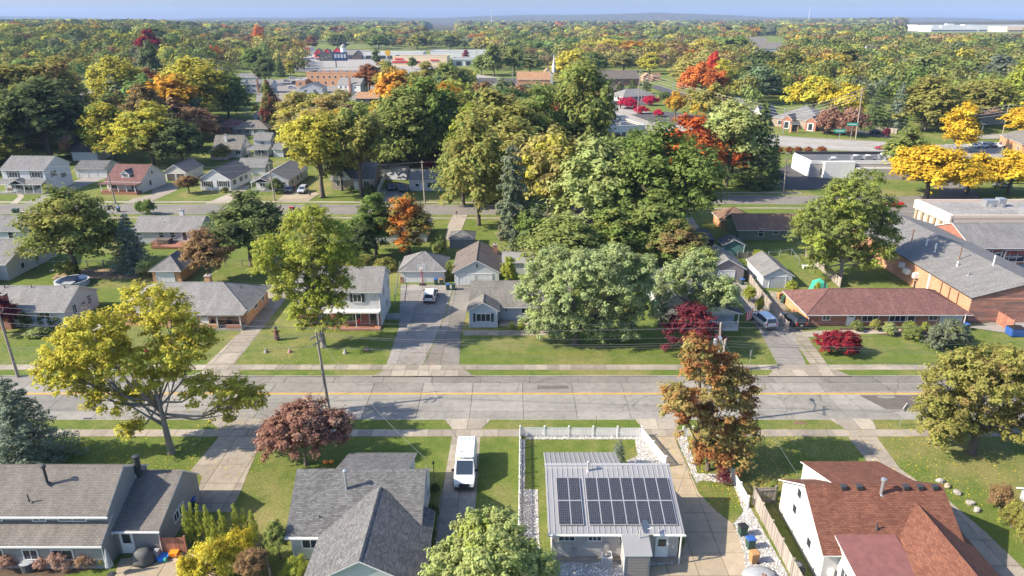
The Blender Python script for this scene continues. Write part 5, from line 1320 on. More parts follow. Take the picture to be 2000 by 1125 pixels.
def text_mesh(name, s, size, mat, parent, mtx, bold=0.0, space=1.0):
    cu = bpy.data.curves.new(name, 'FONT'); cu.body = s; cu.size = size; cu.extrude = .004; cu.offset = bold; cu.align_x = 'CENTER'; cu.align_y = 'CENTER'; cu.space_character = space
    o = bpy.data.objects.new(name, cu); col.objects.link(o)
    bpy.context.view_layer.update()
    me = bpy.data.meshes.new_from_object(o); bpy.data.objects.remove(o)
    me.materials.clear(); me.materials.append(mat)
    r = inst(name, me, parent); r.matrix_local = mtx
    return r


N90 = -PI / 2
van = car('cargo_van', 'white high-roof cargo van with company lettering above its windscreen on the driveway', (-4.55, 59.2), N90, 'van', 'white')
M['gold'] = paint('gold_print', (.55, .33, .05), .5); M['ink'] = paint('black_print', (.015, .015, .015), .5)
# lettering on the slanting front edge of the roof
bx = Matrix.Translation((1.04, .1, 2.425)) @ Matrix.Rotation(math.radians(16), 4, 'Y') @ Matrix.Rotation(PI / 2, 4, 'Z')
text_mesh('lettering', 'CLEANUP', .3, M['ink'], van, bx @ Matrix.Translation((.14, .02, .012)), .008, 1.05)
lg = MB(); lg.poly([(-.2, -.16, 0), (.2, -.16, 0), (.0, .2, 0)]); lg.poly([(-.07, -.1, .004), (.07, -.1, .004), (0, .06, .004)], 1)
lo = inst('logo', lg.mesh('logo', [M['gold'], M['car_white']]), van); lo.matrix_local = bx @ Matrix.Translation((-.74, .03, .012))
for y in (-.33, .25): MB().box(2.3, y - .14, 1.2, 2.42, y + .2, 1.225).build('bonnet_vent', M['black'], van)
MB().box(2.88, -.5, .62, 3.02, .5, .9).build('grille_frame', M['black'], van); MB().box(2.7, -.92, .3, 3.06, .92, .58).build('bumper', M['dark'], van)
MB().tube([(.0, -.35, 2.46), (0, -.35, 2.56)], .05, 8).build('roof_fitting', M['black'], van)
for y in (-.6, -.2, .2, .6): MB().box(-2.7, y - .025, 2.45, .7, y + .025, 2.475).build('roof_rib', M['car_white'], van)
car('white_suv', 'white station wagon seen from behind on the twin driveway', (-13.08, 106.07), PI / 2, 'suv', 'white')
car('white_minivan', 'white minivan parked right of the railed porch', (37.04, 96.21), PI / 2 + .16, 'minivan', 'white')
car('black_suv', 'black hatchback SUV with red tail lights beside the brick ranch', (41.43, 96.21), PI / 2 + .14, 'suv', 'black')
car('red_coupe', 'red coupe parked beside the strip mall', (91.28, 166.54), PI * .94, 'sedan', 'red')
car('red_sedan', 'red sedan driving on the main street behind the yellow-green tree', (127.64, 246.26), PI * .93, 'sedan', 'red')
car('black_sedan', 'black sedan with red tail lights parked before the barber shop', (90.3, 119.4), PI / 2, 'sedan', 'black')
car('silver_sedan', 'silver sedan right of the black one before the barber shop', (93.6, 119.2), PI / 2, 'sedan', 'silver')
car('silver_pickup', 'silver SUV on the tan drive beside the porch cottage', (-54.2, 181.11), N90, 'suv', 'silver')
car('blue_sedan', 'dark blue sedan parked left of the silver SUV on the tan drive', (-57.69, 181.7), N90, 'sedan', 'navy')
car('black_pickup', 'black pickup left of the pale ranch, farther of two', (-32.05, 184.67), N90 + .3, 'pickup', 'black')
car('dark_jeep', 'dark grey SUV left of the pale ranch, nearer of two', (-29.09, 182.88), N90 + .3, 'suv', 'gray')
car('black_suv', 'black SUV in the office car park by the tall pole', (142.53, 281.37), .1, 'suv', 'black')
car('dark_sedan', 'dark sedan under the plum trees, left of two', (123.88, 281.37), .1, 'sedan', 'black'); car('gray_sedan', 'grey sedan under the plum trees, right of two', (128.15, 278.74), .1, 'sedan', 'gray')
cols_ = ['white', 'silver', 'gray', 'white', 'navy', 'silver', 'white', 'gray']
words = ['leftmost', 'second', 'third', 'fourth', 'fifth', 'sixth', 'seventh', 'rightmost']
for i in range(8):
    car('parked_car', '%s car, %s of the row in the far right car park' % (cols_[i], words[i]), ((162.01, 250.45)[0] + i * 3.05, (162.01, 250.45)[1] + .3 * i), N90 + .15, 'suv' if i % 3 else 'sedan', cols_[i], 'cars in a row in the far right car park')
car('white_van', 'small white van beside the church car park', (-9.38, 481.02), 0, 'van', 'white'); car('blue_sedan', 'blue sedan behind the dark evergreen near the white block', (75.71, 199.6), .5, 'sedan', 'blue'); car('silver_sedan', 'silver sedan under the right yellow tree', (131.01, 187.12), .1, 'sedan', 'silver')
car('red_pickup', 'red pickup among the left trees', (-165.98, 281.37), .1, 'pickup', 'red'); car('white_sedan', 'white car on the lawn behind the yellow maple, far right', (199.04, 304.23), .2, 'suv', 'white')
for i, (px, py, c) in enumerate(((560, 160, 'silver'), (548, 166, 'white'), (572, 152, 'white'), (570, 170, 'white'), (575, 158, 'gray'))):
    car('parked_car', ['silver car highest but one', 'white car at the left end', 'white car at the top', 'white car nearest the blue gable', 'dark grey car at the right end'][i] + ' in the car park beside the brick annex', [(-161.94, 529.89), (-156.81, 496.3), (-165.68, 558.12), (-143.02, 477.34), (-151.95, 516.79)][i], .3, 'suv', c, 'cars beside the brick annex')
for c, x, y, wd in (('red', -216.9, 796, 'red car beside the road bend'), ('white', -226.3, 849, 'white car before the red-trimmed farm shop'), ('gray', -212.6, 849, 'grey car before the silo'), ('navy', -214.8, 827, 'dark blue car on the farm shop lot edge'), ('blue', -128.6, 741, 'blue car left of the red-banded store'), ('red', -122.3, 749, 'red car left of the red-banded store'), ('gray', -113.7, 724, 'grey car at the corner of the red-banded store'), ('silver', -95.2, 650, 'silver car on the store forecourt')):
    car('distant_car', wd, (x, y), .4, 'suv', c, 'cars around the distant stores')

# ---------------------------------------------------------------- far commercial buildings
M['redpaint'] = paint('red_fascia', (.55, .03, .03), .5, var=.1); M['cream'] = paint('cream_render', (.75, .58, .38), .8)
def shop(name, label, x0, y0, x1, y1, hgt, wm, rm, par=.6, extras=()):
    h = House(name, label, 'shop', (x0, y0), 0)
    h.block(0, 0, x1 - x0, y1 - y0, hgt, par, 'flat', wm, rm, wm)
    for q in extras: MB().box(*q[:6]).build(q[6], M[q[7]], h.root)
    return h
shop('banded_store', 'cream store with red band along its front, far centre', -114, 712, -62, 745, 8.5, 'cream', 'flat_gray', .8, [(-.5, -.4, 3.2, 26, -.08, 4.8, 'red_band', 'redpaint'), (2, -.5, 6, 10, -.1, 7.4, 'sign', 'redpaint'), (36, -.5, 5, 44, -.1, 6.2, 'sign', 'redpaint')])
shop('gray_store_row', 'long grey store row with white fascia right of the red-banded store', -58, 722, 18, 750, 6.5, 'block', 'flat_gray', .5, [(-.3, -.5, 5.4, 76.3, -.1, 6.9, 'fascia', 'white')] + [(4 + i * 9, -.3, .5, 9 + i * 9, -.06, 4, 'window', 'glass') for i in range(8)])
shop('white_store', 'white flat store behind the yellow sign, far centre', -168, 842, -100, 872, 7, 'block', 'flat_white', .6, [(3 + i * 8, -.3, .5, 9 + i * 8, -.06, 4, 'window', 'glass') for i in range(8)])
shop('pale_store', 'pale long store roof behind the red-banded store', -96, 880, -20, 910, 7, 'block', 'flat_white', .6)
h = House('farm_shop', 'farm shop with wide grey gable roof behind the silo', 'shop', (-196, 846)); h.block(0, 0, 34, 14, 4.5, 5, 'gable_x', 'w_barn', 'r_pale'); h.block(17, -6, 27, 6, 4.5, 4.5, 'gable_y', 'r_brown', 'r_pale', wall='barn_wall', rname='barn_roof')
h = House('red_barn_sign', 'red barn-shaped shop front with white trim left of the silo', 'shop', (-201, 838)); h.block(0, 0, 10, 5, 8, 5, 'gable_y', 'redpaint', 'r_mid', 'white'); h.win('F', 5, 4, 3.5, 4, 2)
h = House('red_gable_shop', 'red and white gabled shop front, far centre left', 'shop', (-236, 880)); h.block(0, 0, 26, 12, 5, 3, 'gable_x', 'block', 'r_mid')
for x in (4, 14): h.block(x, -2.5, x + 9, 6, 5.5, 4.5, 'gable_y', 'redpaint', 'r_mid', wall='front_gable', rname='front_roof'); h.win('F', 4.5, 1.5, 5, 3, 3)
shop('fuel_canopy', 'flat white and red fuel canopy building, far left', -282, 935, -252, 955, 9, 'block', 'flat_gray', .5, [(0, -.6, 7.6, 30.3, -.1, 9.6, 'red_band', 'redpaint'), (3, -.3, .5, 26, -.06, 5, 'window', 'glass')])
t = thing('silo', 'white domed silo beside the farm shop, far centre left', 'silo', (-186, 826)); MB().lathe([(3.2, 0), (3.2, 13)], 20).build('drum', M['block'], t); MB().lathe([(3.3, 13), (3.0, 14.4), (2.1, 15.8), (1.0, 16.6), (.2, 17)], 20).build('dome', M['flat_white'], t)
for i in range(6): MB().lathe([(3.25, 2 * i + 1), (3.25, 2 * i + 1.15)], 20).build('hoop', M['steel'], t)
t = thing('billboard', 'wide dark billboard with pale blue lettering panel, far centre left', 'billboard', (-168, 693)); MB().tube([(4, 0, 0), (4, 0, 6)], .5, 8).build('post', M['dark'], t)
MB().box(-11, -.3, 6, 15, .3, 13.6).build('frame', M['dark'], t); MB().box(-10.6, -.4, 6.4, 1.6, -.31, 13.2).build('left_panel', M['r_gray'], t); MB().box(2.2, -.4, 6.4, 14.6, -.31, 13.2).build('right_panel', M['car_blue'], t)
for i in range(4): MB().box(3.2 + i * 2.9, -.46, 8.6, 5.2 + i * 2.9, -.41, 12).build('letter_block', M['wire_pale'], t)
for i in range(3): MB().box(-9.6 + i * 3.6, -.46, 7.4 + i, -7.2 + i * 3.6, -.41, 8.6 + i).build('picture_patch', M['w_barn'], t)
t = thing('store_sign', 'round yellow sign on a post left of the red-banded store', 'sign', (-128, 770)); MB().tube([(0, 0, 0), (0, 0, 8)], .25, 6).build('post', M['steel'], t); MB().tube([(0, -.3, 9.8), (0, .3, 9.8)], 3.0, 16).build('disc', M['yellow'], t)
for i, (nm, lab, x0, y0, w, d, z, wm, rm) in enumerate((('factory_hall', 'long white factory hall on the right horizon', 1390, 2500, 420, 120, 16, 'block', 'flat_white'), ('blue_factory', 'lower factory hall with blue roof on the right horizon', 1290, 2330, 150, 70, 12, 'block', 'car_blue'), ('tan_factory', 'tan factory hall at the right edge of the horizon', 1480, 2260, 330, 90, 13, 'cream', 'flat_white'), ('far_white_hall', 'white hall before the right horizon woods', 1500, 2800, 420, 100, 20, 'block', 'flat_white'),
        ('white_cube', 'white office cube on the wooded horizon right of centre', 300, 2050, 60, 40, 14, 'block', 'flat_white'), ('white_cube', 'smaller white block on the wooded horizon, right of centre', 470, 2050, 50, 40, 12, 'block', 'flat_white'))):
    h = House(nm, lab, 'factory', (x0, y0)); h.block(0, 0, w, d, z, 1, 'flat', wm, rm, wm)
    MB().box(5, -.5, 2, w - 5, -.1, 5).build('window_band', M['glass'], h.root); MB().box(w * .3, d * .3, z, w * .36, d * .5, z + 5).build('rooftop_unit', M['block'], h.root)
h = House('apartment_block', 'pale blue-grey apartment block with taupe roof in the right woods', 'house', (352, 740), -.1); h.block(0, 0, 34, 16, 9, 6, 'gable_x', 'w_pale', 'r_tan')
for i in range(6):
    for z in (2, 5.5): h.win('F', 4 + i * 5.2, z, 2.2, 1.8)
for nm, lab, x, y in (('apartment_block', 'taupe roofed apartment block left of the maples, right woods', 265, 900), ('apartment_block', 'far taupe apartment roofs above the right woods', 330, 1150)):
    h = House(nm, lab, 'house', (x, y)); h.block(0, 0, 60, 16, 8, 7, 'gable_x', 'w_pale', 'r_tan'); h.win('F', 10, 3, 3, 2); h.win('F', 30, 3, 3, 2)
for lab, x, y, hh in (('thin lattice mast on the horizon left of centre', -92, 3400, 95), ('white water tower shaft on the right horizon', 2500, 6400, 150)):
    t = thing('radio_mast', lab, 'mast', (x, y)); MB().tube([(0, 0, 0), (0, 0, hh)], [2.2, .8], 4).build('shaft', M['steel' if x < 0 else 'block'], t)
    for i in range(5): MB().box(-3, -.4, hh * (.3 + .14 * i), 3, .4, hh * (.3 + .14 * i) + 1.2).build('cross_bar', M['steel'], t)

# ---------------------------------------------------------------- utility poles and wires
def pole(label, base, top, arms=(), transformer=False, lamp=None, r=.2, insul=True, group='utility poles', mat='pole', az=0.0):
    """top = (dx, height); arms = list of (height below top, half length)"""
    t = thing('utility_pole', label, 'pole', base, 0, group); dx, hz = top
    MB().tube([(0, 0, -.2), (dx, 0, hz)], [r, r * .62], 8).build('shaft', M[mat], t)
    for dz, hl in arms:
        q = (dx * (hz - dz) / hz, hz - dz); ca, sa = math.cos(az), math.sin(az)
        a = MB(); a.tube([(q[0] - hl * ca, -.16 - hl * sa, q[1]), (q[0] + hl * ca, -.16 + hl * sa, q[1])], .07, 4); a.build('cross_arm', M['pole'], t)
        if insul:
            for s_ in (-.9, -.45, .45, .9): MB().tube([(q[0] + s_ * hl * ca, -.16 + s_ * hl * sa, q[1] + .05), (q[0] + s_ * hl * ca, -.16 + s_ * hl * sa, q[1] + .28)], .05, 6).build('insulator', M['steel'], t)
    if transformer:
        for i in range(1): MB().lathe([(.1, hz - 3.3), (.26, hz - 3.2), (.26, hz - 2.2), (.14, hz - 2.1)], 10, (dx - .45, -.1)).build('transformer', M['steel'], t)
        MB().tube([(dx - .45, -.1, hz - 2.1), (dx - .2, -.1, hz - 1.2), (dx, 0, hz - .5)], .025, 5).build('lead', M['wire'], t)
    if lamp:
        lx, ly = lamp; MB().tube([(dx, 0, hz - 1.4), (dx + lx * .5, ly * .5, hz - .9), (dx + lx, ly, hz - .9)], .05, 6).build('lamp_arm', M['steel'], t)
        MB().box(dx + lx - .15, ly - .35, hz - 1.02, dx + lx + .15, ly + .35, hz - .86).build('lamp_head', M['steel'], t)
    return t


def wire(label, a, b, sag=.6, r=.016, mat='wire', n=14, group='overhead wires'):
    pts = []
    for i in range(n + 1):
        u = i / n; pts.append((a[0] + (b[0] - a[0]) * u - a[0], a[1] + (b[1] - a[1]) * u - a[1], a[2] + (b[2] - a[2]) * u - sag * 4 * u * (1 - u) - a[2]))
    o = MB().tube(pts, r, 4).build('overhead_wire', M[mat], None, a)
    tag(o, label, 'wire', group)


pole('leaning grey utility pole on the near verge beside the copper plum tree', (-21.04, 71.5), (-0.57, 9.8), [(.5, 1.0), (1.3, .8)], az=1.1)
pole('bare utility pole at the left edge across the road', (-62.17, 79.65), (-0.27, 9.26), [(.6, .9)], az=1.4)
pole('utility pole with grey transformer beside the red-and-gold tree', (26.23, 80.62), (-0.4, 6.94), [(.5, .9)], True, az=1.2)
pole('utility pole with street lamp hidden behind the red-and-gold tree', (22.6, 68.7), (.1, 10.2), [(.5, 1.1)], lamp=(.2, 2.4), az=1.2)
pole('leaning pole before the red-roofed bungalow', (-96.54, 169.07), (-0.57, 9.51), [(.4, .7)]); pole('pole before the porch cottage', (-58.73, 172.21), (-0.48, 9.66), [(.4, .7)]); pole('pale pole before the pale ranch', (-21.2, 169.07), (-0.28, 10.49), [(.4, .4)])
pole('slim pole in front of the pale silver maple', (50.58, 175.45), (-0.4, 11.57), [], mat='bark_pale'); pole('pole on the verge before the white flat block', (70.2, 180.53), (-0.37, 10.44), [(.3, .6)])
pole('tall leaning pole by the office car park', (128.76, 268.67), (-0.55, 18.54), [(.8, .9), (2.2, .9)], r=.26); pole('street light pole before the brick office', (106.24, 281.37), (-0.78, 10.17), [], lamp=(1.4, 0), r=.2, mat='steel')
pole('grey pole with wide crossarm beyond the yellow maple, left of two', (164.37, 289.55), (-0.17, 8.84), [(.4, 2.4)], r=.2); pole('brown pole with equipment beyond the yellow maple, right of two', (170.8, 295.26), (-0.54, 8.6), [(.4, 2.2)], True, r=.2)
pole('pale pole with wide crossarm at the far right', (187.65, 274.88), (-0.28, 12.22), [(.4, 2.4)], r=.22); pole('tall pole rising from the crimson bushes', (59.47, 344.03), (-0.05, 19.77), [(2, .8)], r=.24); pole('pole behind the crimson bushes', (69.85, 395.13), (0.51, 13.32), [(2, .8)], r=.2)
pole('white pole before the orange maple, left of two', (94, 428.01), (-0.24, 10.36), [(.5, .8)], r=.2, mat='steel'); pole('white pole before the orange maple, right of two', (99.14, 416.48), (-0.54, 9.55), [(.5, .8)], r=.22, mat='steel'); pole('dark pole at the side street bend', (125.25, 422.17), (-0.27, 7.97), [(.5, .8)], r=.2)
for lab, x, y, z in [('farthest left store light pole', -243.93, 883.91, 16.1), ('store light pole beside the silo', -241.98, 908.9, 11.8), ('light pole right of the billboard', -128.22, 723.94, 14.2), ('light pole before the red-banded store', -106.42, 649.96, 13.7), ('wooden pole behind the red-banded store', -121.97, 883.91, 16.1), ('pole above the grey store row, left', -75.24, 883.91, 17.2), ('pole above the grey store row, right', -33.98, 883.91, 17.2), ('pole before the grey store row', -32.48, 692.46, 15.4), ('pole at the left end of the church car park', 0.37, 529.89, 9.9), ('pole right of the steeple', 26.13, 529.89, 11.3)]:
    pole(lab, (x, y), (0, z), [(1.2, 1.6)], r=.3, insul=False, group='poles around the distant stores', mat='bark_pale')

def tip(base, top, dz=.3): return (base[0] + top[0], base[1], top[1] - dz)
pA = tip((-21.04, 71.5), (-0.57, 9.8)); pB = tip((-62.17, 79.65), (-0.27, 9.26)); pC = tip((26.23, 80.62), (-0.4, 6.94)); pD = (22.7, 68.7, 9.8)
for i, dz in enumerate((.2, -.1, -.4, -1.6, -3.0)):
    dy = (.5, -.5, 0, 0, 0)[i]
    wire(['top', 'second', 'third', 'fourth', 'lowest'][i] + ' wire between the left edge pole and the transformer pole', (pB[0], pB[1] + dy, pB[2] + dz), (pC[0], pC[1] + dy, pC[2] + dz), 1.2)
    wire(['top', 'second', 'third', 'fourth', 'lowest'][i] + ' wire running right from the transformer pole', (pC[0], pC[1] + dy, pC[2] + dz), (105, 83.5, 9.3 + dz), 1.3)
for i, dz in enumerate((.2, -.2, -1.6)):
    wire(['top', 'middle', 'lowest'][i] + ' wire between the leaning pole and the lamp pole', (pA[0], pA[1] + .3 * i, pA[2] + dz), (pD[0], pD[1] + .3 * i, pD[2] + dz), .9, mat='wire')
    wire(['top', 'middle', 'lowest'][i] + ' wire running left from the leaning pole', (pA[0], pA[1] + .3 * i, pA[2] + dz), (-75, 68.5, 9.6 + dz), 1.1, mat='wire'); wire(['top', 'middle', 'lowest'][i] + ' wire running right from the lamp pole', (pD[0], pD[1] + .3 * i, pD[2] + dz), (80, 68.5, 9.8 + dz), 1.1, mat='wire')
wire('service wire from the leaning pole to the grey split-level house', pA, (-32.8, 48.6, 4.4), .7, mat='wire'); wire('service wire from the leaning pole to the mint house', pA, (-7.5, 52.6, 6.2), .9, mat='wire'); wire('service wire dropping to the solar house roof', (pD[0], pD[1], pD[2]), (13.9, 50, 4.2), .8); wire('service wire to the red roof house', pD, (24.5, 49, 5.6), .7, mat='wire'); wire('service wire crossing the road to the white two-storey house', pA, (-19, 96, 5.4), .8); wire('service wire from the transformer pole to the crimson tree house', pC, (26, 97, 4), .6)
q = [(-170, 172.5, 10.2), tip((-96.54, 169.07), (-0.57, 9.51)), tip((-58.73, 172.21), (-0.48, 9.66)), tip((-21.2, 169.07), (-0.28, 10.49)), tip((50.58, 175.45), (-0.4, 11.57)), tip((70.2, 180.53), (-0.37, 10.44)), (160, 180, 10)]
for i in range(6):
    for k, dz in enumerate((0, -1.4)): wire(('upper' if k == 0 else 'lower') + ' second-street wire, span %s' % ['at the left edge', 'past the white cottage', 'past the stone cape house', 'through the central trees', 'before the dark spruce', 'above the strip mall'][i], (q[i][0], q[i][1], q[i][2] + dz), (q[i + 1][0], q[i + 1][1], q[i + 1][2] + dz), .8, .03)
q = [(64, 360, 14), tip((59.47, 344.03), (-0.05, 19.77)), tip((106.24, 281.37), (-0.78, 10.17)), tip((128.76, 268.67), (-0.55, 18.54)), tip((164.37, 289.55), (-0.17, 8.84)), tip((187.65, 274.88), (-0.28, 12.22)), (260, 250, 14)]
for i in range(6):
    for k in range(4): wire(['highest', 'second', 'third', 'lowest'][k] + ' main-street wire, span %s' % ['left of the crimson bushes', 'across the crimson bushes', 'before the brick office', 'right of the tall leaning pole', 'beyond the yellow maple', 'at the right edge'][i], (q[i][0], q[i][1], q[i][2] - k * 1.1), (q[i + 1][0], q[i + 1][1], q[i + 1][2] - k * 1.1), 1.2, .035, 'wire_pale')
for i, (a, b) in enumerate((((-260, 300, 11), (-120, 320, 11)), ((-330, 960, 20), (-190, 830, 20)), ((-190, 830, 20), (-60, 640, 18)), ((-60, 640, 18), (60, 560, 16)), ((-10, 640, 17), (180, 600, 14)), ((120, 360, 12), (185, 380, 11)))):
    for k in range(2): wire(('upper' if k == 0 else 'lower') + ' distant wire ' + ['among the left trees', 'behind the fuel canopy', 'past the billboard', 'before the grey store row', 'above the church', 'before the orange maple'][i], (a[0], a[1], a[2] - k * 1.6), (b[0], b[1], b[2] - k * 1.6), 2, .09)
# street lamps of the car park
for i, (b, tp) in enumerate((((152.03, 246.26), (-0.3, 6.97)), ((174.64, 267.46), (-0.02, 5.82)), ((157.49, 228.91), (-0.53, 6.86)))):
    t = thing('car_park_lamp', 'twin-headed car park lamp ' + ['left of the yellow maple shade', 'behind the parked cars', 'nearest the taupe corner building'][i], 'lamp', b, 0, 'car park lamps'); MB().tube([(0, 0, 0), (tp[0] * .3, 0, tp[1])], [.12, .08], 6).build('post', M['steel'], t); MB().box(-.9, -.25, tp[1], .9, .25, tp[1] + .18).build('lamp_head', M['steel'], t)

# ---------------------------------------------------------------- fences
def fence(name, label, cat, pts, kind, height, mat, pitch, w, post=2.4, group=None, z0=.06, pmat=None):
    t = thing(name, label, cat, (pts[0][0], pts[0][1], 0), 0, group); ox, oy = pts[0][:2]
    pk = MB().box(-w / 2, -.012, z0, w / 2, .012, height)
    if kind == 'picket': pk = MB().box(-w / 2, -.012, z0, w / 2, .012, height - .06).poly([(-w / 2, -.012, height - .06), (w / 2, -.012, height - .06), (0, -.012, height)]).poly([(-w / 2, .012, height - .06), (w / 2, .012, height - .06), (0, .012, height)][::-1])
    me = pk.mesh('picket' if kind == 'picket' else 'board', M[mat])
    pm = MB().box(-.065, -.065, -.2, .065, .065, height + .08).box(-.09, -.09, height + .08, .09, .09, height + .12).box(-.06, -.06, height + .12, .06, .06, height + .17).mesh('post', M[pmat or mat])
    for i in range(len(pts) - 1):
        (xa, ya), (xb, yb) = pts[i][:2], pts[i + 1][:2]; L = math.hypot(xb - xa, yb - ya); a = math.atan2(yb - ya, xb - xa); n = max(1, round(L / post))
        for k in range(n + (1 if i == len(pts) - 2 else 0)): inst('post', pm, t, (xa + (xb - xa) * k / n - ox, ya + (yb - ya) * k / n - oy, 0), a)
        for z in (height * .22, height * .85) if kind != 'rail' else (height * .95,):
            r_ = MB().box(0, .014, z - .045, L, .06, z + .045).build('rail', M[mat], t, (xa - ox, ya - oy, 0), a)
        if kind == 'rail': continue
        m_ = int(L / pitch)
        for k in range(m_):
            f = (k + .5) / m_; inst('picket' if kind == 'picket' else 'board', me, t, (xa + (xb - xa) * f - ox, ya + (yb - ya) * f - oy, RN.uniform(-.03, .02) if kind == 'board' else 0), a)
    return t


fence('picket_fence', 'white vinyl picket fence around the solar house front lawn', 'fence', [(0.56, 47.71), (0.88, 65.92), (13.94, 65.82), (15.41, 60.3)], 'picket', 1.15, 'vinyl', .165, .11)
fence('picket_fence', 'short white vinyl picket fence right of the solar house driveway', 'fence', [(21.4, 60.04), (21.65, 53.91)], 'picket', 1.2, 'vinyl', .165, .11); fence('picket_fence', 'short white picket piece beside the road under the red-and-gold tree', 'fence', [(18.35, 65.82), (19.39, 65.82)], 'picket', 1.15, 'vinyl', .165, .11)
fence('board_fence', 'weathered board fence between the solar house and the red roof house', 'fence', [(24.35, 54.65), (22.31, 54.5), (22.53, 42.94)], 'board', 1.75, 'boards', .15, .14)
fence('board_fence', 'grey board fence between the minivan drive and the white garage', 'fence', [(40.7, 116.76), (39.97, 108.11), (39.47, 92.92)], 'board', 1.6, 'boards', .15, .14); fence('board_fence', 'grey board fence behind the green tent', 'fence', [(55.59, 128.24), (54.84, 111.19)], 'board', 1.7, 'boards', .16, .15)
fence('board_fence', 'tall grey fence along the brick shop wall', 'fence', [(72.33, 134.76), (70.13, 123.71), (68.53, 108.81)], 'board', 1.8, 'boards', .16, .15); fence('board_fence', 'red board fence right of the brick ranch', 'fence', [(68.5, 96.97), (71.61, 98.92), (71.54, 92.92)], 'board', 1.9, 'boards_red', .16, .15)
fence('board_fence', 'brown board fence behind the covered grill', 'fence', [(-29.33, 47.9), (-27.27, 47.9)], 'board', 1.7, 'boards_red', .15, .14); fence('board_fence', 'weathered leaning board fence right of the yellow shrub', 'fence', [(-22.7, 46.7), (-20.61, 47.53), (-19.15, 44.54)], 'board', 1.5, 'boards', .17, .12)
fence('board_fence', 'low grey board fence beside the teal shed', 'fence', [(42.31, 126.7), (46.35, 127.31)], 'board', 1.2, 'boards', .18, .16)
fence('chain_fence', 'thin wire fence across the back yards behind the white ranch', 'fence', [(-85.64, 121.4), (-65.21, 122.26)], 'rail', 1.2, 'steel', 1, .05, 3); fence('chain_fence', 'wire fence along the left side of the twin driveway', 'fence', [(-18.55, 104.74), (-20.1, 120.84)], 'rail', 1.2, 'steel', 1, .05, 3); fence('chain_fence', 'wire fence in the back yard by the round dark tree', 'fence', [(-52.17, 122.26), (-42.85, 122.26)], 'rail', 1.1, 'pole', 1, .05, 3); fence('chain_fence', 'white posted fence in the green house yard', 'fence', [(48.08, 126.7), (53.2, 128.87), (52.17, 122.26)], 'rail', 1.2, 'steel', 1, .05, 3)
fence('vinyl_fence', 'white panel fence left of the black pickup', 'fence', [(-34.2, 177.68), (-35.69, 197.53)], 'board', 1.7, 'vinyl', .3, .29); fence('board_fence', 'grey fence behind the office car park', 'fence', [(142.12, 289.55), (150.34, 281.37)], 'board', 2.2, 'boards', .5, .48, 3)
fence('vinyl_fence', 'white fence behind the porch cottage yard', 'fence', [(-41.63, 204.6), (-35.68, 204.6)], 'board', 1.6, 'vinyl', .4, .38, 3)

# ---------------------------------------------------------------- bins, units, garden things
M['bin_green'] = paint('bin_green', (.03, .07, .05), .5); M['bin_blue'] = paint('bin_blue', (.03, .09, .30), .5); M['bin_brown'] = paint('bin_brown', (.38, .20, .08), .55); M['tarp'] = paint('tarp', (.09, .09, .085), .75, var=.3, scale=3); M['tarp_gray'] = paint('tarp_gray', (.30, .31, .32), .5, var=.3, scale=3); M['orange'] = paint('orange_plastic', (.75, .24, .02), .45); M['toyred'] = paint('red_plastic', (.6, .03, .03), .45); M['toyblue'] = paint('blue_plastic', (.03, .2, .6), .45); M['tent'] = paint('green_tent', (.05, .35, .22), .6); M['signgreen'] = paint('sign_green', (.0, .32, .2), .5); M['pinkcloth'] = paint('pink_cloth', (.30, .14, .13), .8)
def wbin(label, loc, rz, bm, lm, group='wheeled bins'):
    t = thing('wheeled_bin', label, 'bin', loc, rz, group); s = .62
    b = MB(); q = [(-s * .4, -s * .4), (s * .4, -s * .4), (s * .4, s * .42), (-s * .4, s * .42)]; p = [(-s * .52, -s * .56), (s * .52, -s * .56), (s * .52, s * .56), (-s * .52, s * .56)]
    for i in range(4): j = (i + 1) % 4; b.poly([(*q[i], .05), (*q[j], .05), (*p[j], 1.0), (*p[i], 1.0)])
    b.poly([(*a, .05) for a in q[::-1]]); b.poly([(*a, 1.0) for a in p]); b.build('body', M[bm], t)
    MB().box(-s * .56, -s * .62, 1.0, s * .56, s * .6, 1.09, taper=.06).build('lid', M[lm], t); MB().tube([(-.28, s * .66, .98), (.28, s * .66, .98)], .025, 6).build('handle', M['black'], t)
    for y in (-1, 1): MB().tube([(y * .24, s * .42, .12), (y * .34, s * .42, .12)], .12, 10).build('wheel', M['rubber'], t)


wbin('dark green bin with black lid beside the white gravel, farthest of three', (20.02, 50.24), -1.4, 'bin_green', 'black'); wbin('dark green bin with blue lid in the middle of three by the gravel', (20.19, 48.64), -1.4, 'bin_green', 'bin_blue'); wbin('brown bin beside the white gravel, nearest of three', (19.95, 46.93), -1.4, 'bin_brown', 'bin_brown')
wbin('bin with blue lid right of the hoop', (-12.83, 112.66), 0, 'bin_green', 'bin_blue'); wbin('bin with brown lid right of the hoop', (-11.96, 112.66), 0, 'bin_green', 'bin_brown'); wbin('bin with blue lid before the gable garage', (-10.63, 110.22), 0, 'bin_green', 'bin_blue'); wbin('green bin lying open before the gable garage', (-9.69, 110.22), 0, 'bin_green', 'bin_green')
wbin('dark bin beside the left wall of the brick ranch', (42.96, 104.31), .2, 'bin_green', 'bin_green'); wbin('brown bin behind the dark bin by the brick ranch', (42.93, 106.07), .2, 'bin_brown', 'bin_brown'); wbin('blue-lidded bin beside the grey-brown garage', (38.92, 112.66), .2, 'bin_green', 'bin_blue'); wbin('blue-lidded bin at the right end of the brick ranch', (65.54, 93.81), .2, 'bin_green', 'bin_blue')
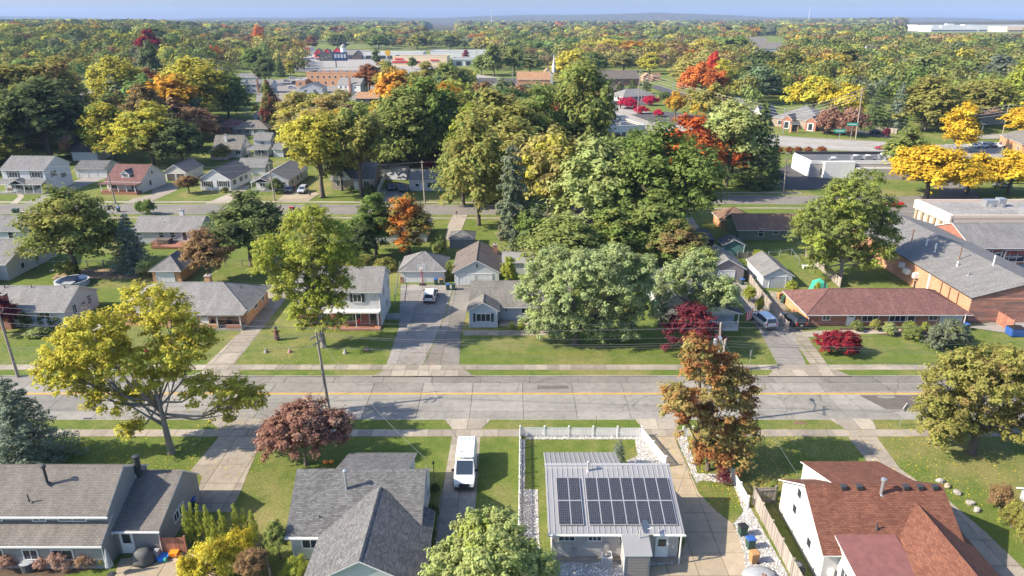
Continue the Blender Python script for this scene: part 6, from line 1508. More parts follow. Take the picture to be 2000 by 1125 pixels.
wbin('green bin on the second street kerb, left of a pair', (-115.46, 160.27), 0, 'bin_green', 'bin_green'); wbin('green bin on the second street kerb, right of a pair', (-114.63, 160.27), 0, 'bin_green', 'bin_green'); wbin('lone blue-lidded bin on the second street kerb', (-91.72, 161.2), 0, 'bin_green', 'bin_blue'); wbin('bin at the left end of the pale ranch, left of two', (-27.73, 179.95), 0, 'bin_green', 'bin_green'); wbin('bin at the left end of the pale ranch, right of two', (-26.55, 179.95), 0, 'bin_green', 'bin_green')
wbin('dark bin with blue lid behind the grey garage wing', (-29.29, 53.84), .3, 'bin_green', 'bin_blue')
def skip(label, loc, mat, rz=0):
    t = thing('dumpster', label, 'dumpster', loc, rz); MB().box(-1, -.7, .1, 1, .7, 1.2, taper=-.08).build('body', M[mat], t)
    for x in (-.5, .5): MB().box(x - .48, -.76, 1.21, x + .48, .76, 1.27).build('lid', M['black'], t)
    for x in (-.8, .8): MB().box(x - .08, -.8, .3, x + .08, .8, .5).build('rib', M[mat], t)
skip('blue dumpster in the yard beside the red fence', (71.47, 92.03), 'bin_blue'); skip('blue dumpster against the strip mall wall', (88.0 - 1.6, 149.6), 'toyblue', 1.57)
def acunit(label, loc, mat='w_pale', s=.85):
    t = thing('air_conditioner', label, 'air conditioner', loc); MB().box(-s / 2, -s / 2, .08, s / 2, s / 2, .9).build('cabinet', M[mat], t); MB().lathe([(s * .4, .9), (s * .4, .93)], 16).build('fan_grille', M['dark'], t)
    for i in range(4): MB().box(-s * .36, -.05, .935, s * .36, .05, .95).build('fan_blade', M['steel'], t, (0, 0, 0), i * PI / 4)
    MB().lathe([(.12, .94), (.12, .99)], 10).build('hub', M['steel'], t); MB().box(-s * .6, -s * .6, 0, s * .6, s * .6, .08).build('pad', M['kerb'], t)
    for i in range(6): MB().box(-s * .44, -s / 2 - .015, .18 + i * .11, s * .44, -s / 2, .22 + i * .11).build('louvre', M['steel'], t)
acunit('grey air conditioner behind the solar house', (7.78, 46.81)); acunit('dark air conditioner beside the red roof house wall', (23.07, 45.66), 'dark')
t = thing('satellite_dish', 'grey satellite dish above the solar house rear entry', 'satellite dish', (10.3, 46.6, 3.0)); MB().tube([(0, 0, -.3), (0, 0, .5), (.15, -.1, .8)], .04, 6).build('mast', M['steel'], t)
ds = MB().lathe([(.02, 0), (.25, .02), (.45, .07), (.55, .12)], 18).build('dish', M['tarp_gray'], t, (.35, 0, .85)); ds.rotation_euler = (.5, .95, 0); MB().tube([(.3, -.1, .6), (.9, -.4, 1.1)], .02, 5).build('feed_arm', M['steel'], t)
t = thing('satellite_dish', 'dark satellite dish on the white garage across the second street', 'satellite dish', (-77.5, 202.6, 3.1)); ds = MB().lathe([(.02, 0), (.5, .05), (.9, .2)], 14).build('dish', M['dark'], t); ds.rotation_euler = (1.1, 0, 0); MB().tube([(0, 0, -.6), (0, .1, 0)], .05, 6).build('mast', M['steel'], t)
t = thing('covered_grill', 'black tarpaulin-covered grill on the patio behind the grey house', 'grill', (-30.42, 46.93)); c_ = MB(); rr = random.Random(3)
for a in range(1): c_.lathe([(.95, 0), (.9, .35), (.8, .8), (.62, 1.15), (.3, 1.28), (.05, 1.3)], 14)
c_.v = [(x * 1.05 * (1 + .08 * math.sin(7 * math.atan2(y, x))), y * .75 * (1 + .08 * math.cos(5 * math.atan2(y, x))), z) for x, y, z in c_.v]; c_.build('cover', M['tarp'], t, smooth=True); MB().box(-.5, -.3, -.02, .5, .3, .05).build('foot', M['black'], t)
t = thing('patio_umbrella', 'folded grey patio umbrella at the bottom left', 'umbrella', (-32.39, 45.54)); MB().tube([(0, 0, 0), (0, 0, 2.6)], .03, 6).build('pole', M['steel'], t); MB().lathe([(.32, .9), (.24, 1.4), (.12, 2.2), (.03, 2.6)], 10).build('canopy', M['tarp_gray'], t); MB().lathe([(.3, 0), (.3, .08)], 12).build('base', M['dark'], t)
t = thing('toy_wagon', 'yellow plastic toy wagon before the brown fence', 'toy', (-28.2, 47.77)); MB().box(-.3, -.4, .12, .3, .4, .5, taper=-.05).build('tub', M['orange'], t)
for x in (-.28, .28):
    for y in (-.3, .3): MB().tube([(x - .04, y, .13), (x + .04, y, .13)], .13, 10).build('wheel', M['black'], t)
t = thing('toy_pile', 'blue and green plastic toys beside the covered grill', 'toy', (-29.05, 47.29)); MB().lathe([(.4, 0), (.5, .3)], 12).build('pool', M['toyblue'], t); MB().blob((.4, -.3, .2), (.16, .16, .22)).build('ball', M['tent'], t); MB().box(-.7, -.1, 0, -.3, .4, .8).build('playhouse', M['tarp_gray'], t)
t = thing('toy_slide', 'small red toy seat at the patio edge', 'toy', (-27.48, 46.99)); MB().box(-.15, -.18, 0, .15, .18, .22).box(-.15, .13, .22, .15, .19, .5).build('seat', M['toyred'], t); MB().box(.3, -.2, 0, .36, .2, .8).build('panel', M['dark'], t)
t = thing('rain_barrel', 'dark grey storage tub among the pink shrubs', 'tub', (-39.43, 46.11)); MB().lathe([(.5, 0), (.56, .8), (.6, .82)], 14).build('tub', M['tarp'], t); MB().lathe([(.58, .83), (.1, .9)], 14).build('cover', M['tarp_gray'], t)
t = thing('tarp_heap', 'grey tarpaulin over a heap at the edge of the tan driveway', 'tarp', (19.91, 45.37)); b_ = MB().blob((0, 0, .05), (1.4, .9, .45), 0, 14, 7, .14, random.Random(2)); b_.build('sheet', M['tarp_gray'], t, smooth=True); MB().blob((.3, -.3, .3), (.35, .25, .2), 0, 8, 5, .2, random.Random(5)).build('log', M['r_rust'], t)
t = thing('basketball_hoop', 'portable basketball hoop with red post before the hip garage', 'basketball hoop', (-15.14, 112.41)); MB().box(-.5, -.3, 0, .5, .4, .25, taper=.06).build('base', M['black'], t); MB().tube([(0, .1, .25), (0, -.1, 1.6), (0, -.35, 3.1)], .06, 8).build('post', M['toyred'], t); MB().box(-.8, -.48, 2.8, .8, -.42, 3.8).build('backboard', M['wire_pale'], t); MB().box(-.3, -.5, 2.95, .3, -.481, 3.4).build('target_square', M['white'], t); MB().box(-.85, -.47, 2.75, -.78, -.4, 3.85).box(.78, -.47, 2.75, .85, -.4, 3.85).build('edge', M['black'], t)
rg = MB().tube([(.23 * math.cos(i * PI / 6), -.72 + .23 * math.sin(i * PI / 6), 3.05) for i in range(13)], .02, 5, caps=False); rg.build('rim', M['orange'], t)
for i, b in enumerate(((41.57, 57.85), (41.8, 57.05), (42.14, 56.02), (42.48, 54.5), (42.47, 53.48))):
    rr = random.Random(i); o = MB().blob((0, 0, .12), (.42, .3, .24), 0, 9, 6, .16, rr).build('garden_stone', M['kerb' if i != 1 else 'drive_tan'], None, (b[0], b[1], 0), i, smooth=False); tag(o, ['pale', 'tan', 'pale', 'pale', 'pale'][i] + ' boulder beside the red roof house driveway, ' + ['farthest of five', 'second farthest of five', 'middle of five', 'second nearest of five', 'nearest of five'][i], 'stone', 'boulders along the red roof house driveway')
# signs
t = thing('curve_sign', 'white diamond road sign on a leaning post at the near verge', 'sign', (42.81, 67.98)); MB().tube([(0, 0, 0), (.25, 0, 2.3)], .035, 6).build('post', M['steel'], t); d_ = MB().box(-.42, -.02, -.42, .42, .02, .42).build('plate', M['white'], t, (.25, -.05, 2.35)); d_.rotation_euler = (0, PI / 4, .5)
a_ = MB().box(-.05, -.03, -.2, .05, -.021, .1).box(-.05, -.03, .06, .2, -.021, .14).build('arrow', M['black'], t, (.25, -.05, 2.35)); a_.rotation_euler = (0, 0, .5)
t = thing('speed_sign', 'grey-backed road sign on a post before the porch bungalow', 'sign', (30.24, 81.18)); MB().tube([(0, 0, 0), (.05, 0, 2.9)], .035, 6).build('post', M['steel'], t); MB().box(-.3, -.02, 2.2, .3, .02, 2.95).build('plate', M['steel'], t, (0, -.05, 0), .9)
t = thing('marker_post', 'thin dark rod on the near verge behind the picket fence', 'post', (9.04, 66.32)); MB().tube([(0, 0, 0), (.02, 0, 2.2)], .025, 6).build('rod', M['dark'], t); MB().box(-.3, -.2, 0, .3, .2, .12).build('base', M['kerb'], t)
for i, (b, hh, tx) in enumerate((((125.05, 265.06), 7.0, 1.1), ((115.62, 253.69), 6.0, 1.0))):
    t = thing('street_name_sign', ['farther', 'nearer'][i] + ' green street name sign on the main street', 'sign', b, 0, 'green street name signs'); MB().tube([(0, 0, 0), (.1, 0, hh * .8)], .08, 6).build('post', M['steel'], t); MB().box(-1.9, -.06, hh * .78, 1.9, .06, hh * .78 + 1.1).build('plate', M['signgreen'], t); MB().box(-1.5, -.08, hh * .78 + .4, 1.5, -.061, hh * .78 + .7).build('letter_band', M['white'], t)
t = thing('office_sign', 'brick and stone sign stand before the brick office', 'sign', (111.75, 285.4)); MB().box(-1.5, -.5, 0, -1.1, .5, 3.4).box(1.1, -.5, 0, 1.5, .5, 3.4).build('pillar', M['b_orange'], t); MB().box(-1.1, -.3, .4, 1.1, .3, 3.0).build('panel', M['dark'], t); gable_roof(-1.6, 1.6, -.6, .6, 3.4, .9, 'x', .1, .1).build('cap', [M['r_gray'], M['white']], t)
# barber shop lettering on the glass
M['neon'] = paint('red_print', (.5, .05, .06), .5)
sg = thing('shop_lettering', 'red and white barber shop lettering on the storefront glass', 'sign', (barber[0], barber[1] - .1, 0))
text_mesh('lettering', 'BARBER SHOP', .62, M['neon'], sg, Matrix.Translation((0, -.02, 2.25)) @ Matrix.Rotation(PI / 2, 4, 'X'), .012); MB().box(-1.6, -.03, 1.55, 1.6, -.005, 1.62).box(-1.2, -.03, 1.3, 1.2, -.005, 1.36).build('underline', M['white'], sg)
# flag on the bungalow porch
t = thing('flag', 'striped flag hanging from the bungalow porch', 'flag', (33.4, 94.2, 2.6)); MB().tube([(-.4, 0, -.3), (1.1, -.3, .9)], .025, 6).build('staff', M['white'], t); f_ = MB()
for i in range(7): f_.poly([(.2 + i * .13, -.1 - i * .03, .05 + i * .11), (.33 + i * .13, -.13 - i * .03, .16 + i * .11), (.45 + i * .1, -.1, -1.3 + i * .07), (.35 + i * .1, -.08, -1.36 + i * .07)], i % 2)
f_.build('cloth', [M['toyred'], M['white']], t)
for o_ in (0,):
    t = thing('green_tent', 'green tarpaulin garden tent in the yard behind the brick ranch', 'tent', (50.66, 109.75)); MB().poly([(-1.2, -1, 0), (1.2, -1, 0), (.9, -.7, 1.6), (-.9, -.7, 1.6)]).poly([(1.2, -1, 0), (1.2, 1, 0), (.9, .7, 1.6), (.9, -.7, 1.6)]).poly([(-1.2, 1, 0), (-1.2, -1, 0), (-.9, -.7, 1.6), (-.9, .7, 1.6)]).poly([(1.2, 1, 0), (-1.2, 1, 0), (-.9, .7, 1.6), (.9, .7, 1.6)]).build('wall_sheet', M['tent'], t); MB().poly([(-.9, -.7, 1.6), (.9, -.7, 1.6), (0, 0, 2.2)]).poly([(.9, -.7, 1.6), (.9, .7, 1.6), (0, 0, 2.2)]).poly([(.9, .7, 1.6), (-.9, .7, 1.6), (0, 0, 2.2)]).poly([(-.9, .7, 1.6), (-.9, -.7, 1.6), (0, 0, 2.2)]).build('roof_sheet', M['tent'], t)
t = thing('garden_table', 'white plank lying in the vegetable yard', 'table', (53.4, 121.12)); MB().box(-1.1, -.35, .45, 1.1, .35, .55).build('top', M['white'], t)
for x in (-.9, .9): MB().box(x - .05, -.3, 0, x + .05, .3, .45).build('leg', M['white'], t)
t = thing('leaning_tarp', 'large grey tarpaulin leaning over timber left of the pale ranch', 'tarp', (-32.6, 196.17)); MB().poly([(-3, 0, .2), (3, 0, .1), (3.4, 4, 3.2), (-2, 4, 3.4)]).poly([(3, 0, .1), (4.4, 2, 0), (3.4, 4, 3.2)]).build('sheet', M['tarp_gray'], t); MB().box(-3.2, 3.8, 0, -3, 4, 3.3).box(3.2, 3.9, 0, 3.4, 4.1, 3.2).build('post', M['pole'], t)
t = thing('covered_pool', 'blue and grey tarpaulin-covered round pool behind the white ranch', 'pool', (-74.38, 112.66)); MB().lathe([(2.6, 0), (2.6, .9), (2.65, .92)], 20).build('wall', M['w_pale'], t); MB().blob((0, 0, .85), (2.55, 2.5, .28), 0, 16, 6, .06, random.Random(4)).build('cover', M['car_navy'], t); MB().box(-.3, -2.6, .9, 1.5, -1.2, 1.08).build('tarp_fold', M['tarp_gray'], t)
t = thing('garden_bench', 'pale low bench by the clipped hedge in the back yard', 'bench', (-80.9, 118.9)); MB().box(-1, -.3, .4, 1, .3, .46).build('seat', M['kerb'], t); MB().box(-.9, -.2, 0, -.7, .2, .4).box(.7, -.2, 0, .9, .2, .4).build('leg', M['kerb'], t)
# porch furniture
def chair_(label, loc, rz, mat='dark', group='porch chairs'):
    t = thing('porch_chair', label, 'chair', loc, rz, group); MB().box(-.28, -.28, .4, .28, .28, .46).build('seat', M[mat], t); MB().box(-.28, .24, .46, .28, .3, 1.0).build('backrest', M[mat], t)
    for x in (-.25, .25):
        for y in (-.25, .25): MB().box(x - .025, y - .025, 0, x + .025, y + .025, .4).build('leg', M[mat], t)
chair_('left dark chair on the orange brick porch', (-43.6, 94.8, .35), 0); chair_('right dark chair on the orange brick porch', (-41.2, 94.8, .35), 0); chair_('left chair on the blue-grey cottage porch', (3.2, 96.4, .22), 0); chair_('right chair on the blue-grey cottage porch', (5.0, 96.4, .22), 0)
t = thing('porch_table', 'brown table between the chairs on the orange brick porch', 'table', (-42.4, 94.7, .35)); MB().box(-.45, -.35, .6, .45, .35, .66).build('top', M['r_rust'], t); MB().tube([(0, 0, 0), (0, 0, .6)], .06, 6).build('leg', M['dark'], t)
t = thing('box_cart', 'pale box on wheels beside the orange brick house wall', 'cart', (-40.1, 98.92), .3); MB().box(-.5, -.9, .25, .5, .9, 1.0).build('box', M['w_pale'], t)
for x in (-.55, .5): MB().tube([(x, 0, .28), (x + .1, 0, .28)], .27, 10).build('wheel', M['rubber'], t)
# lawn decorations
t = thing('scarecrow', 'dark red and black scarecrow figure standing on the lawn beside the brick house driveway', 'figure', (-32.92, 90.48)); MB().tube([(0, 0, 0), (0, 0, 1.9)], .04, 6).build('stake', M['dark'], t); MB().lathe([(.42, .25), (.34, .8), (.22, 1.35), (.3, 1.5), (.08, 1.62)], 10).build('robe', M['r_maroon'], t); MB().tube([(-.6, 0, 1.25), (0, 0, 1.5), (.6, 0, 1.25)], .09, 6).build('sleeves', M['r_maroon'], t); MB().blob((0, 0, 1.74), (.14, .14, .17)).build('head', M['mulch'], t); MB().lathe([(.3, 1.84), (.28, 1.87), (.12, 1.9), (.02, 2.3)], 10).build('hat', M['black'], t)
for lab, b, mk, hh in (('grey skull decoration low on the lawn', (-33.16, 86.55), 'kerb', .5), ('pink and white ghost decoration on the lawn', (-29.98, 86.55), 'pinkcloth', .42), ('white ghost decoration on the lawn', (-22.45, 86.24), 'kerb', .55), ('pink figure decoration on the shaded lawn', (-19.6, 87.19), 'pinkcloth', .42)):
    t = thing('lawn_decoration', lab, 'decoration', b, 0, 'lawn decorations'); MB().lathe([(.34, 0), (.26, hh * .4), (.14, hh * .75), (.05, hh * .8)], 9).build('sheet', M[mk], t); MB().blob((0, 0, hh), (.12, .12, .14)).build('head', M['kerb'], t)
for i, b in enumerate(((-20.21, 95.09), (-19.45, 95.46), (-19.69, 94.72))):
    t = thing('pumpkin', ['left', 'right', 'front'][i] + ' orange pumpkin by the white two-storey house step', 'pumpkin', b, 0, 'pumpkins by the step'); p_ = MB().blob((0, 0, .2), (.28, .28, .21), 0, 12, 6); p_.v = [(x * (1 + .08 * math.cos(6 * math.atan2(y, x))), y * (1 + .08 * math.cos(6 * math.atan2(y, x))), z) for x, y, z in p_.v]; p_.build('fruit', M['orange'], t, smooth=True); MB().tube([(0, 0, .38), (.04, 0, .5)], .03, 5).build('stem', M['bin_green'], t)
t = thing('pumpkin_pair', 'two orange pumpkins under the copper plum tree', 'pumpkin', (-18.83, 60.83)); MB().blob((0, 0, .22), (.28, .28, .22), 0, 12, 6).build('fruit', M['orange'], t, smooth=True); MB().blob((.55, .1, .2), (.26, .26, .2), 0, 12, 6).build('fruit', M['orange'], t, smooth=True)
t = thing('inflatable', 'red inflatable holiday decoration leaning by the lawn tree', 'decoration', (-28.68, 95.46)); MB().blob((0, 0, .8), (.5, .4, .7), 0, 10, 7).build('body', M['toyred'], t, smooth=True); MB().blob((.2, -.1, 1.6), (.3, .28, .32), 0, 10, 7).build('head', M['orange'], t, smooth=True)
t = thing('wreath_arch', 'red flowered wicker decoration before the white two-storey house', 'decoration', (-22.3, 95.46)); MB().blob((0, 0, .8), (.75, .35, .8), 0, 12, 7, .2, random.Random(8)).build('flowers', M['toyred'], t); MB().tube([(-.7, 0, 0), (.7, 0, 0)], .1, 6).build('base', M['mulch'], t)
# person on the tan drive and a mower rider's cart on the street
def person(label, loc, rz, top, legs, name='person'):
    t = thing(name, label, 'person', loc, rz)
    me = bpy.data.meshes.new('body'); J = [(0, 0, .95), (0, 0, 1.2), (0, 0, 1.42), (0, 0, 1.52), (0, .02, 1.66), (.11, 0, .9), (.13, -.04, .5), (.13, .02, .08), (.13, -.14, .04), (-.11, 0, .9), (-.14, .06, .5), (-.14, .12, .08), (-.14, -.03, .04), (.2, 0, 1.4), (.27, .03, 1.14), (.26, -.12, .92), (.25, -.18, .84), (-.2, 0, 1.4), (-.27, .04, 1.14), (-.27, -.06, .9), (-.27, -.1, .81)]
    E_ = [(0, 1), (1, 2), (2, 3), (3, 4), (0, 5), (5, 6), (6, 7), (7, 8), (0, 9), (9, 10), (10, 11), (11, 12), (2, 13), (13, 14), (14, 15), (15, 16), (2, 17), (17, 18), (18, 19), (19, 20)]
    rad = [.15, .14, .15, .06, .1, .1, .075, .05, .045, .1, .075, .05, .045, .065, .05, .038, .035, .065, .05, .038, .035]
    me.from_pydata(J, E_, []); o = inst('body', me, t); sk = o.modifiers.new('skin', 'SKIN')
    for i, r in enumerate(rad): me.skin_vertices[0].data[i].radius = (r, r * .8)
    me.skin_vertices[0].data[0].use_root = True; o.modifiers.new('sub', 'SUBSURF').levels = 1; me.materials.append(M[top])
    MB().blob((0, .01, 1.72), (.1, .12, .11), 0, 10, 6).build('hair', M['mulch'], t, smooth=True); MB().lathe([(.19, .5), (.2, .8), (.17, 1.0)], 10).build('trousers', M[legs], t)
person('person in dark clothes standing on the tan drive beside the silver SUV', (-51.13, 176.56), .4, 'tarp', 'black')
t = thing('lawn_cart', 'small red and black four-wheeled cart standing on the second street', 'cart', (-51.78, 163.11), .3); MB().box(-.8, -.35, .3, .2, .35, .75, taper=.06).build('hood', M['toyred'], t); MB().box(.2, -.3, .5, .7, .3, .6).box(.6, -.3, .6, .7, .3, 1.0).build('seat', M['black'], t)
for x, r in ((-.6, .2), (.45, .3)):
    for y in (-.42, .42): MB().tube([(x, y - .08, r), (x, y + .08, r)], r, 10).build('wheel', M['rubber'], t)
t = thing('ball', 'red ball lying on the lawn under the yellow maple', 'ball', (-49.32, 86.55)); MB().blob((0, 0, .25), (.25, .25, .25), 0, 12, 8).build('ball', M['neon'], t, smooth=True)
t = thing('garden_lamp', 'black lamp post beside the white van', 'lamp', (-7.62, 58.43)); MB().tube([(0, 0, 0), (0, 0, 1.7)], .035, 6).build('post', M['black'], t); MB().box(-.1, -.1, 1.7, .1, .1, 1.95, taper=.03).build('lantern', M['black'], t)
t = thing('mailbox', 'black mailbox on a post on the second street kerb', 'mailbox', (-12.53, 156.17)); MB().tube([(0, 0, 0), (0, 0, 1.1)], .06, 6).build('post', M['pole'], t); MB().box(-.15, -.3, 1.1, .15, .3, 1.4).build('box', M['black'], t)

# ---------------------------------------------------------------- trees
def leaf_mesh(name, pos, nrm, size, var, mat, tint=None, aspect=0.62, rng=None):
    n = len(pos); rng = rng or np.random.default_rng(1)
    nrm = nrm / np.maximum(np.linalg.norm(nrm, axis=1, keepdims=True), 1e-6)
    a = rng.normal(size=(n, 3)); t = np.cross(nrm, a); t /= np.maximum(np.linalg.norm(t, axis=1, keepdims=True), 1e-6)
    b = np.cross(nrm, t)
    s = size.reshape(-1, 1)
    v = np.empty((n, 4, 3))
    v[:, 0] = pos - t * s * .5; v[:, 1] = pos - b * s * .5 * aspect + nrm * s * .06; v[:, 2] = pos + t * s * .5; v[:, 3] = pos + b * s * .5 * aspect + nrm * s * .06
    me = bpy.data.meshes.new(name)
    me.vertices.add(n * 4); me.loops.add(n * 4); me.polygons.add(n)
    me.vertices.foreach_set('co', v.reshape(-1).astype(np.float32))
    me.loops.foreach_set('vertex_index', np.arange(n * 4, dtype=np.int32))
    me.polygons.foreach_set('loop_start', np.arange(0, n * 4, 4, dtype=np.int32))
    at = me.attributes.new('var', 'FLOAT', 'POINT'); at.data.foreach_set('value', np.repeat(var, 4).astype(np.float32))
    if tint is not None:
        ta = me.attributes.new('tint', 'FLOAT_COLOR', 'POINT'); ta.data.foreach_set('color', np.repeat(np.c_[tint, np.ones(n)], 4, axis=0).reshape(-1).astype(np.float32))
    me.materials.append(mat)
    me.update(calc_edges=True)
    return me


def unit(rng, n):
    d = rng.normal(size=(n, 3)); return d / np.linalg.norm(d, axis=1, keepdims=True)


def crown_points(rng, lobes, n, clump, flat=.75, inner=.5, spray=.8):
    """lobes: (cx,cy,cz,rx,ry,rz); leaves gathered in clumps spread through the lobes"""
    L = np.array(lobes, float)
    w = (L[:, 3] * L[:, 4] * L[:, 5]) ** (2 / 3); w /= w.sum()
    K = max(6, int(w.size * 2 + (L[:, 3:].mean(axis=1) ** 2).sum() / clump ** 2 * 2.6))
    li = rng.choice(len(L), K, p=w)
    d = unit(rng, K); d[:, 2] = np.where(d[:, 2] < -.55, -d[:, 2], d[:, 2])
    r = inner + (1 - inner) * rng.random(K) ** .6
    cc = L[li, :3] + d * L[li, 3:] * r.reshape(-1, 1)
    cr = clump * rng.uniform(.6, 1.35, K)
    cv = rng.random(K)
    ci = rng.choice(K, n, p=cr ** 2 / (cr ** 2).sum())
    e = unit(rng, n); e[:, 2] = np.where((e[:, 2] < -.2) & (rng.random(n) < .7), -e[:, 2], e[:, 2])
    rr = (rng.random(n) ** .5).reshape(-1, 1)
    q = e * rr * cr[ci].reshape(-1, 1) * np.array([1, 1, flat])
    q += d[ci] * np.maximum(0, (q * d[ci]).sum(1, keepdims=True)) * spray          # sprays reach outwards
    pos = cc[ci] + q + rng.normal(size=(n, 3)) * clump * np.where(rng.random((n, 1)) < .12, .45, .1)
    nrm = e * .6 + d[ci] * .35 + np.array([0, 0, .5]) + rng.normal(size=(n, 3)) * .3
    var = np.clip(cv[ci] * .55 + rng.random(n) * .45, 0, 1)
    return pos, nrm, var, cc, li


def limbs(rng, lobes, cc, li, r0, base_h, extra=26, mat='bark', lean=(0, 0), name='trunk'):
    mb = MB(); L = np.array(lobes, float)
    cz = L[:, 2].mean(); cx, cy = L[:, 0].mean(), L[:, 1].mean()
    zt = max(base_h * 1.25, cz)
    fx, fy = cx * .35 + lean[0], cy * .35 + lean[1]
    F0 = Vector((fx * .4, fy * .4, base_h)); top = Vector((cx * .8, cy * .8, zt))
    mb.tube([(0, 0, -.2), (0.02, 0, .25), (fx * .2, fy * .2, base_h * .5), F0, (F0 + top) / 2 + Vector((rng.normal() * .2, rng.normal() * .2, 0)), top], [r0 * 1.45, r0 * 1.1, r0 * .95, r0 * .8, r0 * .5, r0 * .2], 8)
    tips = []
    for l in L:
        c = Vector(l[:3]); k = rng.uniform(0, .5)
        s = F0.lerp(top, k); m = s.lerp(c, .5) + Vector((rng.normal() * .25, rng.normal() * .25, -.12 * (c - s).length))
        mb.tube([s, m, c], [r0 * .36, r0 * .24, r0 * .1], 6); tips.append((m, c))
    for i in rng.choice(len(cc), min(extra, len(cc)), replace=False):
        m, c = tips[li[i]]; s = m.lerp(c, rng.uniform(.1, .95)); e = Vector(cc[i])
        mb.tube([s, s.lerp(e, .55) + Vector((rng.normal() * .12, rng.normal() * .12, .1)), e], [r0 * .14, r0 * .09, r0 * .03], 4, caps=False)
    return mb.mesh(name, M[mat], smooth=True)


COL = dict(dark=(.052, .066, .024), green=(.066, .092, .020), mid=(.088, .104, .027), olive=(.118, .112, .027), khaki=(.150, .130, .040), yg=(.185, .168, .020), lime=(.135, .150, .020), yellow=(.47, .315, .012), gold=(.40, .235, .014),
           orange=(.42, .125, .016), redor=(.44, .055, .018), crimson=(.20, .012, .022), magenta=(.42, .012, .06), copper=(.125, .066, .045), brown=(.125, .080, .038), tan=(.20, .135, .055), lemon=(.40, .33, .022), pale=(.148, .166, .056), silver=(.132, .156, .066), spruce=(.086, .104, .076), gray=(.075, .085, .050), rust=(.24, .09, .03), pink=(.19, .125, .095), wine=(.075, .014, .020))

COL = {k: tuple(min(.62, x * (2.55 if max(v) < .196 else 1.35)) for x in v) for k, v in COL.items()}
SHAPES = {
    'round': [(0, 0, 3.6, 2.6, 2.6, 1.5), (0, 0, 6.2, 2.6, 2.6, 2.4), (-1.6, -.6, 5.2, 1.9, 1.9, 1.7), (1.7, .4, 5.4, 1.9, 1.9, 1.8), (.3, -1.7, 5.0, 1.9, 1.8, 1.6), (-.2, 1.7, 5.4, 1.9, 1.9, 1.8), (.3, .1, 8.0, 1.6, 1.6, 1.7)],
    'oval': [(0, 0, 2.9, 2.2, 2.2, 1.4), (0, 0, 4.6, 2.5, 2.5, 2.0), (.4, .3, 6.4, 2.2, 2.2, 1.9), (-.5, -.2, 7.8, 1.6, 1.6, 1.6), (0, 0, 8.9, .9, .9, 1.1), (-1.3, .8, 4.6, 1.8, 1.8, 1.6), (1.4, -.7, 5.0, 1.7, 1.7, 1.7)],
    'vase': [(0, 0, 5.4, 2.4, 2.4, 1.8), (0, 0, 7.6, 2.8, 2.8, 1.7), (-2.0, .5, 7.0, 1.7, 1.7, 1.6), (2.1, -.3, 6.8, 1.7, 1.7, 1.7), (.2, -2.0, 6.6, 1.7, 1.7, 1.6), (-.3, 2.0, 7.0, 1.7, 1.7, 1.6), (-1, -1, 5.2, 1.5, 1.5, 1.4), (1.2, 1, 5.0, 1.5, 1.5, 1.5), (.1, 0, 8.9, 1.7, 1.7, 1.0)],
    'broad': [(0, 0, 4.2, 3.2, 3.2, 1.8), (-1.6, 1.6, 3.4, 1.9, 1.9, 1.5), (1.6, -1.6, 3.3, 1.9, 1.9, 1.4), (-2.2, 0, 5.2, 1.9, 1.9, 2.0), (2.1, .4, 5.4, 1.9, 1.9, 2.2), (0, -2.1, 4.8, 2.0, 1.8, 1.9), (.1, 2.0, 5.4, 2.0, 1.9, 2.1), (0, 0, 7.2, 2.4, 2.4, 2.0), (-1.4, -1.3, 6.4, 1.6, 1.6, 1.6), (1.5, 1.2, 6.8, 1.6, 1.6, 1.7), (1.3, -1.4, 5.9, 1.6, 1.6, 1.6), (-.4, .5, 8.8, 1.2, 1.2, 1.1), (-2.6, -1, 3.6, 1.2, 1.2, 1.1), (2.6, -.9, 3.7, 1.2, 1.2, 1.1)],
    'bush': [(0, 0, 2.6, 2.6, 2.6, 2.0), (-1.6, .5, 2.0, 1.8, 1.8, 1.7), (1.6, -.4, 2.2, 1.8, 1.8, 1.8), (.2, -1.7, 1.9, 1.9, 1.8, 1.6), (0, 1.6, 2.7, 1.8, 1.8, 1.7), (-1.2, -1.3, 1.5, 1.5, 1.5, 1.2), (1.3, 1.2, 2.0, 1.5, 1.5, 1.6), (-.6, .3, 3.6, 1.4, 1.4, 1.0)],
    'dome': [(0, 0, 3.6, 2.5, 2.5, 1.7), (-1.9, .5, 3.2, 1.8, 1.8, 1.3), (1.9, -.4, 3.3, 1.8, 1.8, 1.4), (.2, -2.0, 3.1, 1.8, 1.8, 1.3), (0, 1.9, 3.4, 1.8, 1.8, 1.4), (-1.4, -1.4, 2.8, 1.5, 1.5, 1.0), (1.5, 1.3, 3.0, 1.5, 1.5, 1.2), (-.5, .3, 4.7, 1.5, 1.5, .9), (2.6, .8, 2.6, 1.1, 1.1, .8), (-2.6, -.5, 2.6, 1.1, 1.1, .8)],
    'column': [(0, 0, 2.2, 3.2, 3.2, 2.2), (0, 0, 4.4, 3.0, 3.0, 2.4), (0, 0, 6.4, 2.3, 2.3, 2.0), (0, 0, 8.2, 1.3, 1.3, 1.7)],
}
_proto = {}


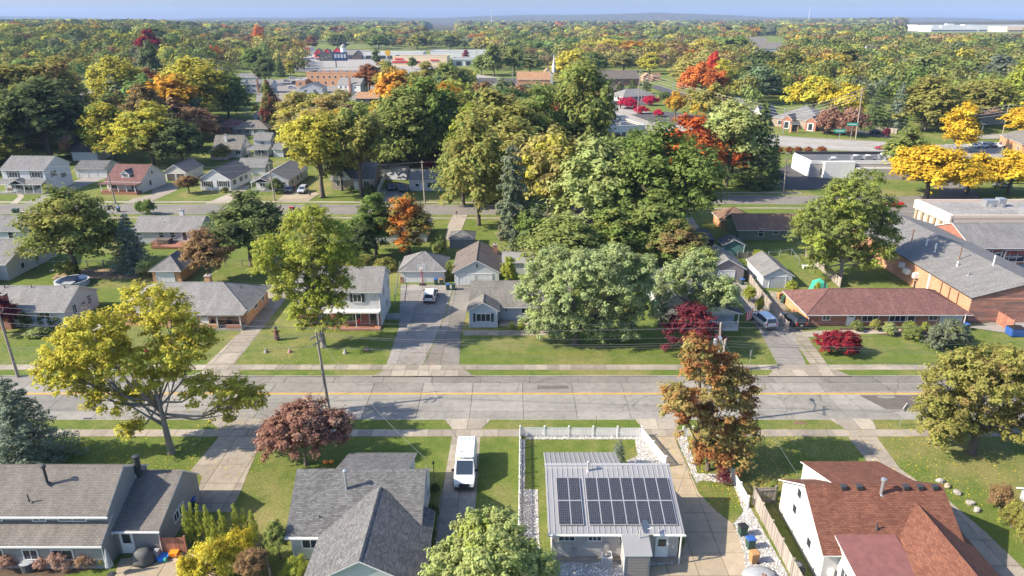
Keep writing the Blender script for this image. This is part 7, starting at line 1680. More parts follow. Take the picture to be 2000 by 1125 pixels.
def conifer(rng, n, leaf, thick=1.0, open_=False):
    pos, nrm, var, sz = [], [], [], []
    whorls = 15 if not open_ else 11; mb = MB()
    mb.tube([(0, 0, -.1), (0, 0, 5), (0, 0, 9.9)], [.26, .16, .02], 7)
    tot = sum((1 - i / whorls) + .12 for i in range(whorls))
    for i in range(whorls):
        f = i / whorls; z = (.5 if not open_ else 2.2) + f * (9.3 if not open_ else 7.4); Rr = (4.0 * (1 - f) ** .85 + .25) if not open_ else (3.0 * (1 - f * .6) * rng.uniform(.6, 1.2))
        nb = max(5, int(13 * (1 - f) + 5)) if not open_ else 7
        per = int(n * ((1 - f) + .12) / tot / nb)
        for b in range(nb):
            a = 2 * PI * (b + rng.random() * .8) / nb; R_ = Rr * rng.uniform(.72, 1.12)
            u = rng.random(per) ** .65; side = rng.normal(size=per) * .17 * R_ * (1.1 - u * .75)
            droop = -.28 * R_ * u ** 1.4 + .12 * R_ * u ** 4
            x = math.cos(a) * R_ * u - math.sin(a) * side; y = math.sin(a) * R_ * u + math.cos(a) * side
            pos.append(np.c_[x, y, z + droop + rng.normal(size=per) * .09 + (-.1 * np.abs(side))])
            nrm.append(np.c_[math.cos(a) * .4 + rng.normal(size=per) * .4, math.sin(a) * .4 + rng.normal(size=per) * .4, .8 + rng.normal(size=per) * .3])
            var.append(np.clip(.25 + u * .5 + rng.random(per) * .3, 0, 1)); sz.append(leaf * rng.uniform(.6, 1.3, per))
            mb.tube([(0, 0, z), (math.cos(a) * R_ * .9, math.sin(a) * R_ * .9, z - .2 * R_)], [.05, .015], 4, caps=False)
    pos, nrm, var, sz = map(np.concatenate, (pos, nrm, var, sz))
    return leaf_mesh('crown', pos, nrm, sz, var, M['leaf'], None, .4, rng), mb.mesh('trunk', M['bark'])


def proto(shape, lod, seed):
    key = (shape, lod, seed)
    if key in _proto: return _proto[key]
    rng = np.random.default_rng(abs(hash(shape)) % 1000 * 0 + sum(map(ord, shape)) + 17 * seed + 101 * lod)
    n, leaf, cl = [(18000, .31, .58), (11500, .44, .7), (4000, .75, .9)][lod]
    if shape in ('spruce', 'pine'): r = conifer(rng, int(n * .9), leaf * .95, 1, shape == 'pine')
    else:
        lob = [tuple(v * (1 + rng.normal() * .07) if i > 2 else v + rng.normal() * .18 * (shape != 'column') for i, v in enumerate(l)) for l in SHAPES[shape]]
        if shape in ('bush', 'column'): cl = .6; n = int(n * .42); leaf *= .95
        pos, nrm, var, cc, li = crown_points(rng, lob, n, cl, .75, .45, .15 if shape in ('bush', 'column') else .7)
        pos[:, 2] = np.maximum(pos[:, 2], .15)
        sz = leaf * rng.uniform(.45, 1.45, n)
        r = (leaf_mesh('crown', pos, nrm, sz, var, M['leaf'], None, .62, rng), limbs(rng, lob, cc, li, .24, {'bush': .5, 'column': .5, 'dome': 1.2}.get(shape, 1.9), [34, 20, 8][lod]))
    _proto[key] = r
    return r


def setcol(o, c, accent=None, share=0.0, jit=.0):
    c = COL[c] if isinstance(c, str) else c
    a = COL[accent] if isinstance(accent, str) else (accent or c)
    o.color = (*c, 1); o['accent'] = [float(x) for x in a]; o['accent_share'] = float(share)


_k = [0]


def tree(name, label, cat, xyhr, shape, c, accent=None, share=0., lod=1, group=None, trunkmat=None, rz=None):
    x, y, hh, r = xyhr; _k[0] += 1
    cr, tr = proto(shape, lod, _k[0] % 2)
    t = thing(name, label, cat, (x, y, 0), rz if rz is not None else (_k[0] * 2.4) % 6.28, group)
    t.scale = (r / 3.5, r / 3.5, hh / {'bush': 4.5, 'dome': 5.5}.get(shape, 9.6))
    setcol(inst('crown', cr, t), c, accent, share)
    inst('trunk', tr, t)
    return t


def hero(name, label, base, lobes, c, accent=None, share=0., leaf=.27, dens=1.0, clump=.62, r0=.3, base_h=2.5, mat='bark', seed=1, extra=50, cat='tree', flat=.75, inner=.45):
    """lobes in metres from the base: (dx, z, rx, rz[, dy, ry])"""
    rng = np.random.default_rng(seed)
    lob = []
    for l in lobes:
        dx, z, rx, rz_ = l[:4]; dy = l[4] if len(l) > 4 else rng.normal() * rx * .35; ry = l[5] if len(l) > 5 else rx * .95
        lob.append((dx, dy, z, rx, ry, rz_))
    A = sum(l[3] * l[5] for l in lob)
    n = int(A * 560 * dens * (.27 / leaf) ** 2)
    pos, nrm, var, cc, li = crown_points(rng, lob, n, clump, flat, inner)
    pos[:, 2] = np.maximum(pos[:, 2], .3)
    t = thing(name, label, cat, (base[0], base[1], 0))
    o = inst('crown', leaf_mesh('crown', pos, nrm, leaf * 1.18 * rng.uniform(.4, 1.5, n), var, M['leaf'], None, .62, rng), t)
    setcol(o, c, accent, share)
    inst('trunk', limbs(rng, lob, cc, li, r0, base_h, extra, mat), t)
    return t


hero('maple_tree', 'spreading yellow-green maple leaning over the road at left', (-35.25, 62.73),
     [(-.8, 15.2, 3.6, 2.2), (-3.6, 14.3, 3.0, 2.2), (2.2, 14.2, 2.6, 2.0), (-6.8, 12.2, 2.8, 2.1), (-9.0, 10.0, 2.6, 2.1), (-6.2, 10.0, 2.6, 2.1), (-1.8, 11.4, 2.6, 2.0), (2.6, 11.8, 2.6, 1.9), (-5.0, 6.6, 2.2, 1.6), (-3.4, 5.2, 1.7, 1.8), (4.2, 7.2, 2.4, 1.7), (7.6, 7.0, 2.2, 1.6), (9.2, 6.4, 1.6, 1.3), (2.2, 9.2, 1.9, 1.3), (-3.2, 3.0, 1.4, 1.0), (6.0, 4.6, 1.4, .9), (-8.6, 8.0, 2.0, 1.5), (-4.2, 12.0, 2.4, 1.8), (4.6, 12.6, 1.8, 1.4), (-1.0, 8.4, 1.8, 1.3)],
     'yg', 'lemon', .4, .25, .95, .44, .36, 3.0, 'bark_pale', 3, 90, inner=.35)
hero('plum_tree', 'rounded copper-purple plum tree left of the dark grey shingled house', (-20.75, 60.65), [(-.2, 4.4, 3.4, 2.3), (-2.2, 3.6, 2.2, 1.9), (2.3, 3.9, 2.2, 2.0), (.4, 5.6, 2.4, 1.5), (-3.0, 2.0, 1.3, 1.1), (3.2, 4.6, 1.5, 1.3)], 'copper', 'pink', .38, .22, 1.2, .42, .2, 1.0, 'bark', 5, 50)
hero('red_gold_tree', 'tall red-and-gold tree beside the solar house driveway', (19.49, 59.78), [(-2.0, 12.6, 1.7, 2.2), (-1.0, 9.8, 2.7, 2.2), (-4.0, 8.4, 1.9, 1.7), (1.6, 8.8, 2.3, 2.0), (2.0, 6.2, 2.6, 2.2), (-1.6, 5.6, 2.2, 1.8), (.6, 3.4, 2.4, 1.8), (3.0, 4.0, 1.7, 1.5), (-2.6, 13.8, 1.0, 1.1), (-.6, 2.2, 1.8, 1.2), (2.2, 2.0, 1.7, 1.2), (-3.0, 6.6, 1.6, 1.4), (.4, 11.2, 1.7, 1.5)], 'khaki', 'rust', .62, .24, 1.1, .44, .25, 1.2, 'bark', 9, 60)
hero('oak_tree', 'large gold-tinged green tree at the right edge', (47.61, 62.82), [(0, 8.8, 3.8, 3.0), (-3.4, 7.0, 2.8, 2.4), (3.4, 7.4, 2.8, 2.8), (-1.8, 4.6, 2.8, 2.0), (1.0, 5.8, 2.8, 2.0), (4.6, 4.4, 2.6, 2.2), (-4.4, 4.2, 2.2, 1.8), (1.6, 10.8, 2.4, 1.6), (5.6, 9.4, 2.2, 2.0), (-1.2, 2.4, 1.7, 1.2), (-3.6, 2.6, 2.0, 1.4), (3.2, 2.8, 2.2, 1.4), (5.8, 2.6, 1.8, 1.4), (-5.4, 5.6, 1.6, 1.4), (6.2, 6.6, 2.0, 1.8), (-2.4, 9.4, 2.0, 1.6)], 'olive', 'tan', .45, .23, 1.15, .46, .4, 1.8, 'bark', 12, 70)
hero('willow_tree', 'feathery pale green tree at the bottom centre', (-1.65, 42.52), [(0, 4.8, 3.2, 2.4), (-2.6, 3.8, 2.2, 2.0), (2.7, 4.0, 2.2, 2.2), (.2, 6.0, 2.2, 1.6), (-1.4, 2.8, 2.0, 1.6), (1.7, 2.6, 2.2, 1.6), (4.0, 2.6, 1.3, 1.3)], 'pale', 'lime', .4, .2, 1.6, .34, .25, 1.5, 'bark', 14, 50)
hero('silver_maple', 'huge grey-green tree on the lawn across the road', (8.64, 89.14), [(-.5, 8.8, 4.4, 3.2), (4.4, 8.4, 3.8, 3.2), (-4.2, 6.8, 3.2, 2.6), (1.5, 11.4, 4.0, 2.4), (7.6, 6.8, 2.8, 2.6), (3.0, 5.0, 3.6, 2.4), (-3.0, 4.2, 2.8, 2.0), (8.2, 9.2, 2.4, 2.2), (-5.2, 9.6, 2.2, 2.0), (6.2, 3.4, 2.2, 1.5), (0, 3.8, 2.2, 1.4), (-5.0, 3.0, 2.2, 1.6), (2.6, 2.8, 2.4, 1.4), (9.2, 5.0, 2.2, 2.0), (-6.2, 7.6, 2.0, 2.2), (5.4, 12.2, 2.6, 1.8), (-3.0, 12.0, 2.4, 1.6), (8.8, 11.2, 1.8, 1.5), (-4.4, 1.8, 2.0, 1.2), (3.6, 1.6, 2.2, 1.1), (7.4, 2.0, 2.0, 1.2), (-2.0, 2.2, 1.8, 1.1)], 'silver', 'pale', .45, .26, 1.1, .5, .5, 2.0, 'bark', 18, 70)
hero('ash_tree', 'grey-green tree behind the crimson tree', (25.73, 94.72), [(0, 7.6, 3.6, 2.6), (-3.0, 6.2, 2.6, 2.2), (3.3, 6.0, 2.8, 2.4), (1.2, 9.4, 2.8, 1.8), (5.0, 4.6, 2.0, 1.8), (1.6, 4.4, 2.6, 1.8), (-2.0, 8.6, 2.2, 1.8)], 'silver', 'lime', .4, .27, 1.05, .5, .35, 2.0, 'bark', 21, 50)
hero('crimson_maple', 'dark crimson japanese-style maple beside the railed porch', (23.76, 86.24), [(0, 4.2, 2.8, 1.8), (-1.8, 3.0, 2.0, 1.5), (1.9, 3.2, 2.0, 1.6), (.3, 5.4, 2.0, 1.2), (-2.6, 1.6, 1.2, .9)], 'wine', 'crimson', .42, .26, 1.0, .5, .18, 1.0, 'bark', 24, 40)
hero('lawn_tree', 'tall airy yellow-green tree on the lawn before the white two-storey house', (-25.82, 88.16), [(-1.0, 16.9, 3.6, 2.0), (2.0, 15.6, 3.0, 2.0), (-4.4, 13.4, 3.0, 2.2), (0, 13.8, 3.2, 2.0), (3.2, 12.2, 2.6, 2.2), (-6.6, 11.6, 2.2, 1.6), (-3.2, 9.6, 2.6, 2.0), (1.0, 10.0, 3.0, 2.2), (1.6, 6.6, 2.6, 1.8), (-1.4, 7.0, 2.2, 1.7), (-2.6, 5.0, 1.5, 1.2), (.6, 18.6, 2.2, 1.4), (3.0, 4.0, 1.4, 1.2), (3.4, 9.0, 1.6, 1.5), (-1.6, 3.4, 1.8, 1.3), (1.4, 3.6, 1.7, 1.3), (-4.6, 8.0, 1.8, 1.4), (-1.6, 11.6, 2.6, 1.8), (2.0, 13.6, 2.4, 1.6), (-5.6, 14.6, 1.8, 1.4), (0, 8.4, 2.4, 1.8)], 'lime', 'olive', .5, .26, .85, .46, .36, 3.6, 'bark_pale', 27, 90, inner=.3)
hero('locust_tree', 'broad bright green tree in the yard behind the brick ranch', (56.35, 114.68), [(0, 14.6, 4.6, 2.6), (-4.6, 11.6, 3.6, 2.6), (4.6, 12.2, 3.6, 2.6), (-2.0, 9.2, 4.0, 2.6), (3.2, 8.2, 3.6, 2.6), (-4.0, 2.8, 2.2, 1.6), (3.4, 3.0, 2.4, 1.6), (7.2, 7.2, 2.2, 1.8), (-7.2, 7.6, 2.2, 1.8), (-5.6, 6.6, 2.8, 2.2), (-6.4, 9.4, 2.6, 2.2), (6.4, 9.6, 2.4, 2.2), (0, 11.6, 4.0, 2.4), (-3.4, 5.0, 2.6, 2.0), (.6, 5.6, 3.4, 2.2), (5.0, 5.2, 2.6, 2.0), (1.8, 17.2, 3.0, 1.8), (-3.0, 15.6, 2.2, 1.8)], 'mid', 'lime', .5, .30, .9, .55, .4, 2.4, 'bark_pale', 31, 70)

# near conifers and hedges
tree('blue_spruce', 'blue spruce at the left edge beside the near road', 'tree', (-48.93, 60.65, 9.85, 4.43), 'spruce', 'spruce', 'gray', .4, 0)
TR = [
 ('blue_spruce', 'blue spruce in the back yards left of the deck house', (-67.63, 120, 10.64, 3.61), 'spruce', 'spruce', 'gray', .4, 1),
 ('linden_tree', 'tall dark olive tree in the back yard left of the blue spruce', (-76.8, 118.09, 15.32, 7.07), 'broad', 'mid', 'olive', .5, 0),
 ('sapling', 'small pale tree before the hip brick garage', (-63.33, 116.76, 3.01, 2.14), 'bush', 'pale', 'olive', .3, 1),
 ('round_maple', 'rounded dark green tree right of the deck house', (-47.32, 122.26, 13.47, 7.32), 'round', 'dark', 'mid', .5, 0),
 ('brown_plum', 'brown-leaved tree before the deck house', (-51.37, 113.66, 9.24, 4.14), 'round', 'brown', 'tan', .45, 0),
 ('green_maple', 'green maple with one red spray, left of the orange maple', (-25.87, 128.87, 11.34, 4.81), 'oval', 'green', 'redor', .18, 0),
 ('orange_maple', 'orange and gold maple behind the hip garage', (-19.44, 128.24, 11.3, 4.79), 'oval', 'olive', 'orange', .6, 0),
 ('garden_arborvitae', 'bright green conical shrub right of the gable garage', (-0.52, 112.16, 5, 1.63), 'oval', 'lime', 'mid', .4, 0),
 ('white_pine', 'thin ragged pine with bare lower trunk at centre', (0, 125.79, 22.34, 5.19), 'pine', 'gray', 'brown', .35, 1),
 ('center_maple', 'olive tree left of the ragged pine', (-7.26, 149.75, 22.47, 6.75), 'broad', 'olive', 'mid', .5, 1),
 ('center_maple', 'yellowing tree right of the ragged pine', (7.63, 145.73, 20.25, 6.6), 'vase', 'khaki', 'yg', .6, 1),
 ('center_maple', 'pale green maple in the middle of the central grove', (17.15, 138.25, 20, 7.91), 'broad', 'pale', 'mid', .5, 1),
 ('center_maple', 'dark green maple at the right of the central grove', (29.46, 134.76, 23.02, 9.67), 'broad', 'green', 'mid', .5, 0),
 ('center_maple', 'shaded green tree in front of the central grove', (9.03, 118.09, 10.24, 6.23), 'broad', 'mid', 'pale', .5, 1),
 ('center_maple', 'pale-leaved tree low in the central grove', (18.9, 120.84, 10.88, 5.45), 'broad', 'green', 'olive', .5, 1),
 ('bronze_tree', 'bronze-topped tree right of the central grove', (28.73, 118.09, 9.61, 5.53), 'round', 'mid', 'tan', .6, 0),
 ('blaze_maple', 'bright red-orange maple behind the central grove', (43.35, 176, 19.66, 7.87), 'round', 'orange', 'redor', .5, 1),
 ('pale_maple', 'tall pale silver-green maple left of the dark spruce', (57.57, 188.36, 21.21, 8.37), 'vase', 'pale', 'khaki', .4, 1),
 ('dark_spruce', 'dark green spruce behind the pale maple', (65.16, 187.12, 22.62, 5.9), 'spruce', 'dark', 'green', .4, 1),
 ('vase_tree', 'tall yellow-green tree at the tan drive', (-47.74, 175.45, 20.22, 8.85), 'vase', 'yg', 'olive', .5, 0),
 ('vase_tree', 'tall olive-green tree right of the one at the tan drive', (-38.15, 176.56, 21.54, 7.11), 'vase', 'olive', 'mid', .5, 1),
 ('oak_tree', 'dark green oak behind the pale ranch, left', (-30.72, 201, 23.37, 8.88), 'broad', 'mid', 'olive', .4, 1),
 ('oak_tree', 'dark green oak behind the pale ranch, right', (-22.45, 206.07, 25.67, 8.49), 'broad', 'green', 'mid', .5, 1),
 ('bright_maple', 'bright green maple with gold top behind the pale ranch', (-12.23, 197.53, 19.38, 5.66), 'oval', 'lime', 'gold', .25, 1),
 ('center_oak', 'massive olive oak rising at centre, left', (-2.7, 184.67, 24.25, 11.1), 'broad', 'olive', 'mid', .5, 1),
 ('center_oak', 'massive green oak rising highest at centre', (19.89, 201, 30.6, 8.26), 'broad', 'mid', 'olive', .45, 1),
 ('center_oak', 'green oak between the two massive central oaks', (6.48, 197.53, 23.42, 7.33), 'broad', 'green', 'olive', .5, 1),
 ('yellow_honeylocust', 'golden yellow tree behind the strip mall, largest of three', (103.66, 174.36, 12.26, 9.38), 'dome', 'yellow', 'gold', .35, 0),
 ('yellow_honeylocust', 'golden yellow tree behind the strip mall, middle of three', (117.54, 179.95, 9.5, 6.8), 'dome', 'yellow', 'olive', .25, 1),
 ('yellow_honeylocust', 'golden yellow tree at the right edge behind the strip mall', (127.09, 178.81, 10.22, 6.5), 'dome', 'yellow', 'gold', .4, 1),
 ('yellow_maple', 'golden yellow tree at the left end of the far right car park', (151.07, 242.2, 14.93, 6.89), 'oval', 'yellow', 'yg', .4, 1),
 ('yellow_maple', 'golden yellow tree at the right edge above the car park', (191.89, 268.67, 13.81, 8.37), 'round', 'yellow', 'yg', .3, 1),
 ('street_maple', 'green and gold tree left of the largest golden tree', (109.67, 197.53, 13.62, 6.26), 'round', 'mid', 'gold', .35, 1),
 ('vase_maple', 'yellow-green tree behind the red-roofed bungalow, left', (-126.12, 224.49, 17.37, 7.67), 'broad', 'yg', 'green', .5, 1),
 ('vase_maple', 'yellow-green tree behind the red-roofed bungalow, right', (-110.68, 218.57, 17.72, 9.04), 'broad', 'yg', 'mid', .5, 1),
 ('dark_maple', 'dark green tree behind the cream double garage', (-100.1, 215.31, 13.78, 7.09), 'broad', 'dark', 'mid', .4, 1),
 ('brown_tree', 'bare brownish tree beside the rust hip house', (-109.58, 248.34, 13.22, 6.35), 'round', 'brown', 'rust', .4, 1),
 ('willow_tree', 'large yellow-green willow left of the white duplex', (-131.69, 304.23, 26.35, 12.75), 'broad', 'yg', 'olive', .4, 1),
 ('dark_oak', 'dark green tree right of the yellow-green willow', (-125.18, 320.4, 20.87, 9.41), 'broad', 'green', 'mid', .4, 1),
 ('dark_oak', 'huge dark green tree above the white two-storey house', (-147.49, 227.13, 24.3, 13.83), 'broad', 'dark', 'mid', .4, 1),
 ('dark_oak', 'dark bluish conifer-like tree above the white two-storey house', (-143.11, 238.26, 10.93, 5.1), 'spruce', 'dark', 'spruce', .4, 1),
 ('olive_oak', 'olive oak at the upper left edge', (-185.8, 271.12, 25.91, 15.22), 'broad', 'olive', 'brown', .3, 1), ('left_oak', 'green tree at the left edge above the white house', (-158.76, 221.92, 19.92, 8.84), 'broad', 'green', 'mid', .5, 1), ('left_oak', 'low yellow-green tree at the left edge behind the white house', (-154.11, 216.12, 10.8, 6.2), 'broad', 'olive', 'yg', .5, 1),
 ('olive_oak', 'brownish olive oak in the upper left woods', (-174.07, 277.44, 27.73, 11.66), 'broad', 'olive', 'brown', .45, 1),
 ('lime_tree', 'yellow-green tree in the upper left woods', (-177.74, 330.91, 25.63, 10.61), 'broad', 'yg', 'mid', .4, 1),
 ('gray_oak', 'grey-green rounded tree in the upper left woods', (-198.08, 405.54, 28.01, 8.98), 'oval', 'dark', 'gray', .5, 1),
 ('orange_tipped_maple', 'orange-topped maple in the left woods', (-152.94, 313.74, 16.71, 6.16), 'oval', 'green', 'orange', .5, 1),
 ('red_maple_far', 'red tree high in the left woods', (-302.23, 624.35, 26.9, 10.28), 'round', 'crimson', 'redor', .3, 1),
 ('orange_maple_far', 'orange tree far left of the stores', (-386.01, 1152.26, 31.79, 10.97), 'round', 'orange', 'redor', .3, 2),
 ('red_maple', 'dark red and green maple above the white two-storey awning house', (-94.46, 284.05, 17.96, 4.8), 'oval', 'mid', 'wine', .6, 1),
 ('olive_maple', 'yellow-olive tree left above the tall vase trees', (-80.04, 273.61, 16.26, 8.89), 'broad', 'khaki', 'yg', .5, 1),
 ('olive_maple', 'yellow-olive tree before the copper-roofed house', (-68.16, 281.37, 15.91, 9.13), 'broad', 'khaki', 'olive', .5, 1),
 ('rust_maple', 'rust-orange tree at the right end of the brick block', (-86.69, 446.51, 16.1, 8.67), 'round', 'rust', 'orange', .4, 1),
 ('gold_maple', 'gold tree right of the rust-orange one at the brick block', (-69.42, 422.17, 16.39, 9.39), 'round', 'gold', 'olive', .6, 1),
 ('orange_top_oak', 'orange-topped dark tree left of the church car park', (-24.8, 371.24, 17.52, 7.76), 'round', 'dark', 'tan', .45, 1),
 ('olive_elm', 'olive tree above the store forecourt', (-44.36, 382.83, 20.8, 9.05), 'round', 'olive', 'tan', .4, 1),
 ('crimson_pear', 'crimson tree before the grey store row', (-46.47, 758.35, 11.9, 4.16), 'oval', 'crimson', 'magenta', .4, 2),
 ('orange_oak', 'orange tree behind the side street, left part', (107.88, 416.48, 17.29, 11.57), 'dome', 'orange', 'olive', .3, 1),
 ('red_orange_oak', 'flame red tree behind the side street', (133.35, 488.54, 21.34, 6.07), 'round', 'redor', 'orange', .3, 1),
 ('yellow_oak', 'yellow-green tree right of the flame red tree', (122.88, 434.01, 19.67, 7.82), 'round', 'yg', 'yellow', .4, 1),
 ('parking_tree', 'small gold tree standing in the crimson-bush car park', (74.37, 330.91, 10.87, 4.65), 'dome', 'gold', 'olive', .5, 1),
 ('parking_tree', 'wide olive-gold tree right of the crimson-bush car park', (85.58, 313.74, 15.03, 9.26), 'dome', 'olive', 'gold', .45, 1),
 ('golden_elm', 'large golden tree behind the brick office, left', (138.25, 334.56, 16.6, 11.24), 'dome', 'lemon', 'yg', .6, 1), ('golden_elm', 'large golden tree behind the brick office, right', (147.41, 320.4, 14.89, 9), 'dome', 'lemon', 'yg', .5, 1),
 ('plum_tree', 'purple-grey plum tree before the brick office, left', (123.88, 281.37, 9.78, 5.98), 'bush', 'copper', 'pink', .3, 1), ('plum_tree', 'purple-grey plum tree before the brick office, right', (129.98, 276.15, 10, 5.87), 'bush', 'copper', 'pink', .3, 1),
 ('tall_spruce', 'tall dark conifer right of the leaning pole, left', (145.21, 289.55, 19.05, 4.89), 'spruce', 'dark', 'green', .4, 1), ('tall_spruce', 'tall dark conifer right of the leaning pole, right', (154.07, 289.55, 19.44, 4.88), 'spruce', 'spruce', 'dark', .4, 1),
 ('broad_oak', 'broad khaki oak behind the two pole pair', (165.81, 289.55, 20.6, 11.39), 'broad', 'olive', 'tan', .35, 1), ('flat_oak', 'flat-topped olive tree before the rust-roofed white house', (191.68, 298.19, 19.16, 10.47), 'vase', 'olive', 'mid', .4, 1),
 ('birch', 'small bare brownish tree before the white cottage', (-83.2, 179.95, 4.4, 2.89), 'vase', 'brown', 'tan', .5, 1), ('street_tree', 'small dark tree beside the porch cottage pole', (-60.75, 179.95, 3.74, 2.11), 'round', 'dark', 'mid', .4, 1), ('yellow_sapling', 'small yellow-green tree behind the white cottage', (-92.43, 227.13, 4.4, 3.27), 'round', 'khaki', 'yellow', .3, 1),
 ('tulip_tree', 'green-grey dense tree behind the leaning tarp', (-35.37, 212.15, 12.12, 5.18), 'broad', 'gray', 'mid', .4, 1), ('red_shrub', 'orange-red shrub behind the pale ranch', (-24.13, 210.59, 2.75, 2.29), 'bush', 'redor', 'orange', .3, 1),
 ('juniper', 'blue-grey evergreen left of the crimson tree', (21.48, 94.72, 7.54, 1.77), 'column', 'gray', 'silver', .4, 0), ('dark_tree', 'dark tree behind the white block beside the spruce', (73.11, 197.53, 12.51, 2.28), 'spruce', 'dark', 'green', .3, 1),
 ('back_tree', 'dark tree in the shade behind the hip garage', (-28.42, 124.59, 7.06, 3.38), 'broad', 'dark', 'green', .4, 1), ('back_tree', 'bronze tree right of the orange maple', (-13.65, 126.7, 4.99, 1.72), 'bush', 'mid', 'tan', .4, 1),
 ('edge_tree', 'green tree behind the church hall, left', (15.11, 624.35, 14.78, 10.32), 'broad', 'mid', 'olive', .4, 2), ('edge_tree', 'olive tree behind the steeple', (43.66, 600.64, 16.59, 9.93), 'broad', 'olive', 'rust', .4, 2), ('edge_tree', 'green tree behind the brown church roof, left', (69.08, 624.35, 16.4, 10.31), 'broad', 'green', 'olive', .4, 2), ('edge_tree', 'olive tree behind the brown church roof, right', (95.97, 636.91, 16.72, 10.51), 'broad', 'olive', 'khaki', .4, 2), ('edge_tree', 'yellow-green tree behind the small orange gable', (113.53, 612.27, 16.1, 8.43), 'broad', 'yg', 'lime', .4, 2), ('edge_tree', 'dark tree behind the farm shop', (-254.45, 1093.86, 21.15, 13.42), 'broad', 'dark', 'mid', .4, 2), ('edge_tree', 'green tree behind the yellow sign', (-197.88, 1112.67, 20.79, 13.65), 'broad', 'green', 'mid', .4, 2), ('edge_tree', 'olive tree behind the red-banded store', (-140.8, 1112.67, 20.79, 13.65), 'broad', 'olive', 'mid', .4, 2), ('edge_tree', 'dark tree behind the grey store row, left', (-88.33, 1075.66, 20.12, 13.2), 'broad', 'dark', 'green', .4, 2), ('edge_tree', 'khaki tree behind the grey store row, right', (-42.1, 1024.5, 19.85, 12.58), 'broad', 'khaki', 'mid', .4, 2), ('edge_tree', 'rust tree behind the red gable shop', (-291.87, 1093.86, 18.35, 10.44), 'round', 'rust', 'olive', .4, 2),
 ('store_tree', 'dark conifer left of the farm shop, nearer', (-181.21, 578.62, 17.53, 4.78), 'spruce', 'dark', 'green', .4, 2), ('store_tree', 'dark tree left of the brick annex', (-169.71, 508.4, 17.84, 7.03), 'broad', 'dark', 'mid', .4, 2), ('store_tree', 'dark tree left of the farm shop, farther', (-204.1, 589.43, 20.13, 8.92), 'broad', 'green', 'mid', .4, 2), ('store_tree', 'yellow-green small tree beside the brick annex', (-173.2, 578.62, 11.47, 3.6), 'oval', 'yg', 'lime', .4, 2), ('store_tree', 'rusty tree row left of the red car', (-212.04, 723.94, 11.38, 4.48), 'round', 'brown', 'wine', .4, 2), ('store_tree', 'dark tree right of the silo, nearer', (-132.21, 723.94, 14.2, 4.97), 'oval', 'dark', 'green', .4, 2), ('store_tree', 'green tree before the red-banded store', (-89.35, 663.55, 10.47, 4.11), 'round', 'green', 'mid', .4, 2), ('store_tree', 'olive tree right of the store forecourt', (-48.64, 538.99, 12.15, 8.2), 'round', 'olive', 'mid', .4, 2), ('store_tree', 'slim trees right of the grey store row', (-14.29, 589.43, 21.66, 8.11), 'oval', 'mid', 'olive', .4, 2), ('store_tree', 'tall green trees left of the church', (2.08, 600.64, 21.27, 7.43), 'broad', 'mid', 'pale', .4, 2), ('store_tree', 'green tree behind the church car park', (-24.95, 600.64, 15.03, 6.62), 'broad', 'green', 'yg', .4, 2),
 ('grove_tree', 'green tree filling the back of the central grove, left', (-11.78, 168.05, 16.92, 5.85), 'broad', 'mid', 'olive', .5, 1), ('grove_tree', 'green tree filling the central grove behind the ragged pine', (1.24, 168.05, 19.5, 7.29), 'broad', 'olive', 'khaki', .5, 1), ('grove_tree', 'dark green tree between the pale and dark central maples', (24.63, 153.98, 19.02, 6.73), 'broad', 'green', 'mid', .5, 1), ('grove_tree', 'grey-green tree at the middle of the central grove', (12.93, 158.42, 14.07, 6.95), 'broad', 'silver', 'pale', .5, 1), ('grove_tree', 'green tree low at the right of the central grove', (25.15, 122.26, 11.44, 5.5), 'broad', 'mid', 'green', .5, 1), ('grove_tree', 'shaded tree low at the left of the central grove', (3.81, 125.19, 10.71, 4.31), 'broad', 'green', 'gray', .5, 1), ('grove_tree', 'yellowing tree behind the white pine', (-5.66, 170.63, 17.37, 5.44), 'broad', 'khaki', 'olive', .5, 1),
 ('yard_tree', 'green tree beside the pale ranch, right end', (-9.43, 170.63, 11.92, 4.22), 'round', 'olive', 'tan', .4, 1), ('yard_tree', 'grey-green tree between the vase trees', (-44.63, 183.47, 16.16, 5.3), 'broad', 'mid', 'gray', .5, 1), ('yard_tree', 'dark tree behind the stone cape house', (-37.91, 204.6, 16.74, 6.16), 'broad', 'green', 'mid', .5, 1), ('yard_tree', 'olive tree above the pale ranch roof', (-17.52, 220.23, 20.09, 6.27), 'broad', 'olive', 'mid', .5, 1),
 ('right_edge_tree', 'gold-green tree at the right edge beyond the main street', (221.18, 313.74, 25.45, 10.95), 'broad', 'lime', 'yg', .4, 1),
]
for nm, lab, q, sh, c, ac, s_, lod in TR: tree(nm, lab, 'tree', q, sh, c, ac, s_, lod)
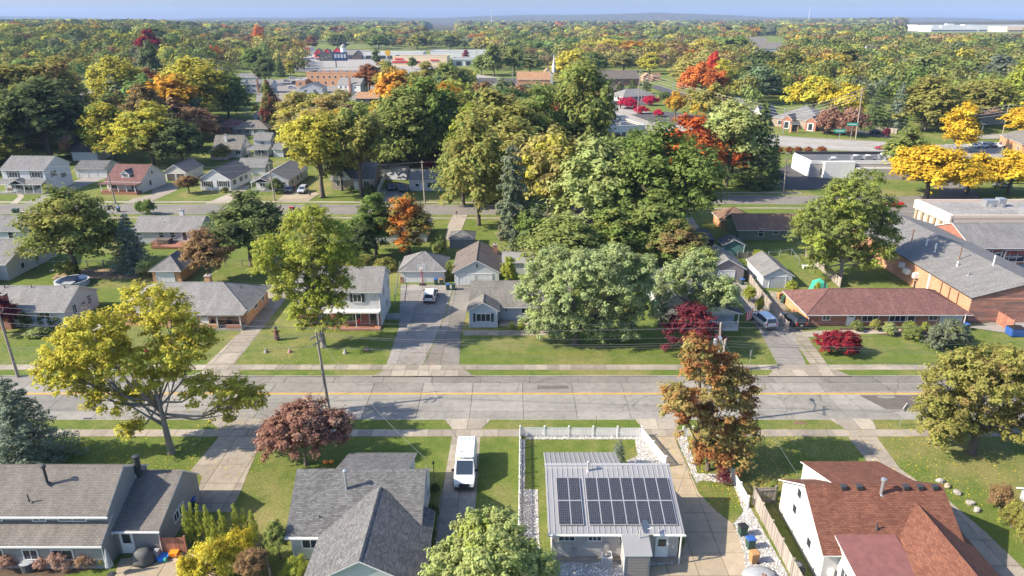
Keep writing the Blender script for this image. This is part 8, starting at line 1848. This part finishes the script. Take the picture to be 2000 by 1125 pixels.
# shrubs
hero('burning_bush', 'crimson burning bush on the brick ranch lawn', (43.87, 86.24), [(0, 1.7, 1.7, 1.4), (-1.5, 1.4, 1.3, 1.2), (1.6, 1.3, 1.2, 1.1), (-.8, 2.3, 1.2, .9), (.9, 2.2, 1.2, .9), (-2.2, 1.8, .8, .7), (2.0, .9, .8, .7)], 'crimson', 'wine', .35, .2, 1.6, .35, .1, .4, 'bark', 41, 30, 'shrub')
hero('viburnum', 'large grey-green bush at the right of the brick ranch lawn', (59.5, 88.16), [(0, 1.9, 1.9, 1.5), (-1.7, 1.5, 1.4, 1.3), (1.8, 1.4, 1.3, 1.2), (.4, 2.8, 1.4, .9), (-2.4, .9, .9, .8), (2.5, .9, .8, .7)], 'gray', 'olive', .3, .2, 1.7, .35, .1, .4, 'bark', 42, 30, 'shrub')
SH = [
 ('clipped_hedge', 'clipped square hedge in the back yard', (-77.55, 116.76, 2.45, 2.14), 'bush', 'mid', 'yg', .35, 1),
 ('twin_bush', 'rounded dark bush on the second street kerb, left of a pair', (-85.55, 159.34, 2.9, 1.41), 'bush', 'green', 'mid', .4, 1), ('twin_bush', 'rounded dark bush on the second street kerb, right of a pair', (-83.22, 158.42, 3.36, 1.64), 'bush', 'green', 'mid', .4, 1),
 ('yellow_shrub', 'bright yellow shrub above the bottom edge', (-23.6, 44.98, 3.56, 2.03), 'bush', 'lemon', 'yg', .5, 0), ('yellow_shrub', 'second bright yellow shrub right of the patio', (-22.39, 46.52, 3.26, 1.5), 'bush', 'lemon', 'yg', .5, 0), ('yellow_shrub', 'low yellow shrub at the patio corner', (-25.12, 44, 3.02, 1.2), 'bush', 'lemon', 'yg', .5, 0),
 ('pink_shrub', 'pinkish shrub under the grey house windows, left', (-41.2, 46.46, 1.47, 1.17), 'bush', 'pink', 'copper', .5, 0), ('pink_shrub', 'pinkish shrub under the grey house windows, second', (-38.26, 46.46, 1.36, 1), 'bush', 'pink', 'copper', .5, 0), ('pink_shrub', 'pinkish shrub under the grey house windows, third', (-36.51, 46.35, 1.67, 1.09), 'bush', 'pink', 'copper', .5, 0), ('pink_shrub', 'pinkish shrub under the grey house windows, fourth', (-34.81, 46.46, 1.57, 1), 'bush', 'pink', 'brown', .5, 0), ('corner_shrub', 'green shrub at the corner of the grey house', (-33.68, 46.7, 1.57, 0.67), 'bush', 'olive', 'yg', .4, 0),
 ('sumac', 'fern-leaved sapling at the left of the mint house', (-19.26, 47.29, 3.85, 1.09), 'round', 'mid', 'pale', .4, 0), ('low_shrub', 'low green shrub before the mint house wall', (-17.56, 45.37, 1.55, 1.15), 'bush', 'lime', 'olive', .4, 0), ('wall_ivy', 'dark shrub strip right of the mint house', (-7.04, 51.92, 1.94, 0.64), 'bush', 'dark', 'green', .4, 0), ('wall_ivy', 'dark shrub at the mint house wall below the lamp', (-7.27, 55.95, 1.15, 0.58), 'bush', 'dark', 'green', .4, 0), ('wall_ivy', 'dark shrub right of the mint house rear wing', (-6.91, 48.95, 1.88, 0.52), 'bush', 'dark', 'green', .4, 0),
 ('dwarf_spruce', 'dwarf blue spruce on the solar house lawn', (10.63, 60.3, 2.99, 0.82), 'column', 'spruce', 'dark', .4, 0), ('dry_brush', 'bare brown twiggy brush right of the yellow shrub', (-20.37, 44.54, 3.04, 1.21), 'vase', 'brown', 'tan', .4, 0),
 ('dark_shrub', 'dark shrub by the white fence right of the driveway', (20.4, 57.53, 1.76, 0.79), 'bush', 'wine', 'brown', .5, 0), ('box_shrub', 'bright green shrub at the white gable corner', (24.53, 55.71, 1.61, 0.53), 'bush', 'mid', 'lime', .4, 0), ('box_shrub', 'low yellow-green shrub left of the white gable', (23.41, 54.95, 1.03, 0.57), 'bush', 'yg', 'olive', .4, 0),
 ('dogwood', 'rounded maroon-brown bush at the right edge lawn', (44.81, 53.91, 2.36, 1.22), 'bush', 'brown', 'rust', .3, 0), ('yew', 'green bush below the maroon-brown bush, right edge', (44.13, 51.24, 2.73, 1.17), 'bush', 'olive', 'yg', .4, 0), ('yew', 'lowest green bush at the right edge', (43.76, 49.27, 2.94, 1.05), 'bush', 'olive', 'rust', .3, 0),
 ('hosta', 'leafy plant before the blue-grey cottage, left', (0, 93.81, 1.21, 0.52), 'bush', 'lime', 'olive', .4, 1), ('hosta', 'leafy plant before the blue-grey cottage, right', (1.33, 93.81, 1.37, 0.59), 'bush', 'lime', 'yg', .4, 1),
 ('front_shrub', 'clipped green shrub before the brick ranch, leftmost', (49.63, 93.63, 1.45, 1.03), 'bush', 'mid', 'pale', .4, 1), ('front_shrub', 'green shrub before the brick ranch, second', (52.37, 93.81, 1.69, 0.89), 'bush', 'olive', 'yg', .4, 1), ('front_shrub', 'pale shrub before the brick ranch, third', (53.58, 92.21, 1.75, 1.02), 'bush', 'pale', 'lime', .4, 1), ('front_shrub', 'green shrub before the brick ranch, fourth', (57.08, 92.92, 1.6, 1.32), 'bush', 'mid', 'lime', .4, 1), ('front_shrub', 'low shrub before the brick ranch, fifth', (56.13, 90.82, 1.57, 1.44), 'bush', 'mid', 'yg', .4, 1), ('front_shrub', 'green shrub before the brick ranch garage', (59.53, 93.63, 1.29, 0.74), 'bush', 'lime', 'mid', .4, 1),
 ('vine_shrub', 'bushy vine beside the minivan drive, upper', (37.58, 104.74, 2.61, 1.13), 'bush', 'lime', 'olive', .4, 1), ('vine_shrub', 'bushy vine beside the minivan drive, lower', (37.71, 100.12, 2.52, 0.7), 'bush', 'yg', 'tan', .4, 1), ('vegetable_bush', 'bush right of the white block garage', (46, 109.28, 1.8, 1.18), 'bush', 'lime', 'olive', .4, 1), ('vegetable_bush', 'tall plants beside the green tent', (49.67, 108.11, 2.05, 0.67), 'bush', 'lime', 'yg', .4, 1), ('vegetable_bush', 'leafy bush left of the teal shed fence', (46.34, 126.7, 1.51, 1.34), 'bush', 'lime', 'olive', .4, 1),
 ('hedge', 'dark hedge between the two white garages', (-10.74, 114.68, 3.34, 0.88), 'bush', 'mid', 'lime', .4, 1), ('hedge', 'olive hedge behind the hip garage, left', (-27.49, 120, 2.22, 2.74), 'bush', 'olive', 'mid', .4, 1), ('hedge', 'olive hedge behind the hip garage, right', (-22.73, 120, 2.12, 2.38), 'bush', 'olive', 'mid', .4, 1),
 ('cone_shrub', 'pointed shrub before the white ranch, left', (-68.7, 95.09, 2.11, 0.52), 'column', 'dark', 'mid', .4, 1), ('cone_shrub', 'pointed shrub before the white ranch, middle', (-67.35, 95.09, 2.11, 0.45), 'column', 'dark', 'mid', .4, 1), ('cone_shrub', 'wide pointed shrub before the white ranch, right', (-66.3, 95.46, 2.28, 1.05), 'column', 'dark', 'mid', .4, 1), ('crimson_maple', 'small crimson tree at the left edge before the white ranch', (-72.64, 92.92, 5.36, 2.47), 'round', 'wine', 'crimson', .4, 0), ('low_hosta', 'low pale plants before the white ranch', (-67.57, 91.86, 1.11, 1.6), 'bush', 'pale', 'mid', .4, 1), ('dark_yew', 'dark yew beside the brick chimney', (-70.4, 94.36, 2.42, 0.89), 'bush', 'dark', 'mid', .4, 1),
 ('porch_shrub', 'rounded shrub at the white two-storey porch, left', (-125.94, 181.11, 1.35, 0.8), 'bush', 'mid', 'lime', .4, 1), ('porch_shrub', 'rounded shrub at the white two-storey porch, right', (-124.21, 181.11, 1.35, 0.8), 'bush', 'mid', 'lime', .4, 1), ('mum_bush', 'brown mound before the white two-storey porch', (-130.3, 182.29, 1.35, 1.2), 'bush', 'brown', 'rust', .4, 1), ('yard_bush', 'green shrub beside the stone cape house step', (-42.1, 182.29, 1.35, 1.07), 'bush', 'mid', 'olive', .4, 1), ('yard_bush', 'dark shrub left of the white panel fence', (-36.08, 176.56, 2.89, 2.07), 'bush', 'dark', 'brown', .4, 1), ('yard_bush', 'dark plants before the white cottage', (-74.4, 181.11, 1.35, 1.33), 'bush', 'dark', 'wine', .4, 1),
 ('crimson_hedge', 'crimson bush on the main street, leftmost large', (58.06, 366.79, 5.01, 6.18), 'bush', 'magenta', 'crimson', .4, 1), ('crimson_hedge', 'crimson bush on the main street, second large', (72.17, 380.45, 4.67, 4.8), 'bush', 'magenta', 'crimson', .4, 1), ('crimson_hedge', 'crimson bush on the main street, lower middle', (61.5, 345.99, 3.33, 3.9), 'bush', 'magenta', 'crimson', .4, 1), ('crimson_hedge', 'crimson bush on the main street, lower right', (67.59, 334.56, 3.23, 2.83), 'bush', 'magenta', 'crimson', .4, 1),
 ('rust_hedge', 'rust red hedge mound above the white flat block, first', (89.46, 238.26, 2.05, 1.37), 'bush', 'rust', 'wine', .4, 1), ('rust_hedge', 'rust red hedge mound above the white flat block, second', (92.55, 238.26, 2.21, 1.54), 'bush', 'rust', 'wine', .4, 1), ('rust_hedge', 'rust red hedge mound above the white flat block, third', (96, 239.23, 2.05, 1.55), 'bush', 'rust', 'wine', .4, 1), ('rust_hedge', 'rust red hedge mound above the white flat block, fourth', (99.44, 239.23, 2.05, 1.55), 'bush', 'rust', 'wine', .4, 1), ('rust_hedge', 'rust red hedge mound above the white flat block, last', (103.91, 239.23, 2.05, 1.89), 'bush', 'rust', 'orange', .4, 1), ('round_wine_bush', 'round dark red bush in the office car park', (142.52, 273.61, 3.46, 1.75), 'bush', 'wine', 'crimson', .3, 1),
 ('island_shrub', 'olive shrub mound in the far right car park', (161.68, 232.57, 2.33, 2.34), 'bush', 'olive', 'rust', .4, 1), ('corner_shrub', 'dark hedge before the grey diner', (83.15, 395.13, 5.37, 4.42), 'bush', 'dark', 'green', .4, 1), ('evergreen_row', 'dark evergreen behind the crimson bushes, left', (63.71, 434.01, 7.6, 3.02), 'column', 'dark', 'spruce', .4, 1), ('evergreen_row', 'dark evergreen behind the crimson bushes, middle', (73.28, 446.51, 7.8, 3.42), 'column', 'dark', 'green', .4, 1), ('evergreen_row', 'dark evergreen behind the crimson bushes, right', (81.7, 446.51, 7.8, 3.73), 'column', 'dark', 'spruce', .4, 1),
]
for nm, lab, q, sh, c, ac, s_, lod in SH: tree(nm, lab, 'shrub', q, sh, c, ac, s_, lod)
w_ = ['first', 'second', 'third', 'fourth', 'fifth', 'sixth', 'seventh', 'eighth', 'last']
for i, q in enumerate(((-27.48, 49.01, 4.03, 0.48), (-27.01, 49.14, 4.13, 0.48), (-26.4, 49.14, 4.03, 0.48), (-25.6, 48.89, 4.12, 0.47), (-25.02, 48.64, 3.28, 0.39), (-24.33, 48.76, 3.7, 0.52), (-23.42, 49.27, 3.93, 0.48), (-22.76, 49.4, 3.31, 0.48), (-22.06, 49.27, 3.3, 0.52))):
    tree('arborvitae', '%s green column arborvitae from the left in the row beside the grey garage' % w_[i], 'shrub', q, 'column', 'lime', 'mid', .4, 0, 'arborvitae row')

# ---------------------------------------------------------------- the wooded distance
# open ground: (slope of the sight line over its near edge, left and right bearing x/y, far distance)
CLEAR = [(0.2349, -0.719, -0.605, 242), (0.209, -0.601, -0.56, 281), (0.2386, -0.583, -0.492, 224), (0.22, -0.491, -0.429, 235), (0.2349, -0.442, -0.37, 227), (0.209, -0.383, -0.331, 240), (0.182, -0.415, -0.319, 295), (0.1493, -0.4, -0.33, 338), (0.109, -0.377, -0.32, 650), (0.0541, -0.274, -0.204, 1316), (0.0607, -0.271, -0.192, 816), (0.0833, -0.275, -0.213, 643), (0.0927, -0.318, -0.259, 579), (0.1008, -0.238, -0.2, 601), (0.109, -0.215, -0.177, 453), (0.0514, -0.181, -0.156, 1132), (0.062, -0.157, -0.041, 1094), (0.0659, -0.145, -0.129, 777), (0.0833, -0.044, 0.003, 579), (0.0846, 0.003, 0.058, 664), (0.086, 0.11, 0.173, 678), (0.0806, 0.167, 0.201, 624), (0.0968, 0.118, 0.149, 521), (0.1422, 0.13, 0.212, 481), (0.1535, 0.131, 0.311, 388), (0.1104, 0.181, 0.291, 530), (0.1777, 0.346, 0.534, 388), (0.2141, 0.38, 0.551, 250), (0.1436, 0.62, 0.683, 346), (0.1951, 0.591, 0.713, 292), (0.0171, 0.518, 0.682, 9000), (0.0127, -0.113, -0.071, 8307), (0.0403, 0.326, 0.357, 1736), (0.1063, -0.593, -0.568, 489)]
RS = np.random.default_rng(42)


def ss(v, a, b): t = max(0., min(1., (v - a) / (b - a))); return t * t * (3 - 2 * t)


def rise(x, y):
    """the land lifts gently left and right of the shallow valley with the stores"""
    return ss(y, 430, 880) * (16 * ss(-x / y, .33, .5) + 4 * ss(x / y, .2, .45)) * (1 - ss(y, 2000, 3200)) + ss(y, 900, 1900) * 4 * (1 - ss(y, 2000, 3200))


mb = MB(); nx, ny = 96, 34
for j in range(ny + 1):
    for i in range(nx + 1):
        y = 425 + 2900 * (j / ny) ** 1.5; x = (i / nx - .5) * 1.72 * y; mb.v.append((x, y, rise(x, y) - (.3 if rise(x, y) < .4 else 0)))
for j in range(ny):
    for i in range(nx): a = j * (nx + 1) + i; mb.f.append((a, a + 1, a + nx + 2, a + nx + 1)); mb.m.append(0)
tag(mb.build('terrain', M['grass'], uv=False, smooth=True), kind='structure')
for o in col.objects:
    if o.parent is None and o.location.y > 430 and o.get('category'): o.location.z += rise(o.location.x, o.location.y)


def headroom(x, y, r):
    """tallest tree that leaves the open places beyond it in view"""
    m = 99.
    for k, u0, u1, yb in CLEAR:
        if y < yb and y > 0 and u0 - r * .75 / y < x / y < u1 + r * .75 / y: m = min(m, 42 - k * y - rise(x, y))
    return m


def is_clear(x, y, r): return headroom(x, y, r) < 4


mlx = [(p[0], p[1]) for p in ml]
bpy.context.view_layer.update()
HB_ = []
for o in col.objects:
    if o.get('category') in ('house', 'garage', 'shop', 'office', 'church', 'shed') and o.location.y > 175:
        q = [c.matrix_world @ Vector(v) for c in o.children if c.type == 'MESH' for v in c.bound_box]
        HB_.append((min(v.x for v in q) - 3, max(v.x for v in q) + 3, min(v.y for v in q) - 5, max(v.y for v in q) + 2))
occupied = [(o.location.x, o.location.y, o.scale.x * 3.9) for o in col.objects if o.get('category') == 'tree' and o.location.y > 180]
cand = []
for y0, y1, sp, hr, rr in ((205, 450, 11.5, (11, 21), (5.0, 9.5)), (450, 800, 17, (13, 22), (7, 12.5)), (800, 1650, 31, (13, 23), (11, 20))):
    y = y0
    while y < y1:
        hw = y * .76 + 30; x = -hw
        while x < hw:
            px, py = x + RS.uniform(-.42, .42) * sp, y + RS.uniform(-.42, .42) * sp; x += sp
            h_, r_ = RS.uniform(*hr), RS.uniform(*rr)
            hm = headroom(px, py, r_)
            if hm < 4: continue
            if hm < h_: h_ = hm; r_ = min(r_, max(3, hm * .55))
            if y < 480 and any(a0 < px < a1 and b0 < py < b1 for a0, a1, b0, b1 in HB_): continue
            if y < 700 and min((px - q[0]) ** 2 + (py - q[1]) ** 2 for q in mlx) < 14 ** 2: continue
            if y < 500 and any((px - a) ** 2 + (py - b) ** 2 < (c_ * .55 + r_ * .5) ** 2 for a, b, c_ in occupied): continue
            cand.append((px, py, h_, r_))
        y += sp
cand.sort(key=lambda t: -t[3] / math.hypot(t[0], t[1]))
NAMES = dict(dark='dark green', green='green', mid='mid green', olive='olive', khaki='khaki', yg='yellow-green', lime='bright green', gold='gold', orange='orange', rust='rust', redor='flame red', brown='brown', gray='grey-green', tan='tan', wine='dark red')
PAL = ['dark'] * 4 + ['green'] * 6 + ['mid'] * 7 + ['olive'] * 7 + ['khaki'] * 5 + ['yg'] * 4 + ['lime'] * 2 + ['gold', 'orange', 'rust', 'brown', 'brown', 'gray', 'gray', 'tan', 'tan']


def stand(x, y): return math.sin(x / 61 + 1.3 * math.sin(y / 140)) + math.sin(y / 97 + x / 150) + .6 * math.sin((x - y) / 37)


WARM = ['khaki', 'olive', 'tan', 'rust', 'orange', 'gold', 'yg', 'brown', 'khaki', 'olive', 'olive', 'khaki']
COOL = ['dark', 'green', 'mid', 'mid', 'olive', 'green', 'gray', 'dark', 'mid', 'dark', 'yg']


def pick(x, y):
    w = stand(x, y); q = RS.random()
    p = WARM if w > (.9 if x > .1 * y else 1.4) and q < .75 else COOL if w < -.2 and q < .8 else PAL
    return p[int(RS.integers(len(p)))]


NIND = 205
LAND = ['at the left edge', 'above the white two-storey house', 'above the long garage row', 'above the red-roofed bungalow', 'above the white cottage', 'left of the brick block', 'near the farm shop', 'before the red-banded store', 'near the church car park', 'behind the church', 'behind the crimson bushes', 'behind the orange oak', 'behind the brick office', 'right of the tall leaning pole', 'behind the far right car park']
for x, y, h_, r_ in cand[:NIND]:
    k = pick(x, y); k2 = pick(x, y); u = x / y
    zone = LAND[min(len(LAND) - 1, max(0, int((u + .75) / .1)))]
    dist = ('low ' if h_ < 9 else 'tall ' if h_ > 16 else '') + ('narrow ' if r_ < 5.5 else 'wide ' if r_ > 8 else '')
    sh = ['round', 'broad', 'oval', 'broad', 'vase', 'spruce' if k in ('dark', 'gray') else 'round'][int(RS.integers(6))]
    lab = '%s%s %s %s %s' % (dist, NAMES[k], {'spruce': 'conifer', 'oval': 'upright tree', 'vase': 'fan-shaped tree'}.get(sh, 'rounded tree'), 'in the nearer woods' if y < 300 else 'in the middle woods' if y < 420 else 'in the farther woods', zone)
    t = tree('woodland_tree', lab, 'tree', (x, y, h_, r_), sh, tuple(c * RS.uniform(.85, 1.15) for c in COL[k]), k2, .3, 2 if y > 260 else 1, lab); t.location.z = rise(x, y)

# the rest of the woods, one mass
P_, N_, S_, V_, T_ = [], [], [], [], []
for x, y, h_, r_ in cand[NIND:]:
    k = pick(x, y); n = int((8.4 if y < 450 else 4.0 if y < 800 else 1.5) * r_ * (r_ + h_ * .5) / 4) + 20
    nl = 3 if y < 800 else 2
    lob = [(RS.normal() * r_ * .3, RS.normal() * r_ * .3, h_ * RS.uniform(.45, .72), r_ * .72, r_ * .72, h_ * .3) for _ in range(nl)] + [(0, 0, h_ * .36, r_ * .8, r_ * .8, h_ * .3)]
    L_ = np.array(lob); li = RS.integers(0, len(lob), n); d = unit(RS, n); d[:, 2] = np.where(d[:, 2] < -.3, -d[:, 2], d[:, 2])
    q = (.6 + .4 * RS.random(n)).reshape(-1, 1) * (1 + .16 * np.sin(d[:, :1] * 7 + d[:, 2:] * 6 + x))
    P_.append(L_[li, :3] + d * L_[li, 3:] * q + np.array([x, y, rise(x, y)])); N_.append(d + np.array([0, 0, .12]) + RS.normal(size=(n, 3)) * .28)
    S_.append(np.full(n, (1.7 if y < 450 else 2.5 if y < 800 else 4.2)) * RS.uniform(.6, 1.3, n)); V_.append(np.clip(RS.random(n) * .3 + RS.random() * .7, 0, 1))
    c1 = np.array(COL[k]) * RS.uniform(.8, 1.15); c2 = np.array(COL[pick(x, y)])
    m_ = (np.sin(d[:, 0] * 3 + x) + d[:, 2] + RS.normal(size=n) * .3 > 1.0).reshape(-1, 1) * .35
    T_.append((c1 * (1 - m_) + c2 * m_) * .76)
me = leaf_mesh('distant_woods', np.concatenate(P_), np.concatenate(N_), np.concatenate(S_), np.concatenate(V_), M['leaf_far'], np.concatenate(T_), .75, RS)
tag(inst('distant_woods', me), 'mixed autumn woods of countless trees filling the distance', 'woods', kind='stuff')
# far canopy beyond 1.6 km, low lumps, and the hills
def hill_h(x, y):
    b = max(0, min(1, (y - 2500) / 3500))
    r = math.exp(-((x - 3300) / 1600) ** 2) * math.exp(-((y - 4300) / 900) ** 2) * 34
    far = max(0, min(1, (y - 6500) / 2500)) * (58 + 22 * math.sin(x / 1700 + 1.0) + 12 * math.sin(x / 620) + 6 * math.sin(x / 270 + 2))
    far2 = math.exp(-((y - 8200) / 500) ** 2) * math.exp(-((x - 1900) / 1100) ** 2) * 40
    return max(0, b * 3 + r + far + far2)


def lumps(y0, y1, sp, r_, h_):
    V, N2, S2, W, T2 = [], [], [], [], []
    xs, ys = [], []
    y = y0
    while y < y1:
        w = y * .78; n = int(2 * w / sp)
        xs.append(np.linspace(-w, w, n) + RS.uniform(-.5, .5, n) * sp); ys.append(y + RS.uniform(-.5, .5, n) * sp); y += sp
    xs, ys = np.concatenate(xs), np.concatenate(ys); k = 9
    keep = np.array([headroom(a, b, 8) > 20 for a, b in zip(xs, ys)]); xs, ys = xs[keep], ys[keep]; n = len(xs)
    zz = np.array([hill_h(a, b) + rise(a, b) for a, b in zip(xs, ys)])
    d = unit(RS, n * k); d[:, 2] = np.abs(d[:, 2])
    c = np.repeat(np.c_[xs, ys, zz + h_ * .45 * RS.uniform(.7, 1.2, n)], k, axis=0)
    cols = np.array([np.array(COL[pick(a, b)]) for a, b in zip(xs, ys)]) * RS.uniform(.45, .75, (n, 1))
    return c + d * np.array([r_ * .8, r_ * .8, h_ * .55]), d + np.array([0, -.1, .1]), np.full(n * k, r_ * 1.15) * RS.uniform(.7, 1.25, n * k), np.repeat(RS.random(n), k), np.repeat(cols, k, axis=0)


parts = [lumps(1650, 3000, 30, 17, 19), lumps(3000, 6200, 66, 36, 20)]
me = leaf_mesh('far_canopy', *[np.concatenate([p[i] for p in parts]) for i in (0, 1, 2, 3)], M['leaf_far'], np.concatenate([p[4] for p in parts]), .9, RS)
tag(inst('far_canopy', me), 'far tree canopy fading into blue haze below the horizon', 'woods', kind='stuff')
mb = MB(); nx, ny = 150, 44
for j in range(ny + 1):
    for i in range(nx + 1):
        y = 2500 + 9000 * (j / ny) ** 1.3; x = (i / nx - .5) * 1.75 * y
        mb.v.append((x, y, hill_h(x, y) - (.5 if hill_h(x, y) < .6 else 0) + (RS.uniform(0, 9) if y > 5800 else 0)))
for j in range(ny):
    for i in range(nx):
        a = j * (nx + 1) + i; mb.f.append((a, a + 1, a + nx + 2, a + nx + 1)); mb.m.append(0)
def woodfloor():
    m, nt, bs = newmat('wooded_hills'); v = coords(nt, 'World')
    f = noise(nt, v, .012, 6, .75); f2 = noise(nt, v, .003, 3)
    k = mixc(nt, ramp(nt, f, [(.35, 0.0), (.65, 1.0)]), (.03, .045, .016), (.10, .085, .03)); k = mixc(nt, ramp(nt, f2, [(.5, 0.0), (.7, .5)]), k, (.14, .07, .025))
    nt.links.new(k, bs.inputs['Base Color']); bs.inputs['Roughness'].default_value = 1; bs.inputs['Specular IOR Level'].default_value = 0
    return m
tag(mb.build('hills', woodfloor()), kind='structure')

# fallen leaves on lawns and gravel near the turning trees
P_, N_, S_, V_, T_ = [], [], [], [], []
for x, y, r, n, k in ((*(-35.25, 62.73), 11, 900, 'yellow'), (*(19.42, 60.3), 8, 1300, 'gold'), (*(25.9, 60.92), 8, 900, 'yellow'), (*(41.67, 61.36), 9, 700, 'yellow'), (*(44.32, 56.33), 9, 700, 'tan'), (*(-25.82, 88.16), 10, 700, 'khaki'), (*(8.64, 89.14), 10, 900, 'tan'), (*(-11.33, 84.7), 3, 260, 'rust'), (*(-20.75, 60.65), 6, 300, 'copper'), (*(23.76, 86.24), 5, 300, 'crimson'), (*(-19.5, 125.19), 7, 500, 'orange'), (*(21.17, 57.13), 3.5, 500, 'tan')):
    a = RS.random(n) * 2 * PI; q = r * np.sqrt(RS.random(n))
    P_.append(np.c_[x + q * np.cos(a), y + q * np.sin(a) * .8, np.full(n, .045)]); N_.append(np.c_[RS.normal(size=(n, 2)) * .25, np.ones(n)]); S_.append(RS.uniform(.07, .17, n)); V_.append(RS.random(n)); T_.append(np.tile(np.array(COL[k]) * 1.1, (n, 1)))
me = leaf_mesh('fallen_leaves', *map(np.concatenate, (P_, N_, S_, V_)), M['leaf_far'], np.concatenate(T_), .7, RS)
tag(inst('fallen_leaves', me), 'fallen yellow and brown leaves scattered over lawns and gravel', 'leaves', kind='stuff')
# stones of the white gravel beds
P_ = []
def in_poly(x, y, ps):
    c = False
    for i in range(len(ps)):
        a, b = ps[i - 1], ps[i]
        if (a[1] > y) != (b[1] > y) and x < (b[0] - a[0]) * (y - a[1]) / (b[1] - a[1]) + a[0]: c = not c
    return c
for o in [o for o in col.objects if o.name.startswith('gravel_bed')]:
    ps = [(v.co.x, v.co.y) for v in o.data.vertices]; xs = [p[0] for p in ps]; ys = [p[1] for p in ps]
    for _ in range(int((max(xs) - min(xs)) * (max(ys) - min(ys)) * 16)):
        x, y = RS.uniform(min(xs), max(xs)), RS.uniform(min(ys), max(ys))
        if in_poly(x, y, ps): P_.append((x, y))
mb = MB()
for x, y in P_:
    s = RS.uniform(.05, .12); z = .02; b = len(mb.v); a0 = RS.random() * 6
    for i in range(4): mb.v.append((x + s * math.cos(a0 + i * 1.57), y + s * .8 * math.sin(a0 + i * 1.57), z))
    mb.v.append((x + s * .2, y, z + s * .8))
    for i in range(4): mb.f.append((b + i, b + (i + 1) % 4, b + 4)); mb.m.append(0)
tag(mb.build('gravel_stones', M['pebble'], uv=False), 'loose white landscaping stones in the beds around the solar house', 'gravel', kind='stuff')

# the air
hz = MB().box(-11500, -250, -1.5, 11500, 11800, 195)
m = bpy.data.materials.new('haze'); m.use_nodes = True; nt = m.node_tree; nt.nodes.clear()
out = nt.nodes.new('ShaderNodeOutputMaterial'); pv = nt.nodes.new('ShaderNodeVolumePrincipled')
pv.inputs['Color'].default_value = (.46, .63, 1.0, 1); pv.inputs['Density'].default_value = 6.5e-5; pv.inputs['Anisotropy'].default_value = 0.0
nt.links.new(pv.outputs[0], out.inputs['Volume'])
tag(hz.build('haze', m, uv=False), 'pale blue haze over the far woods and hills', 'haze', kind='stuff')
sc.cycles.volume_bounces = 0
